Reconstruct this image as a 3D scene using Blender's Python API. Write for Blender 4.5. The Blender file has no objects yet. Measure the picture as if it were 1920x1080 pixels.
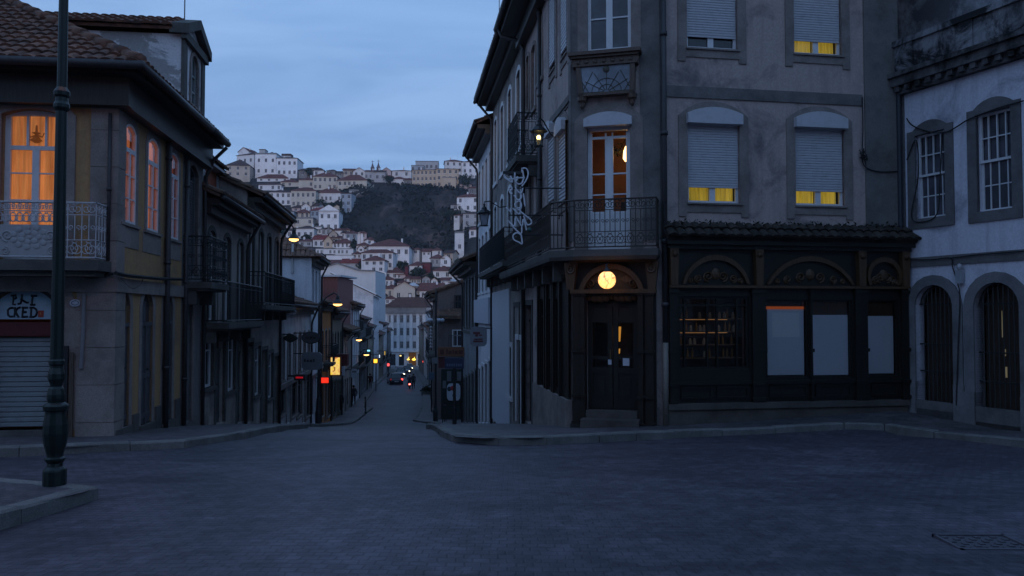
import bpy, math, random
from math import sin, cos, tan, pi, radians, atan, sqrt
from mathutils import Vector, Matrix
R = random.Random(7)
SC = bpy.context.scene
COL = SC.collection
CAMZ = 1.6
FOC, CX, CY, PITCH = 1500.0, 960.0, 540.0, atan(50 / 1500)
V = Vector

# ---------------------------------------------------------------- photograph pixel -> place
def ray(px, py):
    a, b = (px - CX) / FOC, (CY - py) / FOC
    return V((a, cos(PITCH) - b * sin(PITCH), sin(PITCH) + b * cos(PITCH)))
def at(px, py, Y):
    d = ray(px, py); t = Y / d.y
    return V((d.x * t, Y, CAMZ + d.z * t))

# ---------------------------------------------------------------- ground profile (drop below the eye)
PROF = [(-60, 1.1), (0, 1.45), (5, 1.62), (8, 1.77), (11.2, 1.98), (14, 2.17), (16.5, 2.40), (19, 2.72), (24, 3.36), (30, 4.2),
        (44, 6.05), (50, 6.75), (60, 7.5), (80, 8.3), (104, 9.05), (142, 10.9), (180, 12.8), (240, 15.2), (300, 16)]
def _lin(t, x):
    if x <= t[0][0]: return t[0][1]
    for (a, b), (c, d) in zip(t, t[1:]):
        if x <= c: return b + (d - b) * (x - a) / (c - a)
    return t[-1][1]
def gz(y):
    w = 0.6 + 0.03 * abs(y)
    return CAMZ - sum(_lin(PROF, y + k * w / 2) for k in (-2, -1, 0, 1, 2)) / 5

def gx(x, y):
    t = min(1, max(0, (y - 14.6) / 2.0)); t = t * t * (3 - 2 * t); u = min(1, max(0, (24 - y) / 4))
    return gz(y) + .05 * max(0, x - 1.5) * t * u

# ---------------------------------------------------------------- mesh builder
class MB:
    def __init__(s): s.v, s.f = [], []
    def add(s, pts, faces):
        o = len(s.v); s.v += [tuple(p) for p in pts]; s.f += [tuple(i + o for i in f) for f in faces]
    def poly(s, pts): s.add(pts, [tuple(range(len(pts)))])
    def box8(s, p):   # p: 4 bottom (ccw) + 4 top
        s.add(p, [(3, 2, 1, 0), (4, 5, 6, 7), (0, 1, 5, 4), (1, 2, 6, 5), (2, 3, 7, 6), (3, 0, 4, 7)])
    def box(s, x0, x1, y0, y1, z0, z1):
        s.box8([(x0, y0, z0), (x1, y0, z0), (x1, y1, z0), (x0, y1, z0), (x0, y0, z1), (x1, y0, z1), (x1, y1, z1), (x0, y1, z1)])
    def prism(s, bottom, top):
        n = len(bottom)
        s.add(list(bottom) + list(top), [tuple(range(n - 1, -1, -1)), tuple(range(n, 2 * n))] + [(i, (i + 1) % n, n + (i + 1) % n, n + i) for i in range(n)])
    def tube(s, path, r, n=6, cap=True):
        path = [V(p) for p in path]; m = len(path)
        rr = r if isinstance(r, (list, tuple)) else [r] * m
        pts, fs = [], []; last = None
        for i, p in enumerate(path):
            t = (path[min(i + 1, m - 1)] - path[max(i - 1, 0)])
            if t.length < 1e-9: t = V((0, 0, 1))
            t.normalize()
            ref = last if last is not None else (V((0, 0, 1)) if abs(t.z) < .9 else V((1, 0, 0)))
            a = ref - t * ref.dot(t)
            if a.length < 1e-6: a = t.orthogonal()
            a.normalize(); b = t.cross(a); last = a
            for k in range(n):
                th = 2 * pi * k / n
                pts.append(p + (a * cos(th) + b * sin(th)) * rr[i])
        for i in range(m - 1):
            for k in range(n):
                fs.append((i * n + k, i * n + (k + 1) % n, (i + 1) * n + (k + 1) % n, (i + 1) * n + k))
        if cap:
            fs.append(tuple(range(n - 1, -1, -1))); fs.append(tuple(range((m - 1) * n, m * n)))
        s.add(pts, fs)
    def lathe(s, prof, c=(0, 0, 0), n=16):
        pts, fs = [], []
        for r, z in prof:
            for k in range(n):
                pts.append((c[0] + r * cos(2 * pi * k / n), c[1] + r * sin(2 * pi * k / n), c[2] + z))
        for i in range(len(prof) - 1):
            for k in range(n):
                fs.append((i * n + k, i * n + (k + 1) % n, (i + 1) * n + (k + 1) % n, (i + 1) * n + k))
        fs.append(tuple(range(n - 1, -1, -1))); fs.append(tuple(range((len(prof) - 1) * n, len(prof) * n)))
        s.add(pts, fs)
    def ball(s, c, r, n=10, sq=(1, 1, 1)):
        prof = [(max(.001, sin(pi * i / n)), -cos(pi * i / n)) for i in range(n + 1)]
        o = len(s.v); s.lathe(prof, (0, 0, 0), n * 2 if n < 8 else n + 6)
        for i in range(o, len(s.v)):
            p = s.v[i]; s.v[i] = (c[0] + p[0] * r * sq[0], c[1] + p[1] * r * sq[1], c[2] + p[2] * r * sq[2])
    def build(s, name, mat, parent=None, smooth=False, **tags):
        me = bpy.data.meshes.new(name)
        off = V((0, 0, 0))
        if parent is not None:
            q = parent
            off = V(q['_o'])
        me.from_pydata([(p[0] - off.x, p[1] - off.y, p[2] - off.z) for p in s.v], [], s.f)
        if isinstance(mat, (list, tuple)):
            for m in mat: me.materials.append(m)
        elif mat: me.materials.append(mat)
        if smooth:
            for p in me.polygons: p.use_smooth = True
        me.update()
        o = bpy.data.objects.new(name, me); COL.objects.link(o)
        o['_o'] = tuple(off)
        if parent is not None: o.parent = parent
        for k, v in tags.items(): o[k] = v
        return o

def thing(name, label, cat, loc=(0, 0, 0), group=None):
    o = bpy.data.objects.new(name, None); COL.objects.link(o)
    o.location = loc; o.empty_display_size = .2
    o['_o'] = tuple(loc); o['label'] = label; o['category'] = cat
    if group: o['group'] = group
    return o
def single(mb, name, mat, label, cat, loc=(0, 0, 0), group=None, smooth=False):
    """a thing that is one mesh, its origin at loc"""
    me = bpy.data.meshes.new(name); loc = V(loc)
    me.from_pydata([(p[0] - loc.x, p[1] - loc.y, p[2] - loc.z) for p in mb.v], [], mb.f)
    if isinstance(mat, (list, tuple)):
        for m in mat: me.materials.append(m)
    else: me.materials.append(mat)
    if smooth:
        for p in me.polygons: p.use_smooth = True
    o = bpy.data.objects.new(name, me); COL.objects.link(o); o.location = loc
    o['_o'] = tuple(loc); o['label'] = label; o['category'] = cat
    if group: o['group'] = group
    return o
def structure(mb, name, mat, smooth=False):
    o = mb.build(name, mat, None, smooth); o['kind'] = 'structure'; return o
def dup(root, loc, label=None, rotz=None):
    r = root.copy(); COL.objects.link(r); r.location = loc
    if rotz is not None: r.rotation_euler = (0, 0, rotz)
    if label: r['label'] = label
    for ch in list(root.children):
        c = ch.copy(); COL.objects.link(c); c.parent = r
        for g in list(ch.children):
            d = g.copy(); COL.objects.link(d); d.parent = c
    return r

# ---------------------------------------------------------------- facade plane
class Fac:
    """vertical plane; s runs left to right as seen from outside, d is out of the wall"""
    def __init__(s, a, b):
        s.o = V((a[0], a[1])); u = V((b[0] - a[0], b[1] - a[1])); s.L = u.length; s.u = u.normalized()
        s.n = V((s.u.y, -s.u.x))
    def p(s, S, z, d=0.0):
        q = s.o + s.u * S + s.n * d
        return V((q.x, q.y, z))
    def hit(s, px, py, d=0.0):
        r = ray(px, py); o = s.o + s.n * d
        t = o.dot(s.n) / (r.x * s.n.x + r.y * s.n.y)
        q = V((r.x * t, r.y * t)) - o
        return q.dot(s.u), CAMZ + r.z * t
    def S(s, px, py=590, d=0.0): return s.hit(px, py, d)[0]
    def Z(s, px, py, d=0.0): return s.hit(px, py, d)[1]
    def rect(s, x0, x1, y0, y1, d=0.0):
        a, b = s.S(x0, 590, d), s.S(x1, 590, d); c = (x0 + x1) / 2
        return a, b, s.Z(c, y1, d), s.Z(c, y0, d)
    def box(s, mb, s0, s1, z0, z1, d0, d1):
        mb.box8([s.p(s0, z0, d1), s.p(s1, z0, d1), s.p(s1, z0, d0), s.p(s0, z0, d0),
                 s.p(s0, z1, d1), s.p(s1, z1, d1), s.p(s1, z1, d0), s.p(s0, z1, d0)])
    def extr(s, mb, pts, d0, d1):
        """pts: (s,z) counter-clockwise seen from outside"""
        n = len(pts)
        f = [s.p(a, z, d1) for a, z in pts] + [s.p(a, z, d0) for a, z in pts]
        mb.add(f, [tuple(range(n)), tuple(range(2 * n - 1, n - 1, -1))] + [(i, n + i, n + (i + 1) % n, (i + 1) % n) for i in range(n)])
    def quad(s, mb, s0, s1, z0, z1, d):
        mb.poly([s.p(s0, z0, d), s.p(s1, z0, d), s.p(s1, z1, d), s.p(s0, z1, d)])

def arc(s0, s1, zs, rise, n=10):
    """arch points from right spring to left spring over the top"""
    w = (s1 - s0) / 2; c = (s0 + s1) / 2
    if rise <= 0: return [(s1, zs), (s0, zs)]
    rad = (w * w + rise * rise) / (2 * rise); cz = zs + rise - rad
    a = math.asin(min(1, w / rad))
    if rise > w: a = pi - a
    return [(c + rad * sin(a - 2 * a * i / n), cz + rad * cos(a - 2 * a * i / n)) for i in range(n + 1)]

def wall(mb, F, s0, s1, z0, z1, holes, rev=.2, d=0.0):
    """front face with openings (s0,s1,z0,z1,arch) and their reveals"""
    ss = sorted({s0, s1} | {min(max(h[k], s0), s1) for h in holes for k in (0, 1)})
    zs = sorted({z0, z1} | {min(max(h[k], z0), z1) for h in holes for k in (2, 3)})
    for a, b in zip(ss, ss[1:]):
        for c, e in zip(zs, zs[1:]):
            m, q = (a + b) / 2, (c + e) / 2
            if b - a < 1e-6 or e - c < 1e-6: continue
            if any(h[0] < m < h[1] and h[2] < q < h[3] for h in holes): continue
            F.quad(mb, a, b, c, e, d)
    for h in holes:
        a, b, c, e, r = h
        sp = e - r
        if r > 0:
            A = arc(a, b, sp, r)
            half = len(A) // 2
            for i in range(half):       # right spandrel then left
                mb.poly([F.p(A[i][0], A[i][1], d), F.p(b, A[i][1], d) if i else F.p(b, sp + 1e-5, d), F.p(b, A[i + 1][1], d), F.p(A[i + 1][0], A[i + 1][1], d)])
            for i in range(half, len(A) - 1):
                mb.poly([F.p(A[i][0], A[i][1], d), F.p(a, A[i][1], d), F.p(a, A[i + 1][1], d), F.p(A[i + 1][0], A[i + 1][1], d)])
            top = A
        else: top = [(b, e), (a, e)]
        loop = [(a, c), (b, c)] + top
        for i in range(len(loop)):
            p, q = loop[i], loop[(i + 1) % len(loop)]
            mb.poly([F.p(p[0], p[1], d), F.p(q[0], q[1], d), F.p(q[0], q[1], d - rev), F.p(p[0], p[1], d - rev)])

def shell(mb, foot, z0, z1, skip=()):
    n = len(foot)
    for i in range(n):
        if i in skip: continue
        a, b = foot[i], foot[(i + 1) % n]
        mb.poly([(a[0], a[1], z0), (b[0], b[1], z0), (b[0], b[1], z1), (a[0], a[1], z1)])
    mb.poly([(p[0], p[1], z1) for p in foot])

def surround(mb, F, s0, s1, z0, z1, arch, w, d0, d1, sill=True, wt=None):
    """stone band round an opening"""
    wt = wt or w
    F.box(mb, s0 - w, s0, z0, z1 - arch, d0, d1); F.box(mb, s1, s1 + w, z0, z1 - arch, d0, d1)
    if arch > 0:
        I = arc(s0, s1, z1 - arch, arch); O = arc(s0 - w, s1 + w, z1 - arch, arch + wt)
        for i in range(len(I) - 1):
            F.extr(mb, [I[i], O[i], O[i + 1], I[i + 1]], d0, d1)
    else: F.box(mb, s0 - w, s1 + w, z1, z1 + wt, d0, d1)
    if sill: F.box(mb, s0 - w - .03, s1 + w + .03, z0 - w * .8, z0, d0, d1 + .03)

def frame(mb, F, s0, s1, z0, z1, arch, d0, d1, fw=.06, mw=.03, vs=(), hs=()):
    """sash frame with bars: vs at fractions across, hs at fractions of height"""
    F.box(mb, s0, s0 + fw, z0, z1 - arch, d0, d1); F.box(mb, s1 - fw, s1, z0, z1 - arch, d0, d1)
    F.box(mb, s0 + fw, s1 - fw, z0, z0 + fw, d0, d1)
    if arch > 0:
        O = arc(s0, s1, z1 - arch, arch); I = arc(s0 + fw, s1 - fw, z1 - arch, max(.01, arch - fw))
        for i in range(len(I) - 1): F.extr(mb, [I[i], O[i], O[i + 1], I[i + 1]], d0, d1)
    else: F.box(mb, s0 + fw, s1 - fw, z1 - fw, z1, d0, d1)
    h = z1 - z0; w = s1 - s0
    for e in hs:
        f, t = e if isinstance(e, tuple) else (e, mw)
        F.box(mb, s0 + fw, s1 - fw, z0 + h * f - t / 2, z0 + h * f + t / 2, d0 + .004, d1 - .004)
    for e in vs:
        f, t = (e[0], e[1]) if isinstance(e, tuple) else (e, mw)
        a = e[2] if isinstance(e, tuple) and len(e) > 2 else 0; b = e[3] if isinstance(e, tuple) and len(e) > 3 else 1
        zt = min(z0 + h * b, z1 - fw * .5) if b < 1 else z1 - fw * .6 - (arch * .15 if abs(f - .5) < .2 else arch * .5)
        F.box(mb, s0 + w * f - t / 2, s0 + w * f + t / 2, z0 + (fw if a == 0 else h * a), zt, d0 + .002, d1 - .002)

def pane_mb(F, s0, s1, z0, z1, arch, d):
    mb = MB()
    A = arc(s0, s1, z1 - arch, arch) if arch > 0 else [(s1, z1), (s0, z1)]
    mb.poly([F.p(a, z, d) for a, z in [(s0, z0), (s1, z0)] + A])
    return mb

def curtain_mb(F, s0, s1, z0, z1, d, amp=.02, wave=.12, seed=0):
    rr = random.Random(seed); mb = MB(); n = max(8, int((s1 - s0) / .015)); ph = rr.random() * 6
    pts = []
    for i in range(n + 1):
        S = s0 + (s1 - s0) * i / n
        o = amp * (sin(2 * pi * S / wave + ph) + .6 * sin(2 * pi * S / (wave * .41) + ph * 2))
        pts += [F.p(S, z0, d + o), F.p(S, z1, d + o)]
    mb.add(pts, [(2 * i, 2 * i + 2, 2 * i + 3, 2 * i + 1) for i in range(n)])
    return mb

def slats_mb(F, s0, s1, z0, z1, d, h=.05, proud=.012):
    mb = MB(); z = z0; n = max(1, round((z1 - z0) / h)); h = (z1 - z0) / n
    for i in range(n):
        z = z0 + i * h
        q = [(z, d), (z + h * .12, d + proud), (z + h * .75, d + proud), (z + h * .92, d), (z + h, d)]
        for (a, e), (b, f) in zip(q, q[1:]):
            mb.poly([F.p(s0, a, e), F.p(s1, a, e), F.p(s1, b, f), F.p(s0, b, f)])
    return mb

def tiles(mb, P0, P1, up, Rl, la=0, lb=0, pitch=.21, row=.33, seg=5, thick=.06, jit=.012, rng=R, clipl=0):
    """barrel tiles on a slope: eave P0->P1, unit up-slope vector, slope length, hip insets at both ends"""
    P0, P1, up = V(P0), V(P1), V(up).normalized(); e = P1 - P0; L = e.length; e.normalize()
    nrm = e.cross(up).normalized()
    if nrm.z < 0: nrm = -nrm
    n = max(1, round(L / pitch)); w = L / n
    for i in range(n):
        a = (i + .5) * w; tm = Rl
        if la: tm = min(tm, Rl * a / la)
        if lb: tm = min(tm, Rl * (L - a) / lb)
        t = 0.0; r = 0
        while t < tm - .04:
            t1 = min(t + row * 1.1, tm + .05)
            j = rng.uniform(-jit, jit); l0 = .045 + rng.uniform(0, jit); l1 = .012
            pts = []
            for tt, lift, ww in ((t - (.05 if r == 0 else 0), l0, w * .56), (t1, l1, w * .46)):
                for k in range(seg + 1):
                    th = pi * k / seg
                    pts.append(P0 + e * (a + j - cos(th) * ww) + up * tt + nrm * (sin(th) * w * .36 + lift))
            m = seg + 1
            fs = [(k, k + 1, m + k + 1, m + k) for k in range(seg)]
            fs.append(tuple(range(seg, -1, -1)))
            mb.add(pts, fs)
            t += row; r += 1
    # deck under the tiles
    q = [P0, P1, P1 + up * Rl - e * lb, P0 + up * Rl + e * la]
    mb.prism([p - nrm * thick for p in q], [p + nrm * .01 for p in q])

# iron scroll work -------------------------------------------------------------
def spiral(c, r0, r1, a0, turns, n=14):
    return [(c[0] + (r0 + (r1 - r0) * i / n) * cos(a0 + turns * 2 * pi * i / n), c[1] + (r0 + (r1 - r0) * i / n) * sin(a0 + turns * 2 * pi * i / n)) for i in range(n + 1)]
def railing(mb, F, s0, s1, z0, z1, d, step=.12, scroll=True, r=.008, n=4):
    L = s1 - s0
    def T(pts, rad=r): mb.tube([F.p(a, z, d) for a, z in pts], rad, n, False)
    T([(s0, z1), (s1, z1)], r * 2); T([(s0, z0), (s1, z0)], r * 1.6)
    H = z1 - z0
    if not scroll:
        k = max(1, round(L / step))
        for i in range(k + 1): T([(s0 + L * i / k, z0), (s0 + L * i / k, z1)])
        T([(s0, z1 - .12), (s1, z1 - .12)])
        return
    k = max(1, round(L / (step * 2))); w = L / k
    T([(s0, z0 + H * .32), (s1, z0 + H * .32)]); T([(s0, z0 + H * .78), (s1, z0 + H * .78)])
    for i in range(k):
        c = s0 + w * (i + .5)
        T([(c - w / 2, z0), (c - w / 2, z1)]); T([(c, z0 + H * .32), (c, z0 + H * .78)])
        q = w * .2
        for zz, hh in ((z0 + H * .16, H * .13), (z0 + H * .89, H * .09)):
            for sg in (-1, 1):
                T(spiral((c + sg * q, zz), hh, hh * .2, pi / 2 if sg > 0 else pi / 2, sg * 1.4, 12), r * .85)
        for sg in (-1, 1):
            T(spiral((c + sg * w * .25, z0 + H * .55), w * .2, w * .06, -pi / 2, sg * 1.2, 10), r * .7)
    T([(s1, z0), (s1, z1)])
# ---------------------------------------------------------------- materials
class N:
    def __init__(s, name):
        s.m = bpy.data.materials.new(name); s.m.use_nodes = True
        s.t = s.m.node_tree; s.b = s.t.nodes['Principled BSDF']; s.out = s.t.nodes['Material Output']
        s.pos = None
    def n(s, typ, **kw):
        x = s.t.nodes.new(typ)
        for k, v in kw.items():
            if k.startswith('i_'):
                key = k[2:]; x.inputs[int(key) if key.isdigit() else key.replace('_', ' ')].default_value = v
            else: setattr(x, k, v)
        return x
    def l(s, a, b): s.t.links.new(a, b)
    def P(s):
        if s.pos is None: s.pos = s.n('ShaderNodeNewGeometry').outputs['Position']
        return s.pos
    def scaled(s, v):
        x = s.n('ShaderNodeMapping'); x.inputs['Scale'].default_value = v; s.l(s.P(), x.inputs['Vector']); return x.outputs['Vector']
    def noise(s, scale, detail=4, rough=.6, vec=None, dist=0):
        x = s.n('ShaderNodeTexNoise'); x.inputs['Scale'].default_value = scale; x.inputs['Detail'].default_value = detail
        x.inputs['Roughness'].default_value = rough; x.inputs['Distortion'].default_value = dist
        s.l(vec or s.P(), x.inputs['Vector']); return x.outputs['Fac']
    def ramp(s, fac, a, b, ca=(0, 0, 0, 1), cb=(1, 1, 1, 1)):
        x = s.n('ShaderNodeValToRGB'); e = x.color_ramp.elements
        e[0].position, e[1].position = a, b; e[0].color, e[1].color = ca, cb
        s.l(fac, x.inputs['Fac']); return x.outputs['Color']
    def mix(s, fac, a, b, mode='MIX'):
        x = s.n('ShaderNodeMix', data_type='RGBA', blend_type=mode)
        for sock, v in ((x.inputs['Factor'], fac), (x.inputs[6], a), (x.inputs[7], b)):
            if isinstance(v, (int, float)): sock.default_value = v
            elif isinstance(v, (tuple, list)): sock.default_value = (*v[:3], 1)
            else: s.l(v, sock)
        return x.outputs[2]
    def bump(s, h, st=.3, dist=.02):
        x = s.n('ShaderNodeBump'); x.inputs['Strength'].default_value = st; x.inputs['Distance'].default_value = dist
        s.l(h, x.inputs['Height']); s.l(x.outputs['Normal'], s.b.inputs['Normal'])
    def col(s, c):
        if isinstance(c, (tuple, list)): s.b.inputs['Base Color'].default_value = (*c[:3], 1)
        else: s.l(c, s.b.inputs['Base Color'])
    def set(s, rough=.8, metal=0, spec=.3):
        s.b.inputs['Roughness'].default_value = rough; s.b.inputs['Metallic'].default_value = metal
        s.b.inputs['Specular IOR Level'].default_value = spec
_M = {}
def memo(f):
    def g(*a, **k):
        key = (f.__name__, a, tuple(sorted(k.items())))
        if key not in _M: _M[key] = f(*a, **k)
        return _M[key]
    return g
def dk(c, k): return tuple(x * k for x in c)
@memo
def plaster(name, c, stain=None, lo=.52, hi=.7, sc=.9, streak=True, bump=.25):
    m = N(name); stain = stain or dk(c, .62)
    big = m.ramp(m.noise(sc, 8, .68, dist=.6), lo, hi)
    base = m.mix(big, c, stain)
    if streak:
        st = m.ramp(m.noise(1.0, 5, .6, m.scaled((4.5, 4.5, .35))), .5, .8)
        base = m.mix(m.ramp(st, 0, 1, (0, 0, 0, 1), (.45, .45, .45, 1)), base, dk(stain, .8))
    fine = m.ramp(m.noise(22, 6, .7), .3, .75, (.8, .8, .8, 1), (1.12, 1.12, 1.12, 1))
    m.col(m.mix(1.0, base, fine, 'MULTIPLY')); m.set(.9, 0, .15)
    m.bump(m.noise(30, 6, .7), bump, .01); return m.m
@memo
def stone(name, c, sc=1.0):
    m = N(name)
    sp = m.ramp(m.noise(90 * sc, 3, .8), .35, .65, (*dk(c, .65), 1), (*dk(c, 1.25), 1))
    m.col(m.mix(m.ramp(m.noise(1.7, 7, .7), .42, .72), sp, dk(c, .5))); m.set(.85, 0, .2)
    m.bump(m.noise(35, 5, .7), .35, .012); return m.m
@memo
def paint(name, c, rough=.5, wear=.12):
    m = N(name)
    m.col(m.mix(m.ramp(m.noise(7, 6, .7), .5, .75, (0, 0, 0, 1), (wear * 4,) * 3 + (1,)), c, dk(c, .6)))
    m.set(rough, 0, .4); m.bump(m.noise(45, 4, .6), .08, .006); return m.m
@memo
def wood(name, c):
    m = N(name)
    g = m.noise(3, 6, .6, m.scaled((14, 14, 1.2)))
    m.col(m.mix(m.ramp(g, .3, .75), dk(c, .55), dk(c, 1.3))); m.set(.45, 0, .4); m.bump(g, .25, .01); return m.m
@memo
def metal(name, c, rough=.5, mt=.3):
    m = N(name)
    m.col(m.mix(m.ramp(m.noise(14, 6, .7), .52, .72), c, dk(c, .5))); m.set(rough, mt, .5)
    m.bump(m.noise(60, 4, .6), .12, .004); return m.m
@memo
def rooftile(name, c, c2=None, sc=4.5):
    m = N(name); c2 = c2 or dk(c, .45)
    v = m.n('ShaderNodeTexVoronoi'); v.inputs['Scale'].default_value = sc; m.l(m.P(), v.inputs['Vector'])
    per = m.ramp(v.outputs['Color'], .2, .8, (*dk(c, .7), 1), (*dk(c, 1.3), 1))
    li = m.ramp(m.noise(3.0, 8, .75), .45, .68)
    m.col(m.mix(li, per, c2)); m.set(.9, 0, .15); m.bump(m.noise(26, 5, .7), .4, .015); return m.m
@memo
def farroof(name, c):
    m = N(name)
    w = m.n('ShaderNodeTexWave', wave_type='BANDS', bands_direction='X'); w.inputs['Scale'].default_value = 1.3; w.inputs['Distortion'].default_value = 1.5
    m.l(m.P(), w.inputs['Vector'])
    base = m.mix(m.ramp(m.noise(.7, 8, .75), .4, .7), c, dk(c, .5))
    m.col(m.mix(1.0, base, m.ramp(w.outputs['Fac'], 0, 1, (.75, .75, .75, 1), (1.15, 1.15, 1.15, 1)), 'MULTIPLY'))
    m.set(.9, 0, .1); m.bump(w.outputs['Fac'], .6, .08); return m.m
@memo
def glass(name, c=(.012, .014, .018), rough=.08, spec=.5):
    m = N(name)
    m.col(m.mix(m.ramp(m.noise(1.6, 4, .6), .4, .7), c, dk(c, 2.2))); m.set(rough, 0, spec)
    m.bump(m.noise(2.2, 2, .5), .03, .05); return m.m
@memo
def clear(name, rough=.02):
    m = N(name); g = m.n('ShaderNodeBsdfGlossy'); g.inputs['Roughness'].default_value = rough
    t = m.n('ShaderNodeBsdfTransparent'); t.inputs['Color'].default_value = (.92, .94, .93, 1)
    f = m.n('ShaderNodeFresnel'); f.inputs['IOR'].default_value = 1.45
    x = m.n('ShaderNodeMixShader'); m.l(f.outputs[0], x.inputs[0]); m.l(t.outputs[0], x.inputs[1]); m.l(g.outputs[0], x.inputs[2])
    m.l(x.outputs[0], m.out.inputs['Surface']); return m.m
@memo
def litcloth(name, c, st, u, wave=.13, lo=.45):
    """lamp-lit curtain: folds across direction u let more or less light through"""
    m = N(name)
    d = m.n('ShaderNodeVectorMath', operation='DOT_PRODUCT'); m.l(m.P(), d.inputs[0]); d.inputs[1].default_value = (u[0], u[1], 0)
    sp = m.n('ShaderNodeSeparateXYZ'); m.l(m.P(), sp.inputs[0])
    cb = m.n('ShaderNodeCombineXYZ'); m.l(d.outputs['Value'], cb.inputs[0])
    mz = m.n('ShaderNodeMath', operation='MULTIPLY'); m.l(sp.outputs[2], mz.inputs[0]); mz.inputs[1].default_value = .06; m.l(mz.outputs[0], cb.inputs[1])
    n = m.noise(1 / wave, 5, .65, cb.outputs[0])
    k = m.ramp(n, .32, .68, (*dk(c, lo), 1), (*c, 1))
    m.col(dk(c, .6)); m.set(.9, 0, .1)
    m.l(k, m.b.inputs['Emission Color']); m.b.inputs['Emission Strength'].default_value = st; return m.m
@memo
def glow(name, c, st, base=None):
    m = N(name); m.col(base or c); m.set(.4, 0, .3)
    m.b.inputs['Emission Color'].default_value = (*c, 1); m.b.inputs['Emission Strength'].default_value = st; return m.m
@memo
def setts(name, c, c2, red=None):
    m = N(name)
    b = m.n('ShaderNodeTexBrick'); b.offset = .5
    wob = m.n('ShaderNodeTexNoise'); wob.inputs['Scale'].default_value = 2.2; wob.inputs['Detail'].default_value = 3; m.l(m.P(), wob.inputs['Vector'])
    ad = m.n('ShaderNodeVectorMath', operation='MULTIPLY_ADD'); m.l(wob.outputs['Color'], ad.inputs[0]); ad.inputs[1].default_value = (.07, .07, 0); m.l(m.P(), ad.inputs[2])
    m.l(ad.outputs[0], b.inputs['Vector'])
    for k, v in (('Scale', 1.0), ('Brick Width', .115), ('Row Height', .095), ('Mortar Size', .011), ('Mortar Smooth', .8), ('Bias', 0)): b.inputs[k].default_value = v
    b.inputs['Color1'].default_value = (*c, 1); b.inputs['Color2'].default_value = (*c2, 1); b.inputs['Mortar'].default_value = (*dk(c, .76), 1)
    big = m.ramp(m.noise(.33, 7, .68, dist=.8), .4, .68, (.62, .62, .64, 1), (1.2, 1.18, 1.15, 1))
    base = m.mix(1.0, b.outputs['Color'], big, 'MULTIPLY')
    mid = m.ramp(m.noise(5, 6, .75), .3, .7, (.62, .62, .62, 1), (1.3, 1.3, 1.3, 1))
    base = m.mix(1.0, base, mid, 'MULTIPLY')
    # worn tracks, sunken damp streaks and old patches
    st = m.ramp(m.noise(1.0, 6, .62, m.scaled((.16, 1.5, 1)), dist=.4), .56, .70, (1, 1, 1, 1), (.55, .55, .58, 1))
    base = m.mix(1.0, base, st, 'MULTIPLY')
    vo = m.n('ShaderNodeTexVoronoi'); vo.inputs['Scale'].default_value = .23; m.l(m.P(), vo.inputs['Vector'])
    base = m.mix(1.0, base, m.ramp(vo.outputs['Color'], .2, .8, (.84, .84, .86, 1), (1.1, 1.08, 1.06, 1)), 'MULTIPLY')
    gl = m.n('ShaderNodeTexVoronoi'); gl.inputs['Scale'].default_value = 7.5; m.l(m.P(), gl.inputs['Vector'])
    base = m.mix(1.0, base, m.ramp(gl.outputs['Color'], .1, .95, (.72, .72, .74, 1), (1.22, 1.2, 1.2, 1)), 'MULTIPLY')
    m.col(base); m.set(.62, 0, .4)
    h = m.mix(.45, b.outputs['Fac'], m.noise(14, 6, .75))
    iv = m.n('ShaderNodeInvert'); m.l(b.outputs['Fac'], iv.inputs['Color'])
    hh = m.mix(.6, iv.outputs[0], m.noise(9, 6, .8))
    m.bump(hh, .36, .02); return m.m
@memo
def leafy(name, c):
    m = N(name)
    m.col(m.mix(m.ramp(m.noise(.6, 6, .8), .35, .7), dk(c, .5), dk(c, 1.5))); m.set(.8, 0, .2); return m.m
@memo
def marble_glow(name):
    m = N(name)
    n = m.noise(9, 6, .6, dist=3.5)
    k = m.ramp(n, .46, .5, (1, .40, .09, 1), (1, .50, .16, 1))
    v = m.ramp(m.noise(6, 3, .5, dist=4), .495, .515, (1, 1, 1, 1), (1, 1, 1, 1))
    vein = m.n('ShaderNodeTexNoise'); vein.inputs['Scale'].default_value = 4.5; vein.inputs['Detail'].default_value = 2; m.l(m.P(), vein.inputs['Vector'])
    x = m.ramp(vein.outputs['Fac'], .47, .5, (1, 1, 1, 1), (.22, .12, .05, 1)); e = x.node.color_ramp.elements.new(.53); e.color = (1, 1, 1, 1)
    m.l(m.mix(1.0, k, x, 'MULTIPLY'), m.b.inputs['Emission Color']); m.b.inputs['Emission Strength'].default_value = GLOBE; m.col((.8, .6, .35)); return m.m
GLOBE = 2.1
M_granite = stone('granite', (.265, .222, .205))
M_granite_dark = stone('granite dark', (.11, .105, .1))
M_kerb = stone('kerb granite', (.17, .165, .16))
M_white = paint('white joinery', (.62, .61, .63))
M_shut = paint('grey shutter', (.50, .50, .53), .45)
M_iron = metal('dark iron', (.03, .032, .035), .5, .4)
M_ironpale = metal('pale painted iron', (.42, .42, .44), .6, .1)
M_pipe = metal('dark drainpipe', (.045, .042, .045), .55, .2)
M_glass = glass('dark window glass')
M_glass2 = glass('dark curtained glass', (.035, .036, .045), .12, .5)
M_clear = clear('clear glass')
M_shopwood = wood('dark green shop wood', (.0125, .0115, .009))
M_shopcarve = wood('dark brown carved wood', (.085, .046, .022))
M_doorwood = wood('dark door wood', (.017, .014, .012))
M_greydoor = wood('grey boarded door', (.075, .078, .085))
M_cable = paint('black cable', (.012, .012, .013), .7)
M_tile = rooftile('old clay tiles', (.17, .085, .06), (.055, .045, .042))
M_tile2 = rooftile('mossy clay tiles', (.13, .075, .055), (.05, .048, .04))
M_soffit = wood('dark eave boards', (.032, .026, .023))  # one very dark brown wood for all the eaves
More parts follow.
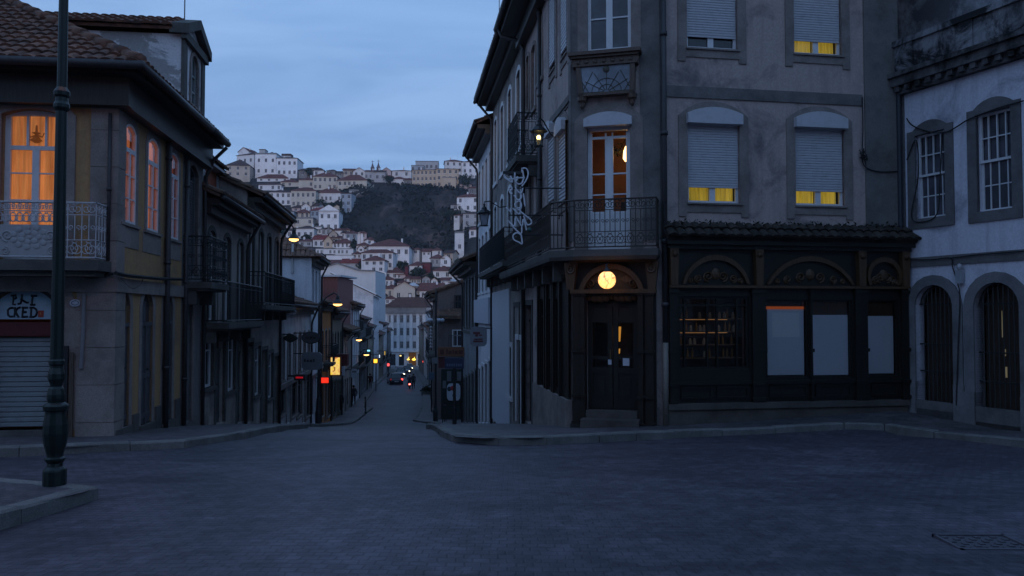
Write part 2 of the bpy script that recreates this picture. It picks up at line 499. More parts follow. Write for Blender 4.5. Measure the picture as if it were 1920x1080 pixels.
# ---------------------------------------------------------------- camera, world, light
cam = bpy.data.cameras.new('camera'); co = bpy.data.objects.new('camera', cam); COL.objects.link(co)
co.location = (0, 0, CAMZ); co.rotation_euler = (pi / 2 + PITCH, 0, 0)
cam.sensor_width = 36; cam.lens = 36 * FOC / 1920; cam.clip_end = 3000; SC.camera = co
SC.view_settings.view_transform = 'Standard'; SC.view_settings.look = 'None'; SC.view_settings.gamma = 1
SC.view_settings.exposure = 0.0
SC.cycles.use_denoising = True
SC.cycles.max_bounces = 6; SC.cycles.diffuse_bounces = 3; SC.cycles.glossy_bounces = 3; SC.cycles.transparent_max_bounces = 8
SC.cycles.sample_clamp_indirect = 3.0
SUN_EL, SUN_ROT = radians(6.5), pi
W = bpy.data.worlds.new('World'); SC.world = W; W.use_nodes = True
t = W.node_tree; bg = t.nodes['Background']
def wn(typ, **kw):
    x = t.nodes.new(typ)
    for k, v in kw.items(): setattr(x, k, v)
    return x
def wmath(op, a, b=None, clamp=False):
    x = wn('ShaderNodeMath', operation=op, use_clamp=clamp)
    for i, v in enumerate((a, b)):
        if v is None: continue
        if isinstance(v, (int, float)): x.inputs[i].default_value = v
        else: t.links.new(v, x.inputs[i])
    return x.outputs[0]
sky = wn('ShaderNodeTexSky', sky_type='NISHITA', sun_disc=False, sun_elevation=SUN_EL, sun_rotation=SUN_ROT, altitude=500, air_density=1.0, dust_density=.3, ozone_density=2.6)
tc = wn('ShaderNodeTexCoord'); sep = wn('ShaderNodeSeparateXYZ'); t.links.new(tc.outputs['Generated'], sep.inputs[0])
zup = wmath('MAXIMUM', sep.outputs[2], 0.0)
# veil of thin high cloud (thicker towards the horizon) with faint darker streaks
den = wmath('MAXIMUM', wmath('ADD', sep.outputs[2], .10), .05)
cb = wn('ShaderNodeCombineXYZ'); [t.links.new(den, cb.inputs[k]) for k in range(3)]
dv = wn('ShaderNodeVectorMath', operation='DIVIDE'); t.links.new(tc.outputs['Generated'], dv.inputs[0]); t.links.new(cb.outputs[0], dv.inputs[1])
mp = wn('ShaderNodeMapping'); mp.inputs['Scale'].default_value = (.75, 2.1, 0); mp.inputs['Rotation'].default_value = (0, 0, radians(10)); t.links.new(dv.outputs[0], mp.inputs['Vector'])
nz = wn('ShaderNodeTexNoise'); nz.inputs['Scale'].default_value = 1.25; nz.inputs['Detail'].default_value = 5; nz.inputs['Roughness'].default_value = .55; nz.inputs['Distortion'].default_value = .6; t.links.new(mp.outputs[0], nz.inputs['Vector'])
cr = wn('ShaderNodeValToRGB'); e = cr.color_ramp.elements; e[0].position, e[1].position = .36, .62
e[0].color = (.27, .43, .73, 1); e[1].color = (.203, .345, .63, 1); t.links.new(nz.outputs['Fac'], cr.inputs['Fac'])
mul = wn('ShaderNodeVectorMath', operation='SCALE'); mul.inputs['Scale'].default_value = .85; t.links.new(sky.outputs[0], mul.inputs[0])
wz = wmath('ADD', wmath('MULTIPLY', wmath('POWER', zup, 2.6), .70), .01)
CLOUD = wn('ShaderNodeMix', data_type='RGBA'); t.links.new(wz, CLOUD.inputs['Factor']); t.links.new(cr.outputs[0], CLOUD.inputs[6]); t.links.new(mul.outputs[0], CLOUD.inputs[7])
t.links.new(CLOUD.outputs[2], bg.inputs['Color']); bg.inputs['Strength'].default_value = 1.0
sun = bpy.data.lights.new('sun', 'SUN'); so = bpy.data.objects.new('sun', sun); COL.objects.link(so)
sun.energy = .78; sun.angle = radians(10); sun.color = (1, .87, .86)
so.rotation_euler = (pi / 2 - SUN_EL, 0, 0)

# ---------------------------------------------------------------- lines of the street
def xL(y): return -4.96 - .127 * y
def xR(y): return 3.41 - .133 * y

# ground sheet -------------------------------------------------------------
M_road = setts('street setts', (.070, .064, .084), (.089, .082, .105))
M_pave = setts('pavement setts', (.10, .092, .10), (.125, .115, .125))
def ground():
    mb = MB()
    ys = [-60 + 4 * i for i in range(14)] + [-4 + i for i in range(40)] + [36 + 3 * i for i in range(30)] + [126 + 8 * i for i in range(16)]
    xs = [-160, -110, -80, -60, -45, -35, -28, -22, -17, -13, -10, -8, -6, -4, -2, 0, 2, 4, 6, 8, 10, 13, 17, 22, 30, 45, 70, 110, 160]
    n = len(xs)
    for y in ys:
        for x in xs: mb.v.append((x, y, gx(x, y) + .012 * sin(x * 1.7 + y) + .01 * sin(y * 2.3 - x * .6)))
    for i in range(len(ys) - 1):
        for j in range(n - 1): mb.f.append((i * n + j, i * n + j + 1, (i + 1) * n + j + 1, (i + 1) * n + j))
    structure(mb, 'road', M_road, True)
ground()

def resample(poly, step):
    out = []
    for a, b in zip(poly, poly[1:]):
        a, b = V(a), V(b); k = max(1, int((b - a).length / step))
        out += [a + (b - a) * (i / k) for i in range(k)]
    out.append(V(poly[-1])); return out
def pavement(name, kerb, inner, h=.13, step=.8, blocks=1.1):
    """kerb and inner: matching (x,y) polylines"""
    ks, ins = [], []
    for (a, b), (c, d) in zip(zip(kerb, kerb[1:]), zip(inner, inner[1:])):
        k = max(1, int((V(b) - V(a)).length / step))
        for i in range(k):
            ks.append(V(a).lerp(V(b), i / k)); ins.append(V(c).lerp(V(d), i / k))
    ks.append(V(kerb[-1])); ins.append(V(inner[-1]))
    mb = MB(); rows = 7
    for a, b in zip(ks, ins):
        e = (b - a); e = e.normalized() if e.length > 0 else e
        a2 = a + e * .04
        for j in range(rows):
            q = a2.lerp(b, j / (rows - 1)); mb.v.append((q.x, q.y, gx(q.x, q.y) + h - .018 + .006 * sin(q.x * 3 + q.y * 2)))
    for i in range(len(ks) - 1):
        for j in range(rows - 1): mb.f.append((i * rows + j, i * rows + j + 1, (i + 1) * rows + j + 1, (i + 1) * rows + j))
    structure(mb, name, M_pave)
    kb = MB(); L = resample(kerb, .25); acc = 0
    i = 0
    while i < len(L) - 1:
        j = min(len(L) - 1, i + R.choice((3, 4, 4, 5)))
        a, b = L[i], L[j]; t = (b - a)
        if t.length < .05: i = j; continue
        t.normalize(); k = min(len(ks) - 1, max(0, min(range(len(ks)), key=lambda q: (ks[q] - a).length)))
        nn = (ins[k] - ks[k]); nn = (nn - t * nn.dot(t)).normalized()
        a, b = a + t * .006, b - t * .006; o = R.uniform(-.012, .012); w = .17
        za, zb = gx(a.x, a.y), gx(b.x, b.y); hh = h + R.uniform(-.008, .012)
        pts = []
        for z0, z1, ch in ((-.2, -.2, 0), (hh - .02, hh - .02, 0), (hh, hh, .02)):
            for q, zz, e in ((a, za, 1), (b, zb, -1)):
                pts.append((*(q + nn * (o + ch) + t * (ch * e)), zz + z0))
            for q, zz, e in ((b, zb, -1), (a, za, 1)):
                pts.append((*(q + nn * w + t * (ch * e)), zz + z0))
        kb.add(pts, [(0, 1, 5, 4), (1, 2, 6, 5), (2, 3, 7, 6), (3, 0, 4, 7), (4, 5, 9, 8), (5, 6, 10, 9), (6, 7, 11, 10), (7, 4, 8, 11), (8, 9, 10, 11)])
        i = j
    structure(kb, name + '_kerb', M_kerb)
cx0, cy0 = -6.66, 13.4
uF = V((.992, .126)).normalized()
def frontL(s): return (cx0 - uF.x * s, cy0 - uF.y * s)
pavement('left_pavement',
         [(-24, 8.9), (-7.2, 11.15), (-6.3, 11.5), (-5.04, 12.4), (-4.72, 14), (-4.85, 16.5), (-5.6, 22), (-7.0, 28), (xL(44) + 1.5, 44), (xL(60) + 1.6, 60), (xL(66) + 1.9, 66), (xL(72) + .9, 72), (xL(100) + .8, 100), (xL(232) + 1, 232)],
         [(-24, 11.5), (-8.2, 13.5), (-7.4, 13.6), (-6.9, 13.7), (-6.95, 14.2), (xL(16.5) - .25, 16.5), (xL(22) - .25, 22), (xL(28) - .25, 28), (xL(44) - .25, 44), (xL(60) - .25, 60), (xL(66) - .25, 66), (xL(72) - .25, 72), (xL(100) - .25, 100), (xL(232) - .25, 232)])
pavement('right_pavement',
         [(xR(232) - 1.2, 232), (xR(100) - 1.1, 100), (xR(66) - 2.1, 66), (xR(52) - 2.9, 52), (xR(46) - 1.6, 46), (-2.35, 22), (-1.22, 14.2), (-.95, 13.3), (-.5, 12.95), (.34, 12.9), (2.16, 14.0), (3.87, 14.8), (5.5, 15.3), (6.95, 15.5), (7.45, 14.6), (7.9, 12.4), (9.2, 8.6), (12, 0)],
         [(xR(232) + .25, 232), (xR(100) + .25, 100), (xR(66) + .25, 66), (xR(52) + .25, 52), (xR(46) + .25, 46), (.75, 22), (1.4, 17), (1.5, 16.7), (1.9, 16.5), (2.4, 16.35), (3.0, 16.2), (4.2, 16.4), (6, 16.7), (8.3, 17.1), (9.3, 14.9), (10.4, 12.3), (12, 8.6), (16, 0)])
pavement('corner_pavement',
         [(-4.6, 1.5), (-4.25, 4.5), (-4.03, 6.3), (-3.87, 7.4), (-3.9, 7.62), (-4.1, 7.83), (-4.5, 7.98), (-5.2, 8.2), (-9, 8.75), (-24, 10.3 - 3.2)],
         [(-24, 1.5), (-24, 4.0), (-6.2, 5.6), (-5.4, 6.4), (-5.4, 6.45), (-5.4, 6.5), (-5.6, 6.6), (-6.2, 6.7), (-9, 6.9), (-24, 5.5)], h=.14)

# ---------------------------------------------------------------- windows, doors, balconies
def win(root, F, s0, s1, z0, z1, arch=0, fm=None, vs=(.5,), hs=(), pane=None, trim=None, tw=.12, rev=.16, fw=.06, mw=.035,
        sill=True, curtain=None, proud=.03, name='window', base=None, wt=None, d=0.0):
    mb = MB(); frame(mb, F, s0, s1, z0, z1, arch, d - rev + .02, d - rev + .08, fw, mw, vs, hs)
    if base:
        F.box(mb, s0 + fw, s1 - fw, z0 + fw, z0 + base, d - rev + .03, d - rev + .06)
    o = mb.build(name, fm or M_white, root)
    if pane is not False: pane_mb(F, s0 + .01, s1 - .01, z0 + .01, z1 - .01, arch, d - rev + .045).build('pane', pane or M_glass, o)
    if trim:
        tb = MB(); surround(tb, F, s0, s1, z0, z1, arch, tw, d - .05, d + proud, sill, wt); tb.build('surround', trim, o)
    if curtain:
        m, dd = curtain
        curtain_mb(F, s0 + .01, s1 - .01, z0, z1 - arch * .0, d - rev - .05, seed=int(s0 * 100)).build('curtain', m, o)
    return (s0, s1, z0, z1, arch)
def door(root, F, s0, s1, z0, z1, arch=0, mat=None, trim=None, tw=.14, rev=.18, transom=0, name='door', proud=.03, panels=True, d=0.0, tm=None):
    mb = MB(); zt = z1 - max(arch, transom)
    n = max(2, int((s1 - s0) / .14)); w = (s1 - s0) / n
    for i in range(n): F.box(mb, s0 + w * i + .004, s0 + w * (i + 1) - .004, z0, zt, d - rev, d - rev + .05)
    F.box(mb, s0, s1, zt - .07, zt, d - rev + .02, d - rev + .08)
    if panels:
        for f in (.06, .45): F.box(mb, s0 + .03, s1 - .03, z0 + (zt - z0) * f, z0 + (zt - z0) * f + .09, d - rev + .05, d - rev + .07)
    F.box(mb, s0 + (s1 - s0) * .5 - .02, s0 + (s1 - s0) * .5 + .02, z0, zt - .07, d - rev + .05, d - rev + .075)
    o = mb.build(name, mat or M_greydoor, root)
    if z1 - zt > .03:
        pm = MB(); A = arc(s0, s1, z1 - arch, arch) if arch else [(s1, z1), (s0, z1)]
        pm.poly([F.p(a, z, d - rev + .02) for a, z in [(s0, zt), (s1, zt)] + A]); pm.build('transom_pane', tm or M_glass2, o)
    if trim:
        tb = MB(); surround(tb, F, s0, s1, z0, z1, arch, tw, d - .05, d + proud, False); tb.build('surround', trim, o)
    kb = MB(); c = F.p(s0 + (s1 - s0) * .5 + .07, z0 + 1.02, d - rev + .075); kb.ball(c, .03, 5); kb.build('handle', M_iron, o)
    return (s0, s1, z0, z1, arch)
def balcony(root, F, s0, s1, zf, zr, d0, dep, mat=None, slab=None, scroll=False, th=.14, step=.11, brackets=True, ends=True):
    mb = MB(); F.box(mb, s0, s1, zf - th, zf, d0, d0 + dep); F.box(mb, s0 + .05, s1 - .05, zf - th - .05, zf - th, d0, d0 + dep - .06)
    if brackets:
        k = max(2, int((s1 - s0) / 1.3) + 1)
        for i in range(k):
            c = s0 + .15 + (s1 - s0 - .3) * i / (k - 1)
            F.extr(mb, [(c - .07, zf - th - .05), (c - .07, zf - th - .35), (c + .07, zf - th - .35), (c + .07, zf - th - .05)][::1], d0, d0 + dep * .45)
    o = mb.build('balcony', slab or M_granite_dark, root)
    rb = MB(); railing(rb, F, s0 + .04, s1 - .04, zf + .06, zr, d0 + dep - .05, step, scroll)
    if ends:
        for e in (s0 + .04, s1 - .04):
            Fe = Fac(tuple(F.o + F.u * e + F.n * d0), tuple(F.o + F.u * e + F.n * (d0 + dep)))
            railing(rb, Fe, 0, dep - .05, zf + .06, zr, 0, step, scroll)
    rb.build('railing', mat or M_iron, o)
    return o
def pipe(root, F, s, z0, z1, r=.05, d=.07, mat=None, name='drainpipe'):
    mb = MB(); mb.tube([F.p(s, z0, d), F.p(s, z1, d)], r, 8)
    z = z0 + 1.2
    while z < z1: mb.lathe([(r + .012, -.03), (r + .012, .03)], F.p(s, z, d), 8); z += 2.1
    return mb.build(name, mat or M_pipe, root, True)

def street_house(name, label, side, Y0, Y1, eave, wm, cols, floors, ground, depth=8, rise=1.8, d=0.0, over=.6, trim=None, fm=None, ww=.9,
                 roofm=None, tw=.12, gtrim=None, gw=1.0, bal=None, endwin=False, pipes=True, arch=.08, litw=(), pane=None, gmat=None, hip=False, foot=-.8, band=True):
    ez = CAMZ + eave
    if side == 'L': a, b = (xL(Y0), Y0), (xL(Y1), Y1)
    else: a, b = (xR(Y1), Y1), (xR(Y0), Y0)
    F = Fac(a, b)
    if d: F = Fac(tuple(F.o + F.n * d), tuple(F.o + F.n * d + F.u * F.L))
    gm = gz((Y0 + Y1) / 2) + .1; g0 = min(gz(Y0), gz(Y1)) + foot
    mid = F.p(F.L / 2, gm)
    root = thing(name, label, 'house', (mid.x, mid.y, gm))
    holes = []; sp = F.L / cols
    for fi, (zb, zt) in enumerate(floors):
        for c in range(cols):
            m = sp * (c + .5)
            kw = {}
            p = pane
            if (fi, c) in litw: p = glow('lit far window', (1, .55, .2), .25)
            holes.append(win(root, F, m - ww / 2, m + ww / 2, CAMZ + zb, CAMZ + zt, arch, fm or M_white, (.5,), (.36, .68), p, trim, tw, .14))
        if bal is not None and fi in bal:
            c0, c1, zf = bal[fi]
            balcony(root, F, sp * c0, sp * c1, CAMZ + zf, CAMZ + zf + 1.0, 0, .6)
    for c, kind in enumerate(ground):
        sg = F.L / len(ground); m = sg * (c + .5)
        gy = gz(F.p(m, 0).y) + .12
        zt = min(gy + 2.5, CAMZ + (min([f[0] for f in floors]) if floors else eave) - .35)
        if kind == 'd': holes.append(door(root, F, m - gw / 2, m + gw / 2, gy, zt, 0, gmat, gtrim or trim, tw, .18, .4))
        elif kind == 'w': holes.append(win(root, F, m - gw / 2, m + gw / 2, gy + .9, zt, 0, fm or M_white, (.5,), (.7,), pane, gtrim or trim, tw, .14))
        elif kind == 's': holes.append(win(root, F, m - gw * .75, m + gw * .75, gy + .35, zt, 0, M_iron, (.5,), (.82,), M_glass, gtrim or trim, tw, .14, name='shop_window'))
    mb = MB(); wall(mb, F, 0, F.L, g0, ez, holes)
    n = F.n; bk = [F.o - n * depth, F.o + F.u * F.L - n * depth]
    foot_ = [tuple(F.o), tuple(F.o + F.u * F.L), tuple(bk[1]), tuple(bk[0])]
    shell(mb, foot_, g0, ez, (0,))
    if not hip:
        for S in (0, F.L):
            mb.poly([F.p(S, ez), F.p(S, ez, -depth), F.p(S, ez + rise, -depth / 2)])
    mb.build('wall', wm, root)
    hh = depth / 2; sl = sqrt(hh * hh + rise * rise); k = rise / hh
    up = V((-n.x * hh, -n.y * hh, rise)).normalized()
    up2 = V((n.x * hh, n.y * hh, rise)).normalized()
    rb = MB(); o2 = over * sqrt(1 + k * k); e = .15
    la = lb = (hh + over) if hip else 0
    if hip and la + lb > F.L + 2 * e: la = lb = (F.L + 2 * e) / 2 - .05
    far = Y0 > 75
    over = max(.25, over - .12); ez0 = ez; o2 = over * sqrt(1 + k * k)
    A, B = F.p(-e, ez - over * k, over), F.p(F.L + e, ez - over * k, over)
    C, D = F.p(F.L + e, ez - over * k, -depth - over), F.p(-e, ez - over * k, -depth - over)
    pit = .24 if Y0 < 45 else .4
    if far:
        for P0, P1, U in ((A, B, up), (C, D, up2)):
            q = [P0, P1, P1 + U * (sl + o2) - (P1 - P0).normalized() * lb, P0 + U * (sl + o2) + (P1 - P0).normalized() * la]
            rb.prism([p - V((0, 0, .12)) for p in q], q)
        rb.build('roof', roofm or farroof('far clay roof', (.11, .055, .045)), root)
    else:
        tiles(rb, A, B, up, sl + o2, la, lb, pit, .4, 4)
        tiles(rb, C, D, up2, sl + o2, la, lb, .5, .8, 3)
        if hip:
            for P0, P1, dr in ((B, C, F.u), (D, A, -F.u)):
                e2 = (P1 - P0).length
                U = V((-dr.x * la, -dr.y * la, rise + over * k)); tiles(rb, P0, P1, U, U.length, e2 / 2 - .02, e2 / 2 - .02, pit, .4, 4)
        rb.build('roof', roofm or M_tile2, root)
    cb = MB(); F.box(cb, -.02, F.L + .02, ez - over * k - .22, ez - over * k - .06, 0.01, over - .05)
    F.box(cb, -.01, F.L + .01, ez - over * k - .42, ez - over * k - .22, 0.01, over * .45)
    cb.build('eave', M_soffit, root)
    gb = MB(); gb.tube([F.p(-.1, ez - over * k - .06, over + .05), F.p(F.L + .1, ez - over * k - .06, over + .05)], .07, 8)
    if pipes:
        S = F.L - .15 if side == 'L' else .15
        gb.tube([F.p(S, ez - over * k - .1, over), F.p(S, ez - over * k - .25, over * .8), F.p(S, ez - over * k - .75, .1), F.p(S, ez - over * k - .95, .07), F.p(S, gz(F.p(S, 0).y) + .1, .07)], .05, 8)
    gb.build('gutter', M_pipe, root, True)
    if band and floors:
        bb = MB(); z = CAMZ + min(f[0] for f in floors) - .32
        F.box(bb, 0, F.L, z, z + .14, .012, .06); bb.build('string_course', trim or M_granite_dark, root)
    return root, F
# ================================================================ LEFT CORNER BUILDING (yellow)
YEL = plaster('faded yellow render', (.39, .245, .125), (.22, .15, .105), .5, .72, .7)
GREYR = plaster('grey cement render', (.20, .19, .19), (.12, .115, .115), .45, .7, .6)
CORN = (-6.66, 13.4)
FA = Fac(frontL(14), CORN); FB = Fac(CORN, (xL(17.3), 17.3)); FBb = Fac((xL(17.3), 17.3), (xL(19.0), 19.0))
LA = FA.L
EZL = CAMZ + 3.98
yb = thing('corner_building', 'yellow corner building with granite corner, tiled hip roof and orange lit windows', 'building', (-7.4, 14.2, gz(14)))
LIT_A = litcloth('lit amber curtain', (1, .40, .13), .44, tuple(FA.u), .13, .16)
LIT_B = litcloth('lit salmon curtain', (1, .33, .12), .34, tuple(FB.u), .16, .4)
LIT_C = litcloth('dim salmon curtain', (1, .3, .14), .11, tuple(FB.u), .16, .5)
M_shutter_slat = paint('metal roller shutter', (.20, .22, .235), .45)
def left_corner():
    ha, hb = [], []
    # --- front: French window with arched head, balcony, shop below
    s0, s1, z0, z1 = FA.rect(-4, 113, 204, 487)
    h1 = win(yb, FA, s0, s1, z0, z1, .10, M_white, ((.5, .11, 0, .735), (.36, .035, .765, 1), (.66, .035, .765, 1)), ((.75, .07), (.58, .022), (.40, .022)), M_clear, M_granite, .2, .2, .085, .03,
             sill=False, curtain=(LIT_A, 0), base=.55, wt=.24, proud=.04, name='french_window')
    ha.append(h1)
    w = s1 - s0
    for k in (1.9, 3.6, 5.3):     # further bays of the same front, beyond the frame
        m = (s0 + s1) / 2 - k
        ha.append(win(yb, FA, m - w / 2, m + w / 2, z0, z1, .10, M_white, ((.5, .1),), ((.75, .07), .5), M_glass, M_granite, .2, .2, .085, .03, sill=False, wt=.24))
    # shop opening
    q0, q1, zb, zt = FA.rect(-18, 104, 540, 806)
    ha.append((q0, q1, zb, zt, .27))
    zsp = zt - .27
    zs0, zs1 = FA.Z(50, 632), FA.Z(50, 602)
    sb = MB(); slats_mb(FA, q0 + .02, q1 - .02, zb + .02, zs0, -.15, .085, .02)
    ro = slats_mb(FA, q0 + .02, q1 - .02, zb + .03, zs0, -.15, .085, .02).build('roller_shutter', M_shutter_slat, yb)
    tb = MB(); I = arc(q0, q1, zsp, .27); O = arc(q0 - .06, q1 + .06, zsp, .33)
    for i in range(len(I) - 1): FA.extr(tb, [I[i], O[i], O[i + 1], I[i + 1]], -.12, .03)
    I2 = O; O2 = arc(q0 - .34, q1 + .34, zsp, .62)
    arch_o = tb.build('arch_band', metal('black iron band', (.012, .012, .014)), yb)
    t2 = MB()
    for i in range(len(I2) - 1): FA.extr(t2, [I2[i], O2[i], O2[i + 1], I2[i + 1]], -.1, .022)
    FA.box(t2, q0 - .34, q0, zb, zsp, -.1, .022); FA.box(t2, q1, q1 + .34, zb, zsp, -.1, .022)
    t2.build('door_surround', M_granite, yb)
    st = MB(); FA.box(st, q0 - .1, q1 + .1, zb - .25, zb, -.2, .05); st.build('doorstep', M_granite_dark, yb)
    # --- street side windows
    for (x0, x1, y0, y1), m in (((227.5, 250, 229, 419), LIT_B), ((272, 293, 257, 434), LIT_B), ((312, 331, 284, 448), LIT_C)):
        a, b, c, e = FB.rect(x0, x1, y0, y1)
        hb.append(win(yb, FB, a, b, c, e, .14, M_white, ((.5, .06, 0, .72),), ((.73, .08), (.48, .022), (.25, .022)), M_clear, M_granite, .13, .07, .05, .03, curtain=(m, 0), wt=.2, proud=.012, sill=False))
        tb = MB(); FB.box(tb, a - .2, b + .2, c - .42, c - .05, 0, .012); FB.box(tb, a - .18, b + .18, c - .05, c, 0, .05)
        tb.build('sill', M_granite, yb)
    # --- street side doors
    for x0, x1, y0, y1 in ((220, 243.5, 546, 810), (266, 286.5, 549, 797), (306, 323.5, 551, 789)):
        a, b, c, e = FB.rect(x0, x1, y0, y1)
        c = gz(FB.p(a, 0).y) + .2
        hb.append(door(yb, FB, a, b, c, e, .25, M_greydoor, M_granite, .14, .085, .55, proud=.012))
        st = MB(); FB.box(st, a - .1, b + .1, c - .5, c, -.2, .06); st.build('doorstep', M_granite_dark, yb)
    mb = MB(); g0 = gz(20) - .8
    wall(mb, FA, 0, LA, g0, EZL, ha, .22); wall(mb, FB, 0, FB.L, g0, EZL, hb, .2)
    bk = FA.o - FA.n * 11; bk2 = V((xL(17.3), 17.3)) - FB.n * 14
    shell(mb, [tuple(FA.o), CORN, (xL(17.3), 17.3), tuple(bk2), tuple(bk)], g0, EZL, (0, 1))
    mb.build('wall', YEL, yb)
    # granite: corner quoin, plinth, ground-floor facing, bands
    qb = MB(); c0 = FA.S(166)
    zb1, zb0 = CAMZ + .62, CAMZ + .38
    def course(F, a, b, z0, z1, d0, d1, mbq):
        z = z0; k = 0
        while z < z1 - .01:
            t = min(z + .62, z1); F.box(mbq, a, b, z + .004, t - .004, d0, d1 + (.004 if k % 2 else 0)); z = t; k += 1
    course(FA, c0, LA + .034, zb1, EZL - .5, -.02, .03, qb); course(FB, -.0, .36, zb1, EZL - .5, -.02, .03, qb)
    course(FA, q1 + .345, LA + .036, g0, zb0, -.02, .036, qb); course(FB, -.0, .42, g0, zb0, -.02, .036, qb)
    qb.build('corner_stone', M_granite, yb)
    cb = MB()
    FA.box(cb, 0, LA + .06, zb0, zb1, -.02, .055); FB.box(cb, 0, FB.L, zb0, zb1, -.02, .055)
    cb.build('string_course', M_granite, yb)
    for xa, xb in ((245, 264.5), (288, 304.5), (325.5, 341)):
        pb = MB(); FB.box(pb, FB.S(xa) + .14, FB.S(xb) - .14, g0, gz(15.3) + .5, -.02, .045)
        pb.build('plinth', M_granite_dark, yb)
    lb = MB(); lc = FA.p((s0 + s1) / 2 - .03, z0 + (z1 - z0) * .845, -.2)
    lb.lathe([(.015, .16), (.02, .05), (.07, .03), (.02, .0), (.06, -.06), (.1, -.1), (.03, -.14)], lc, 8)
    for sg in (-1, 1): lb.tube([lc, lc + V((sg * .1, 0, -.04)), lc + V((sg * .13, 0, .03))], .012, 4)
    single(lb, 'hanging_lamp', glow('lamp silhouette with glow', (.55, .15, .03), .16, (.1, .05, .02)), 'small dark hanging lamp silhouette in the transom of the amber lit French window', 'lamp', lc)  # weak emission softens the silhouette against the bright curtain
    ub = MB()
    FA.box(ub, 0, LA + .25, EZL - .5, EZL - .02, .012, .22); FB.box(ub, .0, FB.L, EZL - .5, EZL - .02, .012, .22)
    FA.box(ub, 0, LA + .45, EZL - .02, EZL + .08, .01, .47); FB.box(ub, .0, FB.L, EZL - .02, EZL + .08, .01, .47)
    ub.build('eave', M_soffit, yb)
    # hip roof with modelled tiles
    k = .6; ov = .52; zE = EZL + .1
    run = 5.3
    cE = FA.p(LA + ov, zE, ov)
    A = FA.p(-1, zE, ov)
    upA = V((-FA.n.x, -FA.n.y, k)).normalized(); upB = V((-FB.n.x, -FB.n.y, k)).normalized()
    rb = MB(); sl = run * sqrt(1 + k * k)
    tiles(rb, A, cE, upA, sl, 0, run, .2, .31, 6, jit=.014)
    B = FB.p(FB.L, zE, ov)
    c2 = FB.p(-ov, zE, ov)
    tiles(rb, c2, B, upB, sl * .86, run * .86, 0, .2, .31, 5, jit=.014)
    rb.build('roof', M_tile, yb)
    hb_ = MB(); d = V((-FA.n.x - FB.n.x, -FA.n.y - FB.n.y, k)); 
    for i in range(15):
        p = cE + d * (run * i / 15); q = cE + d * (run * (i + 1.12) / 15)
        hb_.tube([p + V((0, 0, .05 + .02)), q + V((0, 0, .05))], [.12, .1], 8)
    hb_.build('ridge_tile', M_tile, yb, True)
    gb = MB(); gb.tube([FA.p(-1, zE - .02, ov + .07), FA.p(LA + ov + .07, zE - .02, ov + .07), FB.p(FB.L, zE - .02, ov + .07)], .075, 8)
    gb.build('gutter', M_pipe, yb, True)
    pipe(yb, FB, FB.S(305), gz(16) + .1, EZL - .3, .06, .08)
    pipe(yb, FA, FA.S(203), CAMZ + .9, EZL - .6, .03, .06, M_pipe)
    cd = MB(); cd.tube([FA.p(FA.S(160), CAMZ + .35, .07), FA.p(FA.S(160), FA.Z(160, 620), .07), FA.p(FA.S(157), FA.Z(157, 690), .07)], .03, 8)
    cd.build('conduit', paint('pale conduit', (.16, .165, .175)), yb)
    dp = MB(); FA.box(dp, FA.S(126), FA.S(133), gz(12.5), FA.Z(130, 648), .05, .1); dp.build('post', paint('dark gap strip', (.02, .02, .022)), yb)  # dark strip standing in for the dark gap in the wall
    dq = MB(); FA.box(dq, FA.S(135.5), FA.S(143), gz(12.5), FA.Z(140, 660), .05, .085); dq.build('board', wood('brown board', (.09, .065, .05)), yb)
    # balcony with cast panel
    b0, b1 = FA.S(-72, 480, .5), FA.S(179, 480, .5)
    zf = FA.Z(60, 487, .5); zr = FA.Z(60, 379, .5)
    bo = MB(); FA.box(bo, b0 - .06, b1 + .08, zf - .17, zf, -.02, .6); FA.box(bo, b0, b1, zf - .26, zf - .17, -.02, .5)
    bo = bo.build('balcony', M_granite_dark, yb)
    rb = MB(); d = .5
    m0, m1 = FA.S(104, 480, d), b1
    railing(rb, FA, m1 - .04 - (m1 - m0), m1 - .0, zf + .04, zr, d, .11, True, .009, 5)
    Fe = Fac(tuple((FA.o + FA.u * b1 + FA.n * d)), tuple(FA.o + FA.u * b1))
    railing(rb, Fe, 0, d, zf + .04, zr, 0, .11, True, .009, 4)
    def T(pts, r=.009): rb.tube([FA.p(a, z, d) for a, z in pts], r, 4, False)
    T([(b0, zr), (m0, zr)], .017); T([(b0, zf + .05), (m0, zf + .05)], .014); T([(b0, zr - .14), (m0, zr - .14)])
    k = 14; ww = (m0 - b0) / k
    for i in range(k):
        c = b0 + ww * (i + .5)
        for sg in (-1, 1): T(spiral((c + sg * ww * .25, zr - .07), .055, .015, pi / 2, sg * 1.4, 10), .007)
        for sg in (-1, 1): T(spiral((c + sg * ww * .22, zr - .25), .09, .03, pi / 2, sg * 1.1, 10), .008)
    rb.build('railing', M_ironpale, bo)
    pn = MB(); zp = zr - .36
    FA.box(pn, b0 + .02, m0 - .02, zf + .07, zp, d - .012, d - .002)
    cxs = FA.S(54, 450, d); cz = (zf + zp) / 2 + .08
    for rad, n, rr, pr in ((.0, 1, .045, .02), (.10, 7, .058, .012), (.2, 11, .06, .008)):
        for i in range(n):
            a = 2 * pi * i / n; pn.ball(tuple(FA.p(cxs + rad * 1.25 * cos(a), cz + rad * .8 * sin(a), d)), rr, 5, (1, .14, .8))
    for sg in (-1, 1):
        for kx, kr in ((.32, .1), (.46, .07)):
            pn.tube([FA.p(a, z, d) for a, z in spiral((cxs + sg * kx, cz + .02), kr, .02, -pi / 2, sg * 1.5, 14)], .014, 5)
            pn.tube([FA.p(a, z, d) for a, z in spiral((cxs + sg * (kx + .03), cz - .22), kr * .7, .02, pi / 2, sg * 1.5, 12)], .012, 5)
    pn.build('cast_panel', paint('pale grey iron panel', (.30, .30, .31), .6), bo)
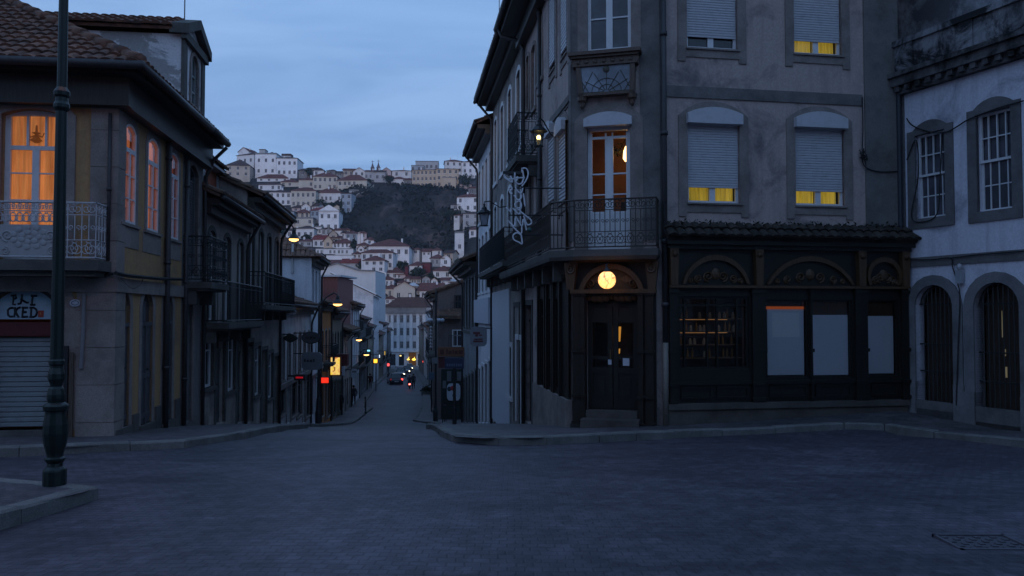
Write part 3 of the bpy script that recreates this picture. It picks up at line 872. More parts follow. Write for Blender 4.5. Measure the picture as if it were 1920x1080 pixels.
    return q0, q1, zb, zsp, zs0, zs1
SHOP = left_corner()

# --- lunette shop sign and red box over the roller shutter
def lunette():
    q0, q1, zb, zsp, zs0, zs1 = SHOP
    root = thing('shop_sign', 'pale blue half round shop sign with dark letters above the grey roller shutter', 'sign', tuple(FA.p((q0 + q1) / 2, zs1, -.1)))
    d = -.1; A = arc(q0 + .015, q1 - .015, zsp, .25)
    mb = MB(); FA.extr(mb, [(q0 + .015, zs1 + .03), (q1 - .015, zs1 + .03)] + A, d - .04, d)
    mb.build('sign_board', paint('pale blue sign', (.30, .42, .50), .4), root)
    L = MB()
    def px(x, y): return FA.hit(x / 7.715, 520 + y / 7.715, d)
    def S(pts, r=.017):
        L.tube([FA.p(*px(x, y), d + .006) for x, y in pts], r, 4)
    for p in ([(195, 250), (195, 330), (188, 392), (228, 392)], [(165, 266), (235, 256), (238, 300), (190, 322)], [(260, 385), (298, 378), (318, 320), (325, 245)], [(300, 312), (350, 345), (385, 368), (415, 365)],
              [(448, 266), (538, 268)], [(478, 270), (466, 330), (465, 395)], [(440, 398), (512, 396)],
              [(195, 440), (140, 448), (115, 480), (118, 540), (145, 568), (190, 566)], [(210, 432), (218, 500), (208, 575)], [(215, 435), (238, 470), (232, 500), (250, 545), (275, 578)], [(238, 478), (262, 445), (300, 432)],
              [(318, 438), (405, 440)], [(340, 440), (330, 505), (325, 570)], [(330, 506), (388, 500)], [(315, 572), (408, 568)],
              [(432, 440), (490, 438), (528, 465), (538, 510), (520, 555), (490, 572), (430, 572)], [(455, 440), (448, 570)]): S(p)
    L.build('lettering', paint('near black letter paint', (.012, .016, .022), .4), root)
    a, b = px(555, 575), px(635, 480); rb = MB(); FA.box(rb, a[0], b[0], a[1], b[1], d, d + .012); rb.build('red_square', paint('dull red square', (.30, .05, .035), .4), root)
    c, e = px(583, 540), px(600, 505); rb = MB(); FA.box(rb, c[0], e[0], c[1], e[1], d + .012, d + .018); rb.build('square_mark', paint('ochre mark', (.42, .2, .08)), root)
    mb = MB(); FA.box(mb, q0 + .02, q1 - .02, zs0 + .02, zs1 - .02, -.19, -.05)
    bx = mb.build('shutter_box', paint('dark red box', (.085, .016, .018), .45), root)
    # oval plaque
    oc = FA.hit(141, 568, .05); mb = MB(); n = 20
    pts = [(oc[0] + .085 * cos(2 * pi * i / n), oc[1] + .06 * sin(2 * pi * i / n)) for i in range(n)]
    FA.extr(mb, pts, .04, .06)
    pl = single(mb, 'number_plaque', paint('white enamel', (.42, .46, .52), .3), 'small white oval enamel plaque on the granite pier beside the shop', 'plaque', FA.p(oc[0], oc[1], .05))
    mb = MB(); pts2 = [FA.p(oc[0] + .055 * cos(2 * pi * i / n), oc[1] + .036 * sin(2 * pi * i / n), .062) for i in range(n + 1)]
    mb.tube(pts2, .006, 4, False); mb.build('oval_rim', paint('blue grey rim', (.10, .12, .2)), pl)
lunette()

# ================================================================ narrow grey house with white attic gable
nb = thing('grey_house', 'narrow grey house with louvred balcony door and white gabled attic', 'house', tuple(FBb.p(.8, gz(18))))
def narrow_grey():
    h = []
    a, b, c, e = FBb.rect(348, 367.5, 308, 516)
    sl = slats_mb(FBb, a + .03, b - .03, c, e - .3, -.1, .06, .02).build('louvred_shutter', paint('brown grey louvre', (.11, .10, .105), .6), nb)
    fb = MB(); frame(fb, FBb, a, b, c, e, .2, -.14, -.06, .05, .05, (.5,), ()); fb.build('shutter_frame', paint('brown grey frame', (.10, .095, .1)), sl)
    pm = MB(); A = arc(a, b, e - .2, .2); pm.poly([FBb.p(q, z, -.12) for q, z in [(a, e - .31), (b, e - .31)] + A]); pm.build('transom_pane', M_glass2, sl)
    tb = MB(); surround(tb, FBb, a, b, c, e, .2, .14, -.05, .03, False); tb.build('surround', M_granite, sl)
    h.append((a, b, c, e, .2))
    a, b, c, e = FBb.rect(345, 360, 560, 790); c = gz(18) + .2
    h.append(door(nb, FBb, a, b, c, e, 0, wood('brown door', (.06, .05, .045)), M_granite, .13, .18, .5))
    mb = MB(); g0 = gz(20) - .8; ez = EZL
    wall(mb, FBb, 0, FBb.L, g0, ez, h)
    bk = [FBb.o - FBb.n * 10, FBb.o + FBb.u * FBb.L - FBb.n * 10]
    shell(mb, [tuple(FBb.o), tuple(FBb.o + FBb.u * FBb.L), tuple(bk[1]), tuple(bk[0])], g0, ez, (0,))
    mb.build('wall', GREYR, nb)
    ub = MB(); L = FBb.L
    FBb.box(ub, .002, L, ez - .5, ez - .02, .012, .22); FBb.box(ub, .002, L - .02, ez - .02, ez + .08, .01, .47)
    ub.build('eave', M_soffit, nb)
    bb = MB(); FBb.box(bb, .0, L, CAMZ + .38, CAMZ + .62, -.02, .055); bb.build('string_course', M_granite_dark, nb)
    # balcony
    z1 = FBb.Z(372, 440, .7); zf = FBb.Z(372, 523, .7)
    balcony(nb, FBb, .05, L + .05, zf, zf + 1.0, 0, .62, M_iron, M_granite_dark, True)
    pipe(nb, FBb, .09, gz(18), ez - .3, .05, .07)
    # roof strip in front of the attic and the attic block itself
    k = .6; ov = .52; zE = ez + .1; rb = MB()
    upB = V((-FBb.n.x, -FBb.n.y, k)).normalized()
    tiles(rb, FBb.p(.003, zE, ov), FBb.p(L - .1, zE, ov), upB, .58, 0, 0, .2, .31, 5)
    rb.build('roof', M_tile, nb)
    gb = MB(); gb.tube([FBb.p(0, zE - .02, ov + .07), FBb.p(L - .12, zE - .02, ov + .07)], .075, 8)
    gb.tube([FBb.p(L - .14, zE - .1, ov + .05), FBb.p(L - .1, zE - .4, ov * .5), FBb.p(L - .05, zE - .8, .08), FBb.p(L - .05, zE - 1.1, .07), FBb.p(L - .05, gz(19), .07)], .045, 8)
    gb.build('gutter', M_pipe, nb, True)
    Fz = Fac(tuple(FBb.o - FBb.n * .03), tuple(FBb.o + FBb.u * L - FBb.n * .03))
    z0 = ez + .1; zt = CAMZ + 6.13; zp = CAMZ + 6.52; D = 7.5
    a, b, c, e = Fz.rect(362, 374, 110, 205)
    wx0, wx1 = .62, 1.2
    hole = win(nb, Fz, wx0, wx1, c, e, .25, paint('grey green frame', (.25, .27, .27)), (.5,), (.62, .3), M_glass, M_granite, .1, .12, .05)
    ab_ = MB(); wall(ab_, Fz, 0, L, z0, zt, [hole], .15)
    ab_.poly([Fz.p(0, zt), Fz.p(L, zt), Fz.p(L / 2, zp)])
    for S in (0, L):
        q = [Fz.p(S, z0), Fz.p(S, z0, -D), Fz.p(S, zt, -D), Fz.p(S, zt)]; ab_.poly(q)
    ab_.poly([Fz.p(0, z0, -D), Fz.p(L, z0, -D), Fz.p(L, zt, -D), Fz.p(L / 2, zp, -D), Fz.p(0, zt, -D)])
    ao = ab_.build('attic', plaster('peeling white render', (.66, .63, .65), (.34, .32, .32), .5, .53, .8, False), nb)
    cb = MB()
    Fz.box(cb, -.03, .22, z0, zt, -.03, .04); Fz.box(cb, L - .22, L + .03, z0, zt, -.03, .04)
    Fz.box(cb, -.12, L + .12, zt - .12, zt + .06, -.02, .1)
    for S0, S1 in ((-.16, L / 2), (L + .16, L / 2)):
        A = [(S0, zt - .02), (S1, zp + .02), (S1, zp + .24), (S0, zt + .2)]
        Fz.extr(cb, A if S0 < S1 else A[::-1], -.25, .16)
    cb.build('gable_trim', M_granite_dark, ao)
    rb = MB(); hw = L / 2 + .15; rs = zp - zt; U = V((Fz.u.x * hw, Fz.u.y * hw, rs + .08))
    tiles(rb, Fz.p(-.18, zt + .1, -D), Fz.p(-.18, zt + .1, -.2), U, U.length, 0, 0, .2, .31, 5)
    U2 = V((-Fz.u.x * hw, -Fz.u.y * hw, rs + .08)); tiles(rb, Fz.p(L + .18, zt + .1, -.2), Fz.p(L + .18, zt + .1, -D), U2, U2.length, 0, 0, .2, .31, 4)
    rb.build('attic_roof', M_tile, ao)
    kb = MB()
    for i in range(24):
        z = zp + .15; kb.tube([Fz.p(L / 2, z + .015, -.2 - i * .31), Fz.p(L / 2, z - .015, -.2 - (i + 1.1) * .31)], [.11, .095], 7)
    kb.build('ridge_tile', M_tile, ao, True)
narrow_grey()
def antenna(loc, h, label, rot=0, arms=4, tilt=0):
    mb = MB(); p = V(loc); mb.tube([p, p + V((0, 0, h))], .014, 5)
    d = V((cos(rot), sin(rot), tilt)); a = p + V((0, 0, h * .93))
    mb.tube([a - d * .25, a + d * .65], .01, 4); q = V((-sin(rot), cos(rot), 0))
    for i in range(arms):
        c = a + d * (-.2 + .8 * i / (arms - 1)); L = .34 - .04 * i
        mb.tube([c - q * L, c + q * L], .007, 4)
    return single(mb, 'roof_antenna', metal('antenna metal', (.12, .12, .13)), label, 'antenna', loc)
antenna(tuple(at(346, 42, 18.0)), .75, 'thin aerial on the ridge of the white attic gable at upper left', .4)

# ================================================================ rest of the left row
WHI = plaster('off white render', (.58, .55, .56), (.25, .25, .26), .5, .68, .6)
WHI2 = plaster('cool white render', (.62, .61, .65), (.34, .34, .38), .5, .7, .5)
BEI = plaster('beige render', (.31, .27, .23), (.18, .16, .145), .48, .7, .6)
TAN = plaster('tan render', (.26, .20, .155), (.14, .12, .1), .48, .7, .6)
ORA = plaster('orange render', (.42, .17, .06), (.22, .11, .06), .5, .7, .6)
GRY = plaster('blue grey render', (.22, .23, .25), (.14, .145, .155), .48, .7, .6)
DIRT = plaster('dirty grey render', (.36, .31, .285), (.12, .11, .11), .42, .66, .6)
h2, F2 = street_house('terraced_house', 'grey house with red planked attic and black iron balcony, next past the narrow grey house', 'L', 19.05, 24.1, 3.05, DIRT, 3,
                      [(-.15, 2.1)], ['w', 'd', 'w', 'd'], 7, 1.6, trim=M_granite_dark, ww=.62, bal={0: (.05, 2.75, -.2)}, over=.55)
def attic2():
    Fz = Fac(tuple(F2.o - F2.n * .9), tuple(F2.o + F2.u * F2.L - F2.n * .9))
    a, b = 1.0, F2.L + .05; z0 = CAMZ + 3.05; z1 = CAMZ + 4.25
    mb = MB(); Fz.box(mb, a, b, z0, z1, -2.2, 0)
    n = 24; w = (b - a) / n
    for i in range(n): Fz.box(mb, a + w * i + .006, a + w * (i + 1) - .006, z0, z1 - .02, 0, .018)
    o = mb.build('attic', paint('red brown planks', (.26, .07, .035), .7, .2), h2)
    fb = MB()
    for s in (a + 1.1, a + 2.2):
        Fz.box(fb, s, s + .5, z0 + .5, z1 - .12, .018, .03)
    fb.build('attic_window', M_glass2, o)
    tb = MB(); Fz.box(tb, a - .03, a + .08, z0, z1 + .02, -.1, .05); Fz.box(tb, b - .1, b + .02, z0, z1 + .02, -.1, .06); Fz.box(tb, a - .1, b + .1, z1, z1 + .07, -2.2, .25)
    tb.build('attic_trim', paint('pale grey flashing', (.36, .37, .39)), o)
    rb = MB(); k = V((-Fz.n.x, -Fz.n.y, .42)); tiles(rb, Fz.p(a - .15, z1 + .1, .25), Fz.p(b + .15, z1 + .1, .25), k, 3.2, 0, 0, .24, .4, 4); rb.build('attic_roof', M_tile2, o)
    mb = MB(); c = Fz.p(a - .45, CAMZ + 4.55, -1.6); mb.box(c.x - .3, c.x + .3, c.y - .4, c.y + .4, c.z - 1.2, c.z + .4); mb.box(c.x - .38, c.x + .38, c.y - .48, c.y + .48, c.z + .4, c.z + .5)
    mb.build('chimney', plaster('sooty chimney', (.22, .13, .1), None, .45, .7, 2.0), h2)
attic2()
h3, F3 = street_house('terraced_house', 'dark grey house with long black balcony and deep overhanging eave', 'L', 24.15, 30.3, 3.85, DIRT, 4,
                      [(.3, 2.75)], ['d', 'w', 'd', 'w', 'd'], 8, 1.8, trim=M_granite_dark, ww=.62, bal={0: (-.05, 4.05, .3)}, over=.62)
mb = MB()
for q in (F3.p(2.0, CAMZ + 5.0, -2.2), ):
    mb.box(q.x - .35, q.x + .35, q.y - .3, q.y + .3, q.z - 1, q.z + .55); mb.box(q.x - .42, q.x + .42, q.y - .37, q.y + .37, q.z + .55, q.z + .64)
mb.build('chimney', plaster('sooty chimney', (.22, .13, .1), None, .45, .7, 2.0), h3)
h4, F4 = street_house('terraced_house', 'low pale house with shop front below the tall white tile-roofed gable', 'L', 30.4, 39.9, .55, WHI, 6,
                      [(-2.55, -.85)], ['s', 'd', 's', 's', 'd', 's'], 7, 1.2, trim=M_granite, ww=.7, fm=paint('grey frames', (.2, .2, .21)), over=.5, gw=1.05)
h5, F5 = street_house('tall_house', 'tall white house with brown hipped tile roof behind the wall lamp', 'L', 40.0, 44.2, 3.1, WHI2, 3,
                      [(-2.9, -1.1), (.3, 2.3)], ['s', 'd', 's'], 9, 2.3, trim=None, ww=.7, over=.55, hip=True, roofm=rooftile('brown tiles', (.17, .10, .075), (.09, .06, .05)), pipes=True)
h6, F6 = street_house('street_house', 'narrow orange fronted house just beyond the tall white hipped house', 'L', 44.3, 50.0, .75, ORA, 3,
                      [(-2.7, -.9)], ['s', 'd', 's'], 9, 1.5, trim=M_granite, ww=.85, over=.5, bal={0: (.6, 2.4, -2.75)})
h7, F7 = street_house('street_house', 'tan rendered house standing behind the lit yellow advertising sign', 'L', 50.1, 58.0, .35, TAN, 4,
                      [(-3.1, -1.2)], ['d', 's', 'd', 's'], 9, 1.6, trim=M_granite_dark, ww=.8, over=.6)
h8, F8 = street_house('street_house', 'low grey house with jutting mossy eave beside the second bracket lamp', 'L', 58.1, 67, -1.0, DIRT, 4,
                      [(-4.0, -2.2)], ['s', 'd', 's', 'd'], 9, 1.4, trim=None, ww=.9, over=.8)
h9, F9 = street_house('street_house', 'white house with hanging balconies halfway down the left row', 'L', 67.1, 78, 1.0, WHI2, 4,
                      [(-4.4, -2.5), (-1.4, .5)], ['s', 'd', 's', 's'], 9, 1.6, trim=None, ww=1.0, bal={0: (.5, 3.5, -4.5), 1: (1.2, 2.8, -1.5)})
h10, F10 = street_house('street_house', 'pale blue-grey house with dark balcony row far down the left side', 'L', 78.1, 92, -.2, GRY, 5,
                        [(-5.0, -3.2), (-2.2, -.6)], ['s', 'd', 's', 's', 'd'], 10, 1.7, trim=None, ww=1.0, bal={0: (.4, 4.4, -5.1), 1: (.4, 4.4, -2.3)})
h11, F11 = street_house('street_house', 'plain cream house before the tall bare white gable on the left', 'L', 92.1, 106, -1.2, BEI, 4,
                        [(-5.8, -4.0), (-3.4, -1.8)], ['s', 's', 'd', 's'], 9, 1.7, trim=None, ww=1.1)
# tall white building with bare sloping end wall
tw = thing('tall_building', 'tall bare white end wall with sloping top rising over the left row', 'building', (xL(112) - 2.4, 112, gz(112)))
def tallwhite():
    F = Fac((xL(107), 107), (xL(126), 126)); g0 = gz(126) - 1
    zl, zr_ = CAMZ + 5.4, CAMZ + 2.6; W_ = 5.6
    e0 = F.o; b0 = F.o - F.n * W_; e1 = F.o + F.u * F.L; b1 = e1 - F.n * W_
    mb = MB()
    mb.poly([(b0.x, b0.y, g0), (e0.x, e0.y, g0), (e0.x, e0.y, zr_), (b0.x, b0.y, zl)])
    mb.poly([(b1.x, b1.y, g0), (e1.x, e1.y, g0), (e1.x, e1.y, zr_), (b1.x, b1.y, zl)])
    mb.poly([(b0.x, b0.y, g0), (b1.x, b1.y, g0), (b1.x, b1.y, zl), (b0.x, b0.y, zl)])
    hs = []
    for fl in range(3):
        for c in range(5):
            m = 2 + c * 3.7; zz = g0 + 4 + fl * 3
            hs.append(win(tw, F, m - .6, m + .6, zz, zz + 1.8, 0, M_white, (.5,), (), M_glass))
    wall(mb, F, 0, F.L, g0, zr_, hs); mb.build('wall', WHI2, tw)
    rb = MB(); q = [F.p(-.3, zr_ - .05, .4), F.p(F.L, zr_ - .05, .4), F.p(F.L, zl + .1, -W_ - .1), F.p(-.3, zl + .1, -W_ - .1)]
    rb.prism(q, [p + V((0, 0, .16)) for p in q]); rb.build('roof', farroof('far clay roof', (.11, .055, .045)), tw)
    fb = MB(); fb.tube([F.p(-.32, zr_ + .1, .4), F.p(-.32, zl + .26, -W_ - .1)], .09, 5); fb.build('verge', M_white, tw)
tallwhite()
rdb = thing('rooftop_shed', 'red ribbed metal cladding above the orange house roof', 'shed', tuple(at(600, 560, 62)))
def redshed():
    a = at(585, 548, 62); b = at(633, 548, 62); z1 = at(600, 519, 62).z; z0 = gz(62)
    F = Fac((a.x, a.y), (b.x, b.y)); mb = MB(); F.box(mb, 0, F.L, z0, z1, -6, 0)
    n = 18
    for i in range(n): F.box(mb, F.L * i / n, F.L * (i + .5) / n, z1 - 1.5, z1 - .02, 0, .05)
    mb.build('cladding', paint('red brown cladding', (.19, .07, .065), .6, .2), rdb)
    rb = MB(); q = [F.p(-.1, z1, .3), F.p(F.L + .3, z1, .3), F.p(F.L + .3, z1 + .1, -6.2), F.p(-.1, z1 + .1, -6.2)]
    rb.prism(q, [p + V((0, 0, .15)) for p in q]); rb.build('roof', paint('pale metal roof', (.44, .45, .48)), rdb)
redshed()
for args in (('street_house', 'beige house with shuttered front beyond the tall white gable, left row', 126.2, 145, -3.0, BEI, 5, [(-7.5, -5.7), (-5.1, -3.5)]),
             ('street_house', 'white three-storey house near the far end of the left row', 145.2, 170, -1.6, WHI2, 6, [(-8.2, -6.4), (-5.2, -3.4)]),
             ('street_house', 'grey last house of the left row beside the white pilastered block', 170.2, 200, -3.4, GRY, 6, [(-9.4, -7.6), (-6.6, -4.8)])):
    street_house(args[0], args[1], 'L', args[2], args[3], args[4], args[5], args[6], args[7], ['s', 'd', 's', 's'], 10, 2.0, ww=1.3, bal={0: (.5, 4, args[7][0][0] - .2)}, band=False)
# ================================================================ RIGHT CORNER BUILDING
PB, PC = (1.233, 16.37), (2.97, 15.9)
PD = (8.16, 16.77)
FS = Fac((xR(23), 23), PB)          # street side (left to right: far to near)
FC = Fac(PB, PC)                    # chamfered corner
FM = Fac(PC, PD)                    # main front
EZR = CAMZ + 8.4
ROSE = plaster('weathered grey rose render', (.43, .34, .315), (.19, .16, .16), .5, .66, 1.0)
cb_ = thing('corner_building', 'three storey grey corner building with chamfered corner and dark ornate shop front', 'building', (4.5, 17.5, gz(17)))
LIT_Y = litcloth('lit yellow curtain', (.86, .62, .08), .35, tuple(FM.u), .07, .3)
M_shut2 = paint('pale roller shutter', (.46, .45, .48), .5)
def shuttered(F, x0, x1, yt, ysh, yb, hood, lit, arch=.1, root=cb_, rows=True, fl=0.0):
    s0, s1, z0, z1 = F.rect(x0, x1, yt, yb)
    zs = F.Z((x0 + x1) / 2, ysh)
    mb = MB(); frame(mb, F, s0, s1, z0, z1, 0, -.14, -.07, .055, .03, ((.5, .12),), ())
    o = mb.build('window', M_white, root)
    pane_mb(F, s0 + .01, s1 - .01, z0 + .01, z1, 0, -.11).build('pane', M_clear if lit else M_glass, o)
    if lit:
        for k, (a, b) in enumerate(((s0 + .08, s0 + (s1 - s0) * .45), (s0 + (s1 - s0) * .55, s1 - .08))):
            curtain_mb(F, a, b, z0 + .03, zs + .15, -.17, .015, .09, k + int(x0)).build('curtain', LIT_Y, o)
    zt = z1 - (.22 if hood else 0)
    slats_mb(F, s0 + .01, s1 - .01, zs, zt + .02, -.055 + fl, .052 if not fl else .085, .012 if not fl else .026).build('shutter', M_shut2, o)
    if hood:
        hb = MB(); A = arc(s0 - .03, s1 + .03, zt + .2, .13)
        F.extr(hb, [(s0 - .03, zt), (s1 + .03, zt)] + A, -.05, .14); hb.build('shutter_box', M_shut2, o)
    tb = MB(); surround(tb, F, s0, s1, z0, z1 + (.05 if hood else 0), .1 if hood else 0, .19, -.05, .025, False, .2)
    F.box(tb, s0 - .19, s1 + .19, z0 - .19, z0 - .002, -.05, .025); F.box(tb, s0 - .02, s1 + .05, z0 - .035, z0 - .001, .025, .06)
    for sg in (s0 - .19, s1 + .03): F.box(tb, sg, sg + .16, z0 - .28, z0 - .19, -.02, .026)
    tb.build('surround', M_granite, o)
    return (s0, s1, z0, z1 + (.05 if hood else 0), .1 if hood else 0)
def right_corner():
    hm, hc, hs = [], [], []
    hm.append(shuttered(FM, 1291, 1389, 214, 352, 381, True, True))
    hm.append(shuttered(FM, 1494, 1586, 222, 359, 386, True, True))
    hm.append(shuttered(FM, 1291, 1387, -85, 70, 92, False, False))
    hm.append(shuttered(FM, 1494, 1584, -72, 78, 103, False, True))
    # chamfer: French window over the balcony, upper window
    a, b, c, e = FC.rect(1102, 1183, 212, 467)
    RM = (a + .03, b - .03, c, e - .3)
    zt = FC.Z(1142, 238)
    hc.append((a, b, c, zt, 0))
    fw = MB(); frame(fw, FC, a, b, c, zt, 0, -.14, -.07, .06, .03, ((.5, .12, 0, .93),), ((.92, .05), (.62, .03), (.45, .025), (.30, .05)))
    for q0, q1 in ((a + .06, a + (b - a) * .44), (a + (b - a) * .56, b - .06)):
        FC.box(fw, q0, q0 + .03, c, zt - .1, -.138, -.072); FC.box(fw, q1 - .03, q1, c, zt - .1, -.138, -.072); FC.box(fw, q0, q1, c + .06, c + .72, -.13, -.08)
    fo = fw.build('french_window', M_white, cb_); pane_mb(FC, a + .02, b - .02, c + .02, zt - .02, 0, -.105).build('pane', M_clear, fo)
    hb = MB(); A = arc(a - .05, b + .05, zt + .16, .12); FC.extr(hb, [(a - .05, zt), (b + .05, zt)] + A, -.05, .16); hb.build('shutter_box', M_shut2, fo)
    # the lit room behind it
    rm = MB(); D = -1.6
    q = lambda s, z, d: FC.p(s, z, d)
    r0, r1, f0, f1 = a - .5, b + .7, c - .05, zt + .25
    rm.poly([q(r0, f0, D), q(r1, f0, D), q(r1, f1, D), q(r0, f1, D)]); rm.poly([q(r0, f0, -.2), q(r0, f0, D), q(r0, f1, D), q(r0, f1, -.2)])
    rm.poly([q(r1, f0, D), q(r1, f0, -.2), q(r1, f1, -.2), q(r1, f1, D)]); rm.poly([q(r0, f1, -.2), q(r0, f1, D), q(r1, f1, D), q(r1, f1, -.2)]); rm.poly([q(r0, f0, D), q(r0, f0, -.2), q(r1, f0, -.2), q(r1, f0, D)])
    rm.build('room', paint('orange room wall', (.40, .205, .10), .9), fo)
    db = MB(); FC.box(db, a + .52, b + .2, c, c + 1.12, D + .01, D + .35); db.ball(tuple(q(a + .75, c + 1.2, D + .2)), .16, 6); db.build('cupboard', wood('dark cupboard', (.03, .02, .015)), fo)
    lb = MB(); lc = q(b - .14, zt - .42, -.75); lb.lathe([(.05, .16), (.09, .05), (.10, -.1), (.06, -.16)], lc, 10)
    lamp = single(lb, 'ceiling_lamp', glow('warm lamp shade', (1, .58, .2), 5.5, (.8, .6, .3)), 'small glowing lamp hanging inside the orange lit corner balcony window', 'lamp', lc)
    lb = MB(); lb.tube([lc + V((0, 0, .16)), lc + V((0, 0, .55))], .008, 4); lb.build('cord', M_cable, lamp)
    # plant on the room's wall shelf
    vb = MB(); rr = random.Random(5); vc = q(b - .32, zt - .28, -.95)
    for i in range(46):
        p = vc + V((rr.gauss(0, .12), rr.gauss(0, .05), rr.gauss(0, .06))); n_ = V((rr.gauss(0, 1), rr.gauss(0, 1), rr.gauss(0, 1))).normalized(); t = n_.orthogonal().normalized(); s = n_.cross(t)
        vb.poly([p - t * .05, p + s * .022, p + t * .05, p - s * .022])
    vb.tube([vc + V((-.14, 0, -.1)), vc + V((0, 0, .02)), vc + V((.15, 0, .3))], .008, 4)
    single(vb, 'hanging_plant', leafy('dark leaves', (.03, .04, .015)), 'dark trailing plant seen against the orange room of the corner window', 'plant', vc)
    tb = MB(); surround(tb, FC, a, b, c, e, .14, .26, -.05, .03, False, .22); tb.build('surround', M_granite, fo)
    hc[-1] = (a, b, c, e, .14)
    bk = MB(); FC.extr(bk, [(a, zt), (b, zt)] + arc(a, b, e - .14, .14), -.3, -.06); bk.build('lintel_infill', M_white, fo)
    a, b, c, e = FC.rect(1103, 1186, -95, 95)
    cur = paint('lilac net curtain', (.16, .16, .2), .9)
    hc.append(win(cb_, FC, a, b, c, e, 0, M_white, ((.5, .13),), ((.33, .03), (.62, .03)), M_glass2, M_granite, .2, .12, .07, .03, sill=False))
    # ornate glazed sign box over the balcony window
    z0, z1 = FC.Z(1140, 182), FC.Z(1140, 108); zc0, zc1 = FC.Z(1140, 172), FC.Z(1140, 127)
    l0, l1, t0, t1 = FC.S(1093), FC.S(1190), FC.S(1080), FC.S(1197)
    ob = MB()
    FC.extr(ob, [(l0 - .04, z0), (l1 + .04, z0), (l1 + .04, z0 + .06), (l0 - .04, z0 + .06)], -.02, .2)
    for (p0, p1) in ((l0 - .04, t0), ):
        FC.extr(ob, [(l0 - .04, z0), (l0 + .06, z0), (t0 + .12, z1), (t0 + .02, z1)], -.02, .2)
        FC.extr(ob, [(l1 - .06, z0), (l1 + .04, z0), (t1 - .02, z1), (t1 - .12, z1)], -.02, .2)
    FC.box(ob, t0 - .03, t1 + .03, zc1, z1, -.02, .22); FC.box(ob, t0 - .1, t1 + .1, z1, z1 + .07, -.02, .32); FC.box(ob, t0 - .05, t1 + .05, z1 - .05, z1, -.02, .27)
    for k in range(7):
        ob.ball(tuple(FC.p(t0 + .1 + (t1 - t0 - .2) * k / 6, (zc1 + z1) / 2 - .02, .22)), .045, 5, (1.2, .5, 1))
    for s in (l0 + .02, l1 - .02):
        ob.lathe([(.02, -.24), (.05, -.2), (.06, -.12), (.1, -.08), (.11, 0)], FC.p(s, z0, .1), 8)
    for s, sg in ((t0 + .04, 1), (t1 - .04, -1)):
        ob.tube([FC.p(p, z, .2) for p, z in spiral((s, z1 - .12), .1, .03, pi / 2, sg * 1.3, 12)], .022, 5)
    oo = ob.build('sign_case', wood('brown carved case', (.10, .062, .045)), cb_)
    gb = MB(); gb.poly([FC.p(l0 + .05, z0 + .06, .17), FC.p(l1 - .05, z0 + .06, .17), FC.p(t1 - .11, zc1, .17), FC.p(t0 + .11, zc1, .17)])
    gp = gb.build('leaded_glass', glass('leaded glass', (.13, .14, .17), .25), oo)
    db = MB(); c0 = (l0 + l1) / 2; zz = z0 + .07
    for k in range(7):
        an = pi * k / 6; db.tube([FC.p(c0 + .05 * cos(an), zz + .03 * sin(an), .178), FC.p(c0 + .5 * cos(an), zz + min(.42, .5 * sin(an)) * .92, .178)], .006, 4, False)
    for rad in (.16, .3):
        db.tube([FC.p(c0 + rad * cos(pi * i / 14), zz + rad * .9 * sin(pi * i / 14), .178) for i in range(15)], .006, 4, False)
    for sg in (-1, 1):
        db.tube([FC.p(c0 + sg * .5, zz, .178), FC.p(c0 + sg * .28, zz + .42, .178)], .006, 4, False); db.tube([FC.p(c0 + sg * .62, zz + .42, .178), FC.p(c0 + sg * .36, zz, .178)], .006, 4, False)
    db.ball(tuple(FC.p(c0, zc1 - .08, .18)), .07, 6, (1, .3, 1))
    db.build('leading', paint('lead came', (.06, .05, .035)), gp)
    # street side shuttered windows and blank frames
    for x0, x1, yt, ysh, ybm, hd in ((1031, 1041, 236, 376, 380, True), (1051, 1064, 230, 376, 380, True), (1033, 1043, -30, 118, 132, True), (1055, 1066, -45, 92, 104, True)):
        hs.append(shuttered(FS, x0, x1, yt, ysh, ybm, hd, False, fl=.06))
    for x0, x1, yt, ybm in ((988, 993, 105, 210), (998, 1005, 85, 205), (1010, 1018, 60, 150), (994, 999, 300, 440), (1008, 1015, 280, 440)):
        a, b, c, e = FS.rect(x0, x1, yt, ybm)
        hs.append(win(cb_, FS, a, b, c, e, .08, M_white, (.5,), (.66, .33), M_glass, M_granite, .12, .14))
    mb = MB(); g0 = gz(23) - 1.0
    zsf = FM.Z(1450, 452)       # top of the shop front
    doorh = FC.rect(1101, 1196, 556, 768)
    zd = gz(16.1) + .46
    hc.append((doorh[0], doorh[1], zd, doorh[3], .0))
    # shop windows on the main front and street front are openings too
    SWIN = [(1268, 1400, 556, 692), (1431, 1511, 562, 708), (1517, 1592, 562, 708), (1621, 1678, 562, 704)]
    sw = []
    for x0, x1, y0, y1 in SWIN:
        r = FM.rect(x0, x1, y0, y1); sw.append(r); hm.append((*r, 0))
    SS = []
    for x0, x1, y1 in ((1018, 1029, 728), (1035, 1043, 727), (1048, 1058, 726)):
        r = FS.rect(x0, x1, 560, y1); SS.append(r); hs.append((*r, 0))
    for x0, x1, y0 in ((965, 974, 575), (984, 998, 572)):
        r = FS.rect(x0, x1, y0, 770); c = gz(FS.p(r[0], 0).y) + .2
        hs.append(door(cb_, FS, r[0], r[1], c, r[3], 0, wood('very dark door', (.02, .018, .018)), M_granite_dark, .14, .2, .4))
    wall(mb, FM, 0, FM.L, g0, EZR, hm, .22); wall(mb, FC, 0, FC.L, g0, EZR, hc, .22); wall(mb, FS, 0, FS.L, g0, EZR, hs, .22)
    shell(mb, [(xR(23), 23), PB, PC, PD, (9.6, 25), (xR(23) + 7, 26)], g0, EZR, (0, 1, 2))
    mb.build('wall', ROSE, cb_)
    # stone quoins, string course
    qb = MB()
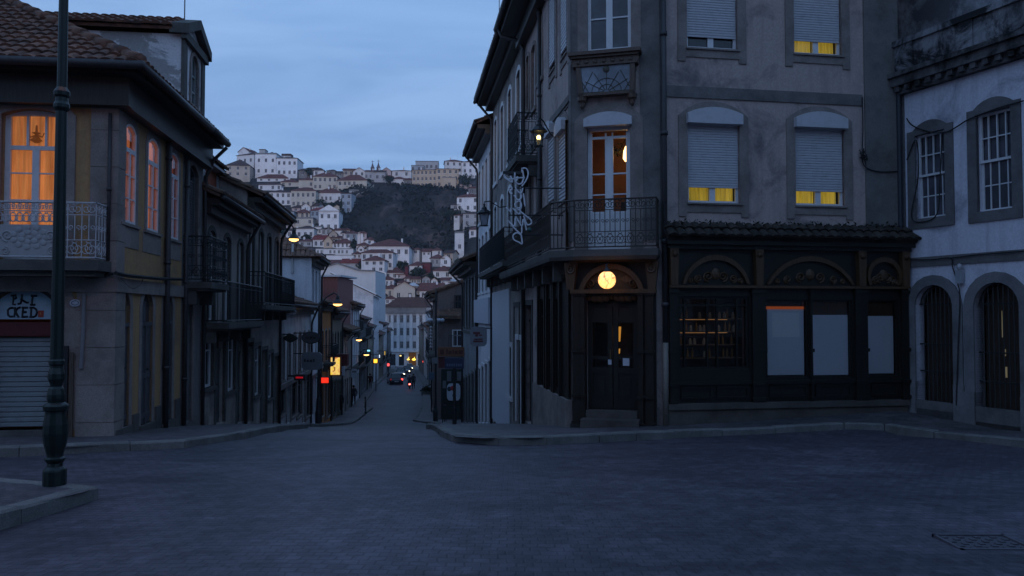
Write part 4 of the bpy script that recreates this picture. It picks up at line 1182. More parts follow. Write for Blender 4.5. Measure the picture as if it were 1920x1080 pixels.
    FM.box(qb, FM.S(1626), FM.L, CAMZ + 1.75, EZR, -.02, .03); FM.box(qb, .0, .12, CAMZ + 1.5, EZR, -.02, .02)
    z1, z0 = FM.Z(1430, 169), FM.Z(1430, 190)
    FM.box(qb, .12, FM.S(1622), z0, z1, -.02, .028)
    FC.box(qb, .0, .26, CAMZ + 1.5, EZR, -.02, .022); FC.box(qb, FC.L - .4, FC.L - .0, CAMZ + 1.5, EZR, -.02, .022)
    FS.box(qb, FS.L - .25, FS.L, CAMZ + 1.5, EZR, -.02, .022)
    FS.box(qb, 0, FS.L - .25, z0, z1, -.02, .028)
    qb.build('stone_trim', M_granite_dark if False else stone('warm granite', (.175, .16, .155)), cb_)
    # ---- roof, eave, gutter
    rb = MB(); n1 = FS.n; up = V((-n1.x, -n1.y, .5)).normalized()
    ov = .75; A, B = FS.p(-.1, EZR - .1, ov), FS.p(FS.L + .3, EZR - .1, ov)
    tiles(rb, A, B, up, 5.5, 0, 4.9, .24, .4, 4)
    rb.prism([(PB[0] - .7, PB[1] - .6, EZR + .05), (PC[0] - .1, PC[1] - .75, EZR + .05), (PD[0] + .3, PD[1] - .6, EZR + .05), (9.6, 25, EZR + .05), (xR(23) + .5, 23, EZR + .05)],
             [(4.0, 20, EZR + 2.2), (4.3, 20, EZR + 2.2), (5.5, 20.5, EZR + 2.2), (5.6, 22, EZR + 2.2), (4.2, 22.5, EZR + 2.2)])
    rb.build('roof', M_tile2, cb_)
    ub = MB(); FS.box(ub, 0, FS.L + .1, EZR - .32, EZR - .02, .01, .7); FC.box(ub, -.2, FC.L + .2, EZR - .3, EZR + .04, .01, .7); FM.box(ub, -.1, FM.L + .3, EZR - .31, EZR + .04, .01, .7)
    FS.box(ub, 0, FS.L, EZR - .7, EZR - .33, .01, .25)
    ub.build('eave', M_soffit, cb_)
    gb = MB(); gb.tube([FS.p(-.12, EZR - .12, ov + .06), FS.p(FS.L + .4, EZR - .12, ov + .06)], .08, 8)
    S = .1
    gb.tube([FS.p(S, EZR - .15, ov), FS.p(S, EZR - .4, ov * .9), FS.p(S + .2, EZR - .55, .2), FS.p(S + .25, EZR - .8, .08), FS.p(S + .25, gz(23), .08)], .06, 8)
    gb.build('gutter', M_pipe, cb_, True)
    pp = MB(); S = .0
    pt = FM.p(.03, 0, .13)
    pp.tube([(pt.x, pt.y, CAMZ - .55), (pt.x, pt.y, EZR - .3)], .055, 10)
    for z in (CAMZ + .2, CAMZ + 1.45, CAMZ + 3.6, CAMZ + 5.6): pp.lathe([(.075, -.04), (.075, .04)], (pt.x, pt.y, z), 10)
    pp.build('drainpipe', M_pipe, cb_, True)
    p2 = MB(); p2.tube([(pt.x, pt.y, gz(15.9) + .1), (pt.x, pt.y, CAMZ - .55)], .06, 10); p2.build('pipe_boot', metal('worn iron pipe', (.17, .15, .13), .6, .1), cb_, True)
    pipe(cb_, FS, FS.S(1017), CAMZ - 2, EZR - .5, .05, .07)
    # ---- dark wooden shop front (main)
    return sw, SS, doorh, zd
SW, SSW, DOORH, ZD = right_corner()

def shop_front():
    sw, SS, dh, zd = SW, SSW, DOORH, ZD
    sf = MB(); d1 = .1
    x0s, x1s = FM.S(1251), FM.S(1694)
    zt, zf1, zf0 = FM.Z(1450, 452), FM.Z(1450, 470), FM.Z(1450, 541)
    zw0 = min(r[2] for r in sw); zpl = FM.Z(1450, 752)
    holes = [(*r, 0) for r in sw]
    mb = MB(); wall(mb, FM, x0s, x1s, zpl, zf0 + .1, holes, .12, d1)
    FM.box(mb, x0s, x1s, zf0 + .1, zt, 0.005, d1)
    # pilasters, sill rails and panels
    for xa, xb in ((1250, 1264), (1404, 1428), (1512.5, 1515.5), (1596, 1618), (1682, 1694)):
        a, b = FM.S(xa), FM.S(xb); FM.box(mb, a, b, zpl, zf0, d1, d1 + .07)
        for z in (zpl + .02, zw0 - .12, FM.Z(1450, 660), zf0 - .1): FM.box(mb, a - .02, b + .02, z, z + .07, d1, d1 + .1)
    FM.box(mb, x0s, x1s, zw0 - .1, zw0 - .03, d1, d1 + .05)
    for xa, xb in ((1272, 1330), (1338, 1398), (1436, 1506), (1522, 1588), (1626, 1674)):
        a, b = FM.S(xa), FM.S(xb)
        for s0, s1, z0, z1 in ((a, b, zpl + .08, zpl + .12), (a, b, zw0 - .17, zw0 - .13), (a, a + .04, zpl + .12, zw0 - .17), (b - .04, b, zpl + .12, zw0 - .17)): FM.box(mb, s0, s1, z0, z1, d1, d1 + .03)
    body = mb.build('shop_front', M_shopwood, cb_)
    # frieze with carved arches
    fz = MB(); FM.box(fz, x0s - .02, x1s + .02, zf0, zf0 + .05, d1, d1 + .12)
    for xa, xb in ((1275, 1400), (1432, 1595), (1622, 1680)):
        a, b = FM.S(xa), FM.S(xb); I = arc(a + .06, b - .06, zf0 + .08, (zf1 - zf0) * .62, 12); O = arc(a, b, zf0 + .08, (zf1 - zf0) * .75, 12)
        for i in range(len(I) - 1): FM.extr(fz, [I[i], O[i], O[i + 1], I[i + 1]], d1, d1 + .07)
        c = (a + b) / 2; z = zf0 + .26; h = (b - a) / 2
        for sg in (-1, 1):
            for kx, kr in ((.22, .11), (.52, .085), (.74, .05)):
                fz.tube([FM.p(p, q, d1 + .02) for p, q in spiral((c + sg * h * kx, z - kx * .15), kr, .02, -pi / 2, sg * 1.6, 14)], .02, 4)
        fz.ball(tuple(FM.p(c, z + .02, d1)), .1, 6, (1, .5, 1.2))
    for x in (1258, 1416, 1607, 1688):
        s = FM.S(x); FM.extr(fz, [(s - .07, zf0 + .05), (s + .07, zf0 + .05), (s + .09, zf1), (s - .09, zf1)], d1, d1 + .13)
        fz.ball(tuple(FM.p(s, zf1 - .1, d1 + .12)), .07, 5)
    fz.build('carved_frieze', M_shopcarve, body)
    cn = MB(); FM.box(cn, x0s - .05, x1s + .05, zf1, zf1 + .08, .005, .22); FM.box(cn, x0s - .1, x1s + .1, zf1 + .08, zt - .0, .005, .3)
    cn.build('cornice', M_shopwood, body)
    tb = MB(); up = V((-FM.n.x, -FM.n.y, .75)).normalized()
    tiles(tb, FM.p(x0s - .1, zt + .02, .36), FM.p(x1s + .12, zt + .02, .36), up, .42, 0, 0, .19, .22, 6, jit=.012)
    tb.build('tile_coping', rooftile('blackened tiles', (.05, .04, .034), (.02, .02, .018)), body)
    mo = MB(); rr = random.Random(3)
    for i in range(420):
        s = rr.uniform(x0s, x1s); z = zt + .3 + abs(rr.gauss(0, .05)); p = FM.p(s, z, .03 + rr.random() * .05); n_ = V((rr.gauss(0, 1), rr.gauss(0, 1), rr.gauss(0, 1) + 1)).normalized(); t = n_.orthogonal().normalized(); q = n_.cross(t); r = rr.uniform(.015, .05)
        mo.poly([p - t * r, p - q * r * .5, p + t * r, p + q * r * .5])
    m = mo.build('moss', leafy('black moss', (.02, .022, .015)), body); m['kind'] = 'stuff'
    pl = MB(); FM.box(pl, FM.S(1246), FM.L, gz(17) - .5, zpl, .005, .16); FM.box(pl, FM.S(1246), FM.L + .01, zpl - .12, zpl - .002, .16, .2)
    pl.build('stone_plinth', stone('dark plinth stone', (.105, .09, .08)), cb_)
    # window fills
    r = sw[0]
    fb = MB(); frame(fb, FM, *r, 0, -.02, .06, .05, .03, (.1, .42, .56, .84), (.88,)); fo = fb.build('shop_window', M_shopwood, body)
    pane_mb(FM, *r, 0, .03).build('pane', M_clear, fo)
    ib = MB(); D = -.55
    q = lambda s, z, d: FM.p(s, z, d)
    a, b, z0, z1 = r[0] - .05, r[1] + .05, r[2] - .05, r[3] + .05
    for f in ([(a, z0, D), (b, z0, D), (b, z1, D), (a, z1, D)], [(a, z0, -.03), (a, z0, D), (a, z1, D), (a, z1, -.03)], [(b, z0, D), (b, z0, -.03), (b, z1, -.03), (b, z1, D)], [(a, z1, -.03), (a, z1, D), (b, z1, D), (b, z1, -.03)], [(a, z0, D), (a, z0, -.03), (b, z0, -.03), (b, z0, D)]): ib.poly([q(*k) for k in f])
    ib.build('display_case', wood('dark display wood', (.045, .028, .018)), fo)
    sb = MB(); shz = [FM.Z(1335, y) for y in (597, 622, 647, 672)]
    for z in shz: FM.box(sb, a + .02, b - .02, z - .018, z, D + .02, D + .3)
    sb.build('shelf', wood('warm shelf', (.30, .13, .05)), fo)
    lb = MB(); FM.box(lb, a + .2, b - .35, z1 - .06, z1 - .04, D + .33, D + .36); FM.box(lb, a + .2, b - .35, shz[0] - .03, shz[0] - .022, D + .27, D + .29); FM.box(lb, a + .2, b - .35, shz[1] - .03, shz[1] - .022, D + .27, D + .29)
    lb.build('strip_lamp', glow('dim warm strip', (1, .42, .12), .3), fo)
    # jars and bottles on the shelves
    jm = MB(); jm.lathe([(.03, 0), (.034, .01), (.034, .08), (.02, .11), (.018, .13)], (0, 0, 0), 8)
    bm = MB(); bm.lathe([(.022, 0), (.025, .01), (.025, .12), (.01, .16), (.009, .2)], (0, 0, 0), 8)
    gl = M_glass2; rr = random.Random(11)
    jar = single(jm, 'jar', paint('cream jar', (.5, .35, .22), .2), 'squat pale jar on a dim shelf inside the dark shop window', 'jar', (0, 0, 0), 'jars and bottles on the shop shelves')
    bot = single(bm, 'bottle', paint('amber bottle', (.35, .16, .05), .15), 'slim amber bottle on a dim shelf inside the dark shop window', 'bottle', (0, 0, 0), 'jars and bottles on the shop shelves')
    first = {0: True, 1: True}
    for z in shz:
        s = a + .12
        while s < b - .15:
            kx = rr.random() < .45; k = 1 if kx else 0
            o = bot if kx else jar
            if not first[k]: o = o.copy(); COL.objects.link(o)
            first[k] = False; o.location = q(s, z + .001, D + .16 + rr.uniform(-.05, .05)); s += rr.choice((.09, .1, .12, .2, .3))
    # papered windows
    for k, (r, xr, yt) in enumerate(zip(sw[1:], ((1438, 1506), (1520, 1588.5), (1625, 1673.5)), ((580, 703), (590.5, 703), (592.5, 700)))):
        fb = MB(); frame(fb, FM, *r, 0, -.02, .06, .035, .03, (), ()); fo = fb.build('shop_window', M_shopwood, body)
        pane_mb(FM, *r, 0, .03).build('pane', M_clear, fo)
        p = FM.rect(*xr, *yt)
        pb = MB(); FM.box(pb, p[0], p[1], p[2], p[3], -.012, .012); pb.build('white_panel', paint('white paper panel', (.70, .69, .76), .6, .03), fo)
        ob = MB(); FM.box(ob, r[0], r[1], p[3] + .001, min(r[3], p[3] + (.06 if k == 0 else .3)), -.03, -.02)
        ob.build('orange_strip', glow('orange lit blind', (1, .19, .025), .15, (.2, .06, .02)) if k == 0 else paint('brown blind', (.075, .032, .014), .8), fo)
        if k == 0:
            gb = MB(); g = FM.rect(1447, 1498, 586, 632); FM.box(gb, g[0], g[1], g[2], g[3], .0125, .014); gb.build('paper_patch', paint('pale paper', (.82, .80, .82), .6, .02), fo)
        kb = MB(); FM.box(kb, r[0], r[1], r[2], r[3], -.2, -.15); kb.build('backing', paint('dark backing', (.02, .02, .02)), fo)
    # ---------------- chamfer: portal, door, steps
    a, b, c, e = dh; c = zd
    pb = MB(); z_t = FC.Z(1140, 487); zl = FC.Z(1140, 545)
    FC.box(pb, 0.02, a, c - .3, zl, 0.006, .12); FC.box(pb, b, FC.L - .1, c - .3, zl, .006, .12)
    FC.box(pb, .02, FC.L - .1, e, zl, .006, .12); FC.box(pb, .02, FC.L - .1, zl, z_t, .006, .07)
    for s0, s1 in ((.04, .2), (a - .12, a - .02), (b + .02, b + .12), (FC.L - .3, FC.L - .14)):
        FC.box(pb, s0, s1, c - .3, zl, .12, .2)
        for z in (c - .28, c + .25, c + 1.15, zl - .1): FC.box(pb, s0 - .02, s1 + .02, z, z + .06, .12, .24)
    po = pb.build('portal', wood('very dark portal wood', (.02, .013, .009)), cb_)
    cv = MB(); A0, A1 = a - .14, b + .14
    I = arc(A0 + .1, A1 - .1, zl + .02, (z_t - zl) * .66, 14); O = arc(A0, A1, zl + .02, (z_t - zl) * .82, 14)
    for i in range(len(I) - 1): FC.extr(cv, [I[i], O[i], O[i + 1], I[i + 1]], .07, .2)
    FC.box(cv, .0, FC.L - .08, zl - .06, zl + .02, .12, .26); FC.box(cv, .0, FC.L - .08, z_t - .06, z_t + .02, .07, .3)
    cc = (A0 + A1) / 2
    for sg in (-1, 1):
        s = cc + sg * ((A1 - A0) / 2 + .16)
        FC.extr(cv, [(s - .07, zl + .02), (s + .07, zl + .02), (s + .13, z_t - .06), (s - .13, z_t - .06)], .07, .26)
        cv.tube([FC.p(p, z, .27) for p, z in spiral((s, z_t - .2), .1, .02, pi / 2, sg * 1.5, 14)], .025, 5)
        cv.tube([FC.p(p, z, .1) for p, z in spiral((cc + sg * .42, zl + .14), .1, .02, -pi / 2, sg * 1.5, 14)], .02, 5)
        FC.extr(cv, [(cc + sg * .16, zl + .23), (cc + sg * .30, zl + .15), (cc + sg * .44, zl + .23), (cc + sg * .30, zl + .31)][::int(sg)], .07, .1)
    # scalloped head of the door
    n = 9
    for i in range(n):
        s = a + (b - a) * (i + .5) / n; h = .05 + .06 * abs(sin(pi * (i + .5) / n * 2)); cv.ball(tuple(FC.p(s, e - .02, .06)), h, 6, (1, .5, 1))
    cv.build('carved_head', M_shopcarve, po)
    dm = MB(); m = (a + b) / 2
    FC.box(dm, a, b, e - .2, e, -.12, -.06)
    for s0, s1 in ((a, m - .008), (m + .008, b)):
        FC.box(dm, s0, s0 + .1, c, e - .2, -.14, -.07); FC.box(dm, s1 - .1, s1, c, e - .2, -.14, -.07)
        for z, h in ((c, .16), (c + .72, .12), (c + 1.0, .07), (c + 1.75, .12)): FC.box(dm, s0 + .1, s1 - .1, z, z + h, -.138, -.072)
        FC.box(dm, s0 + .1, s1 - .1, c + .16, c + .72, -.13, -.1); FC.box(dm, s0 + .16, s1 - .16, c + .24, c + .64, -.1, -.08)
        FC.box(dm, s0 + .1, s1 - .1, c + 1.87, e - .2, -.13, -.1)
    do = dm.build('door', M_doorwood, po)
    pane_mb(FC, a + .05, b - .05, c + .84, c + 1.76, 0, -.11).build('pane', M_clear, do)
    ib = MB(); q = lambda s, z, d: FC.p(s, z, d); D = -1.0
    for f in ([(a, c, D), (b, c, D), (b, e, D), (a, e, D)], [(a, c, -.15), (a, c, D), (a, e, D), (a, e, -.15)], [(b, c, D), (b, c, -.15), (b, e, -.15), (b, e, D)], [(a, e, -.15), (a, e, D), (b, e, D), (b, e, -.15)]): ib.poly([q(*k) for k in f])
    ib.build('lobby', wood('dark lobby', (.03, .02, .015)), do)
    gb = MB(); gb.box8([q(m + .03, c + 1.35, -.6), q(m + .08, c + 1.35, -.6), q(m + .08, c + 1.35, -.55), q(m + .03, c + 1.35, -.55), q(m + .01, c + 1.66, -.6), q(m + .1, c + 1.66, -.6), q(m + .1, c + 1.66, -.55), q(m + .01, c + 1.66, -.55)])
    gb.box8([q(m + .03, c + 1.1, -.6), q(m + .07, c + 1.1, -.6), q(m + .07, c + 1.1, -.55), q(m + .03, c + 1.1, -.55), q(m + .02, c + 1.2, -.6), q(m + .08, c + 1.2, -.6), q(m + .08, c + 1.2, -.55), q(m + .02, c + 1.2, -.55)])
    gb.build('inner_light', glow('inner warm light', (1, .42, .06), .5), do)
    nb_ = MB(); FC.box(nb_, m + .2, m + .33, c + .88, c + 1.03, -.068, -.064); FC.box(nb_, m - .1, m - .03, c + .9, c + 1.0, -.068, -.064)
    nb_.build('notice', paint('paper notice', (.5, .52, .58)), do)
    hb = MB(); hb.tube([q(m - .05, c + 1.02, -.05), q(m - .05, c + 1.2, -.05)], .012, 5); hb.build('handle', metal('brass', (.2, .14, .06), .4, .8), do)
    sb = MB(); g = gz(15.7) + .05
    FC.box(sb, a - .06, b + .06, g - .3, g + .22, 0.01, .5); FC.box(sb, a - .0, b + .0, g + .22, c, -.2, .2)
    sb.build('doorstep', stone('dark step stone', (.10, .085, .078)), po)
    base = MB(); FC.box(base, .0, a - .08, gz(16.5) - .3, c - .28, .006, .26); FC.box(base, b + .08, FC.L - .08, gz(16.5) - .3, c - .28, .006, .26)
    base.build('portal_base', stone('black stone', (.04, .038, .036)), po)
    # street-side shop front
    ss = MB(); s0 = FS.S(1012); d1 = .08; z0 = FS.Z(1035, 730); z1 = FS.Z(1035, 500)
    wall(ss, FS, s0, FS.L, z0, z1, [(*r, 0) for r in SS], .1, d1)
    for r in SS:
        for e_ in (r[0] - .12, r[1] + .02): FS.box(ss, e_, e_ + .1, z0, z1 - .4, d1, d1 + .06)
    FS.box(ss, s0, FS.L, z1 - .4, z1 - .3, d1, d1 + .1); FS.box(ss, s0, FS.L, z1, z1 + .08, .01, d1 + .15)
    so_ = ss.build('shop_front', M_shopwood, cb_)
    for r in SS:
        fb = MB(); frame(fb, FS, *r, 0, -.03, .04, .05, .03, (), (.8,)); fo = fb.build('shop_window', M_shopwood, so_); pane_mb(FS, *r, 0, .0).build('pane', M_glass, fo)
    pl = MB(); FS.box(pl, s0 - .3, FS.L, gz(22) - .6, z0, .005, .14); pl.build('stone_plinth', M_granite, cb_)
    # balcony round the corner: slab, railing
    zf = FC.Z(1150, 467, .5); zr = FC.Z(1150, 373, .5)
    o1 = FC.p(0, 0, .5); dep = .5
    # outline of the slab: along street side, chamfer, end
    sA = FS.S(926, 500, .5)
    L_ = [FS.p(-1.9, 0, 0), FS.p(-1.9, 0, dep), FS.p(FS.L + .1, 0, dep), FC.p(.12, 0, dep + .02), FC.p(FC.L - .02, 0, dep + .02), FC.p(FC.L - .02, 0, 0), FC.p(0, 0, 0)]
    bm = MB(); bm.prism([(p.x, p.y, zf - .13) for p in L_], [(p.x, p.y, zf) for p in L_])
    cxx = sum((p for p in L_), V((0, 0, 0))) / len(L_)
    bm.prism([(p.x + (cxx.x - p.x) * .02, p.y + (cxx.y - p.y) * .02, zf - .2) for p in L_], [(p.x, p.y, zf - .13) for p in L_])
    for k in range(6):
        s = FS.L - .3 - k * 1.35; FS.extr(bm, [(s - .08, zf - .2), (s - .08, zf - .6), (s + .08, zf - .6), (s + .08, zf - .2)], .1, .34)
    bo = bm.build('balcony', M_granite_dark, cb_)
    Fr = Fac((L_[3].x, L_[3].y), (L_[4].x, L_[4].y)); rb = MB()
    railing(rb, Fr, 0.03, Fr.L - .03, zf + .05, zr, -.03, .1, True, .009, 5)
    Fe = Fac((L_[4].x, L_[4].y), (L_[5].x, L_[5].y)); railing(rb, Fe, 0, Fe.L, zf + .05, zr, -.03, .1, True, .009, 4)
    Fl = Fac((L_[1].x, L_[1].y), (L_[2].x, L_[2].y)); railing(rb, Fl, 0, Fl.L, zf + .05, zr, -.03, .1, True, .01, 4)
    Fx = Fac((L_[2].x, L_[2].y), (L_[3].x, L_[3].y)); railing(rb, Fx, 0, Fx.L, zf + .05, zr, -.03, .1, False, .009, 4)
    rb.build('railing', metal('rusty dark iron', (.05, .04, .035), .6, .3), bo)
    # upper small balcony on the street side
    ez = FS.Z(985, 277, .5)
    sA = FS.S(1012); 
    balcony(cb_, FS, sA - 2.0, sA, ez, ez + 1.1, 0, .62, M_iron, M_granite_dark, True, .16, .1)
    # high zone: dark worn boards under balcony
shop_front()

# globe lamp over the shop door
gc = at(1138, 525, 15.45)
gl = thing('globe_lamp', 'glowing round marbled glass lamp above the dark carved shop door', 'lamp', tuple(gc))
mb = MB(); mb.ball(tuple(gc), .172, 14); mb.build('glass_globe', marble_glow('marbled lamp glass'), gl, True)
mb = MB(); p = FC.S(1150)
w0 = FC.p(FC.S(1142), gc.z + .16, .2); mb.lathe([(.07, .155), (.075, .165), (.05, .2), (.02, .24)], gc, 12); mb.tube([gc + V((0, 0, .22)), gc + V((0, .1, .3)), w0 + V((0, 0, .2)), w0 + V((0, .3, .1))], .018, 6)
mb.build('bracket', M_iron, gl)

# ================================================================ right-hand row beyond the corner
r2, G2 = street_house('terraced_house', 'tall house with white window frames and small balcony, next beyond the corner building', 'R', 23.05, 31.3, 8.75, DIRT, 4,
                      [(5.0, 7.4), (1.7, 4.1)], ['d', 'd', 'w', 'd'], 9, 2.2, trim=M_white, ww=.8, tw=.16, over=.78, fm=paint('dark frames', (.06, .06, .06)), bal={1: (.1, 3.9, 1.55)})
r3, G3 = street_house('terraced_house', 'pale narrow house with long white window strips before the side street', 'R', 31.35, 37.5, 7.85, WHI2, 4,
                      [(4.2, 6.6), (1.0, 3.5)], ['d', 'd', 'd', 'd'], 9, 2.0, trim=M_white, ww=.75, tw=.14, over=.78, fm=paint('dark frames', (.06, .06, .06)))
r4, G4 = street_house('terraced_house', 'lower grey house with mossy eave at the side street corner', 'R', 37.55, 47.4, 2.9, GRY, 5,
                      [(-.7, 1.9)], ['d', 'd', 'd', 'd', 'd'], 8, 1.8, trim=M_granite_dark, ww=.9, over=.9)
mb = MB()
for k in range(2):
    s = G2.L * (.25 + .35 * k); 
p0, p1 = G2.rect(925, 957, 538, 790)[:2]
mb = MB(); G2.box(mb, p0, p1, gz(30) + .2, CAMZ + .85, .012, .05); mb.build('white_panel', paint('white wall panel', (.52, .53, .58), .6, .05), r2)
mb = MB(); q = G3.rect(893, 921, 560, 606); G3.box(mb, q[0], q[1], q[2], q[3], .03, .12)
wb = single(mb, 'sign_box', paint('blank white sign box', (.45, .47, .53), .5, .04), 'blank white sign box fixed flat on the wall beside the round-cornered sign', 'sign', G3.p(q[0], q[2], .1))
r5, G5 = street_house('street_house', 'small house with rusty brown upper wall and roof balcony past the side street', 'R', 52.5, 62, 1.6, plaster('stained cement', (.15, .12, .115), (.09, .07, .065)), 3,
                      [(-2.6, -.7)], ['s', 'd', 's'], 8, 1.4, trim=M_granite, ww=1.1, over=.7, bal={0: (.3, 2.7, -2.7)}, d=1.3)
r6, G6 = street_house('street_house', 'dark narrow house behind the tall candelabra lamp on the right side', 'R', 62.1, 76, -.6, DIRT, 4,
                      [(-4.2, -2.3)], ['s', 'd', 's', 's'], 8, 1.6, ww=1.0, trim=M_white, d=.9 )
r7, G7 = street_house('street_house', 'reddish roofed house of the right row beyond the candelabra lamp', 'R', 76.1, 95, .6, BEI, 5,
                      [(-4.6, -2.7), (-1.8, -.1)], ['s', 'd', 's', 's'], 9, 2.0, ww=1.1, trim=M_white, bal={0: (.5, 4, -4.7)}, d=.5 )
r8, G8 = street_house('street_house', 'grey house low on the right just before the traffic queue', 'R', 95.1, 120, -2.0, GRY, 5,
                      [(-6.2, -4.3)], ['s', 'd', 's', 's', 's'], 9, 2.0, ww=1.2, d=.0 )
r9, G9 = street_house('street_house', 'white rendered house at far right end of the descending street', 'R', 120.1, 150, -1.5, WHI, 6,
                      [(-7.6, -5.7), (-4.6, -2.8)], ['s', 'd', 's', 's', 's'], 9, 2.0, ww=1.3, d=.0 )
r10, G10 = street_house('street_house', 'farthest grey house on the right beside the white pilastered block', 'R', 150.1, 195, -2.6, BEI, 6,
                        [(-9.2, -7.3), (-6.2, -4.4)], ['s', 'd', 's', 's', 's'], 9, 2.0, ww=1.3, d=.0 )

# ================================================================ white building at the right edge
FW = Fac((8.2, 16.85), (8.2 + .407 * 9, 16.85 - 9))
RWH = plaster('cold white wall', (.58, .58, .66), (.26, .25, .30), .55, .72, .8)
rw = thing('white_building', 'white building at right edge with barred arched doors and stained parapet', 'building', (9.5, 15, gz(15)))
def white_right():
    holes = []
    cur = glass('curtained sash glass', (.05, .05, .062), .1)
    for x0, x1, y0, y1 in ((1722, 1778, 247, 407), (1838, 1904, 206, 393)):
        a, b, c, e = FW.rect(x0, x1, y0, y1)
        mb = MB(); h = e - c
        frame(mb, FW, a, b, c, c + h * .53, 0, -.16, -.12, .045, .022, (.25, .5, .75), (.5,)); frame(mb, FW, a, b, c + h * .50, e, 0, -.12, -.08, .045, .022, (.25, .5, .75), (.5,))
        o = mb.build('sash_window', paint('white sash', (.56, .57, .60)), rw); pane_mb(FW, a, b, c, e, 0, -.14).build('pane', cur, o)
        tb = MB(); surround(tb, FW, a, b, c, e, .0, .19, -.05, .03, False, .1)
        A = arc(a - .05, b + .05, e + .1, .16); FW.extr(tb, [(a - .19, e + .1), (b + .19, e + .1)] + [(b + .05, e + .101)] + A[1:-1] + [(a - .05, e + .101)], -.05, .03)
        FW.box(tb, a - .19, b + .19, c - .2, c - .002, -.05, .035)
        tb.build('surround', stone('grey stone', (.15, .145, .15)), o); holes.append((a, b, c, e, 0))
    s2 = None
    for kk, (x0, x1, y0, y1) in enumerate(((1717, 1787.5, 534, 770), (1827, 1912.5, 529, 788))):
        a, b, c, e = FW.rect(x0, x1, y0, y1); r = (b - a) / 2 * .92
        c = gx(FW.p(a, 0).x, FW.p(a, 0).y) + .16
        mb = MB(); n = 9
        for i in range(1, n):
            s = a + (b - a) * i / n; x = (s - (a + b) / 2) / ((b - a) / 2); zt = e - r + r * sqrt(max(0, 1 - x * x))
            mb.tube([FW.p(s, c, -.12), FW.p(s, zt, -.12)], .011, 4)
        for z in (c + .05, c + .75, c + 1.3, e - r): FW.box(mb, a, b, z, z + .03, -.125, -.105)
        mb.tube([FW.p(s, z, -.12) for s, z in arc(a + .015, b - .015, e - r, r - .015, 14)], .015, 4)
        go = mb.build('iron_gate', M_iron, rw)
        dm = MB(); A = arc(a, b, e - r, r, 14); dm.poly([FW.p(s, z, -.3) for s, z in [(a, c), (b, c)] + A]); dm.build('inner_door', wood('brown gate door', (.045, .03, .022)), go)
        if kk: 
            lm = MB(); m = a + (b - a) * .42; FW.box(lm, m, m + .05, c + .85, c + 1.05, -.29, -.285); FW.box(lm, m + .01, m + .03, c + 1.25, c + 1.38, -.29, -.285); FW.box(lm, m - .04, m - .025, c + 1.6, c + 2.1, -.29, -.285); lm.build('inner_light', glow('faint yellow light', (1, .68, .3), .05), go)
        tb = MB(); surround(tb, FW, a, b, c, e, r, .21, -.25, .035, False, .2)
        for s in (a - .23, b - .0): FW.box(tb, s, s + .23, gz(16) - .5, c + .55, .035 if False else -.2, .05)
        st = MB(); FW.box(st, a - .02, b + .02, c - .4, c, -.3, .02); st.build('doorstep', M_granite_dark, go)
        tb.build('surround', stone('pale grey stone', (.19, .19, .20)), go); holes.append((a, b, c, e, r))
    z0, z1 = FW.Z(1745, 499), FW.Z(1745, 481)
    zc0, zc1, zp = CAMZ + 4.62, CAMZ + 5.05, CAMZ + 5.75
    for k in (4.6, 6.6):     # further bays out of frame
        holes.append(win(rw, FW, k, k + .85, CAMZ + 2.0, CAMZ + 3.9, 0, M_white, (.25, .5, .75), (.5, .25, .75), M_glass, M_granite, .19, .14))
    mb = MB(); wall(mb, FW, 0, FW.L, gz(17) - .8, zp, holes, .22)
    shell(mb, [tuple(FW.o), tuple(FW.o + FW.u * FW.L), (18, 9), (16, 20)], gz(17) - .8, zp, (0,))
    mb.build('wall', RWH, rw)
    bb = MB(); FW.box(bb, 0, FW.L, z0, z1, -.02, .03); FW.box(bb, 0, FW.L, gz(16) - .5, gz(16) + .62, -.02, .02); FW.box(bb, 0.0, .16, gz(16), zc0, -.02, .025)
    bb.build('stone_band', stone('grey stone', (.15, .145, .15)), rw)
    cb = MB(); FW.box(cb, -.05, FW.L, zc0, zc0 + .16, -.02, .14); FW.box(cb, -.1, FW.L, zc0 + .16, zc0 + .34, -.02, .26); FW.box(cb, -.15, FW.L, zc0 + .34, zc1, -.02, .34)
    for i in range(40): FW.box(cb, .1 + i * .25, .22 + i * .25, zc0 + .05, zc0 + .16, .14, .22)
    cb.build('cornice', plaster('black stained stone', (.13, .125, .13), (.02, .02, .02), .42, .6, 1.6), rw)
    pb = MB(); FW.box(pb, -.05, FW.L, zc1, zp - .12, -.25, .16); s = .25
    FW.box(pb, -.08, FW.L, zp - .12, zp, -.3, .22)
    while s < FW.L: FW.box(pb, s, s + .3, zc1, zp - .12, .16, .2); s += 1.35
    pb.build('parapet', plaster('stained parapet', (.25, .25, .27), (.025, .025, .027), .42, .56, 1.5), rw)
    ub = MB(); o = FW.o - FW.n * 1.2; Fq = Fac(tuple(o - FW.u * 2.5), tuple(o + FW.u * FW.L)); Fq.box(ub, .0, Fq.L, zp - .3, zp + 3.2, -3, 0)
    ub.build('upper_wall', plaster('blotched upper wall', (.33, .33, .35), (.11, .11, .12), .42, .56, 1.0, False), rw)
    pp = MB(); pp.tube([FW.p(.1, gz(16.8), .1), FW.p(.1, zc0, .1)], .05, 8); pp.build('drainpipe', paint('dark blue pipe', (.03, .034, .045)), rw)
    # switch box and cables
    sbx = MB(); c = FW.hit(1801, 520, .05); FW.box(sbx, c[0] - .06, c[0] + .06, c[1] - .12, c[1] + .14, .03, .12)
    b = single(sbx, 'junction_box', paint('grey plastic', (.28, .30, .34)), 'small grey junction box between the two barred arched doors', 'junction box', FW.p(c[0], c[1], .05))
    kb = MB(); kb.ball(tuple(FW.p(c[0] + .02, c[1] + .2, .1)), .05, 6, (1, 1, 1.4)); kb.build('bulkhead_lamp', glass('unlit glass', (.2, .2, .22), .2), b)
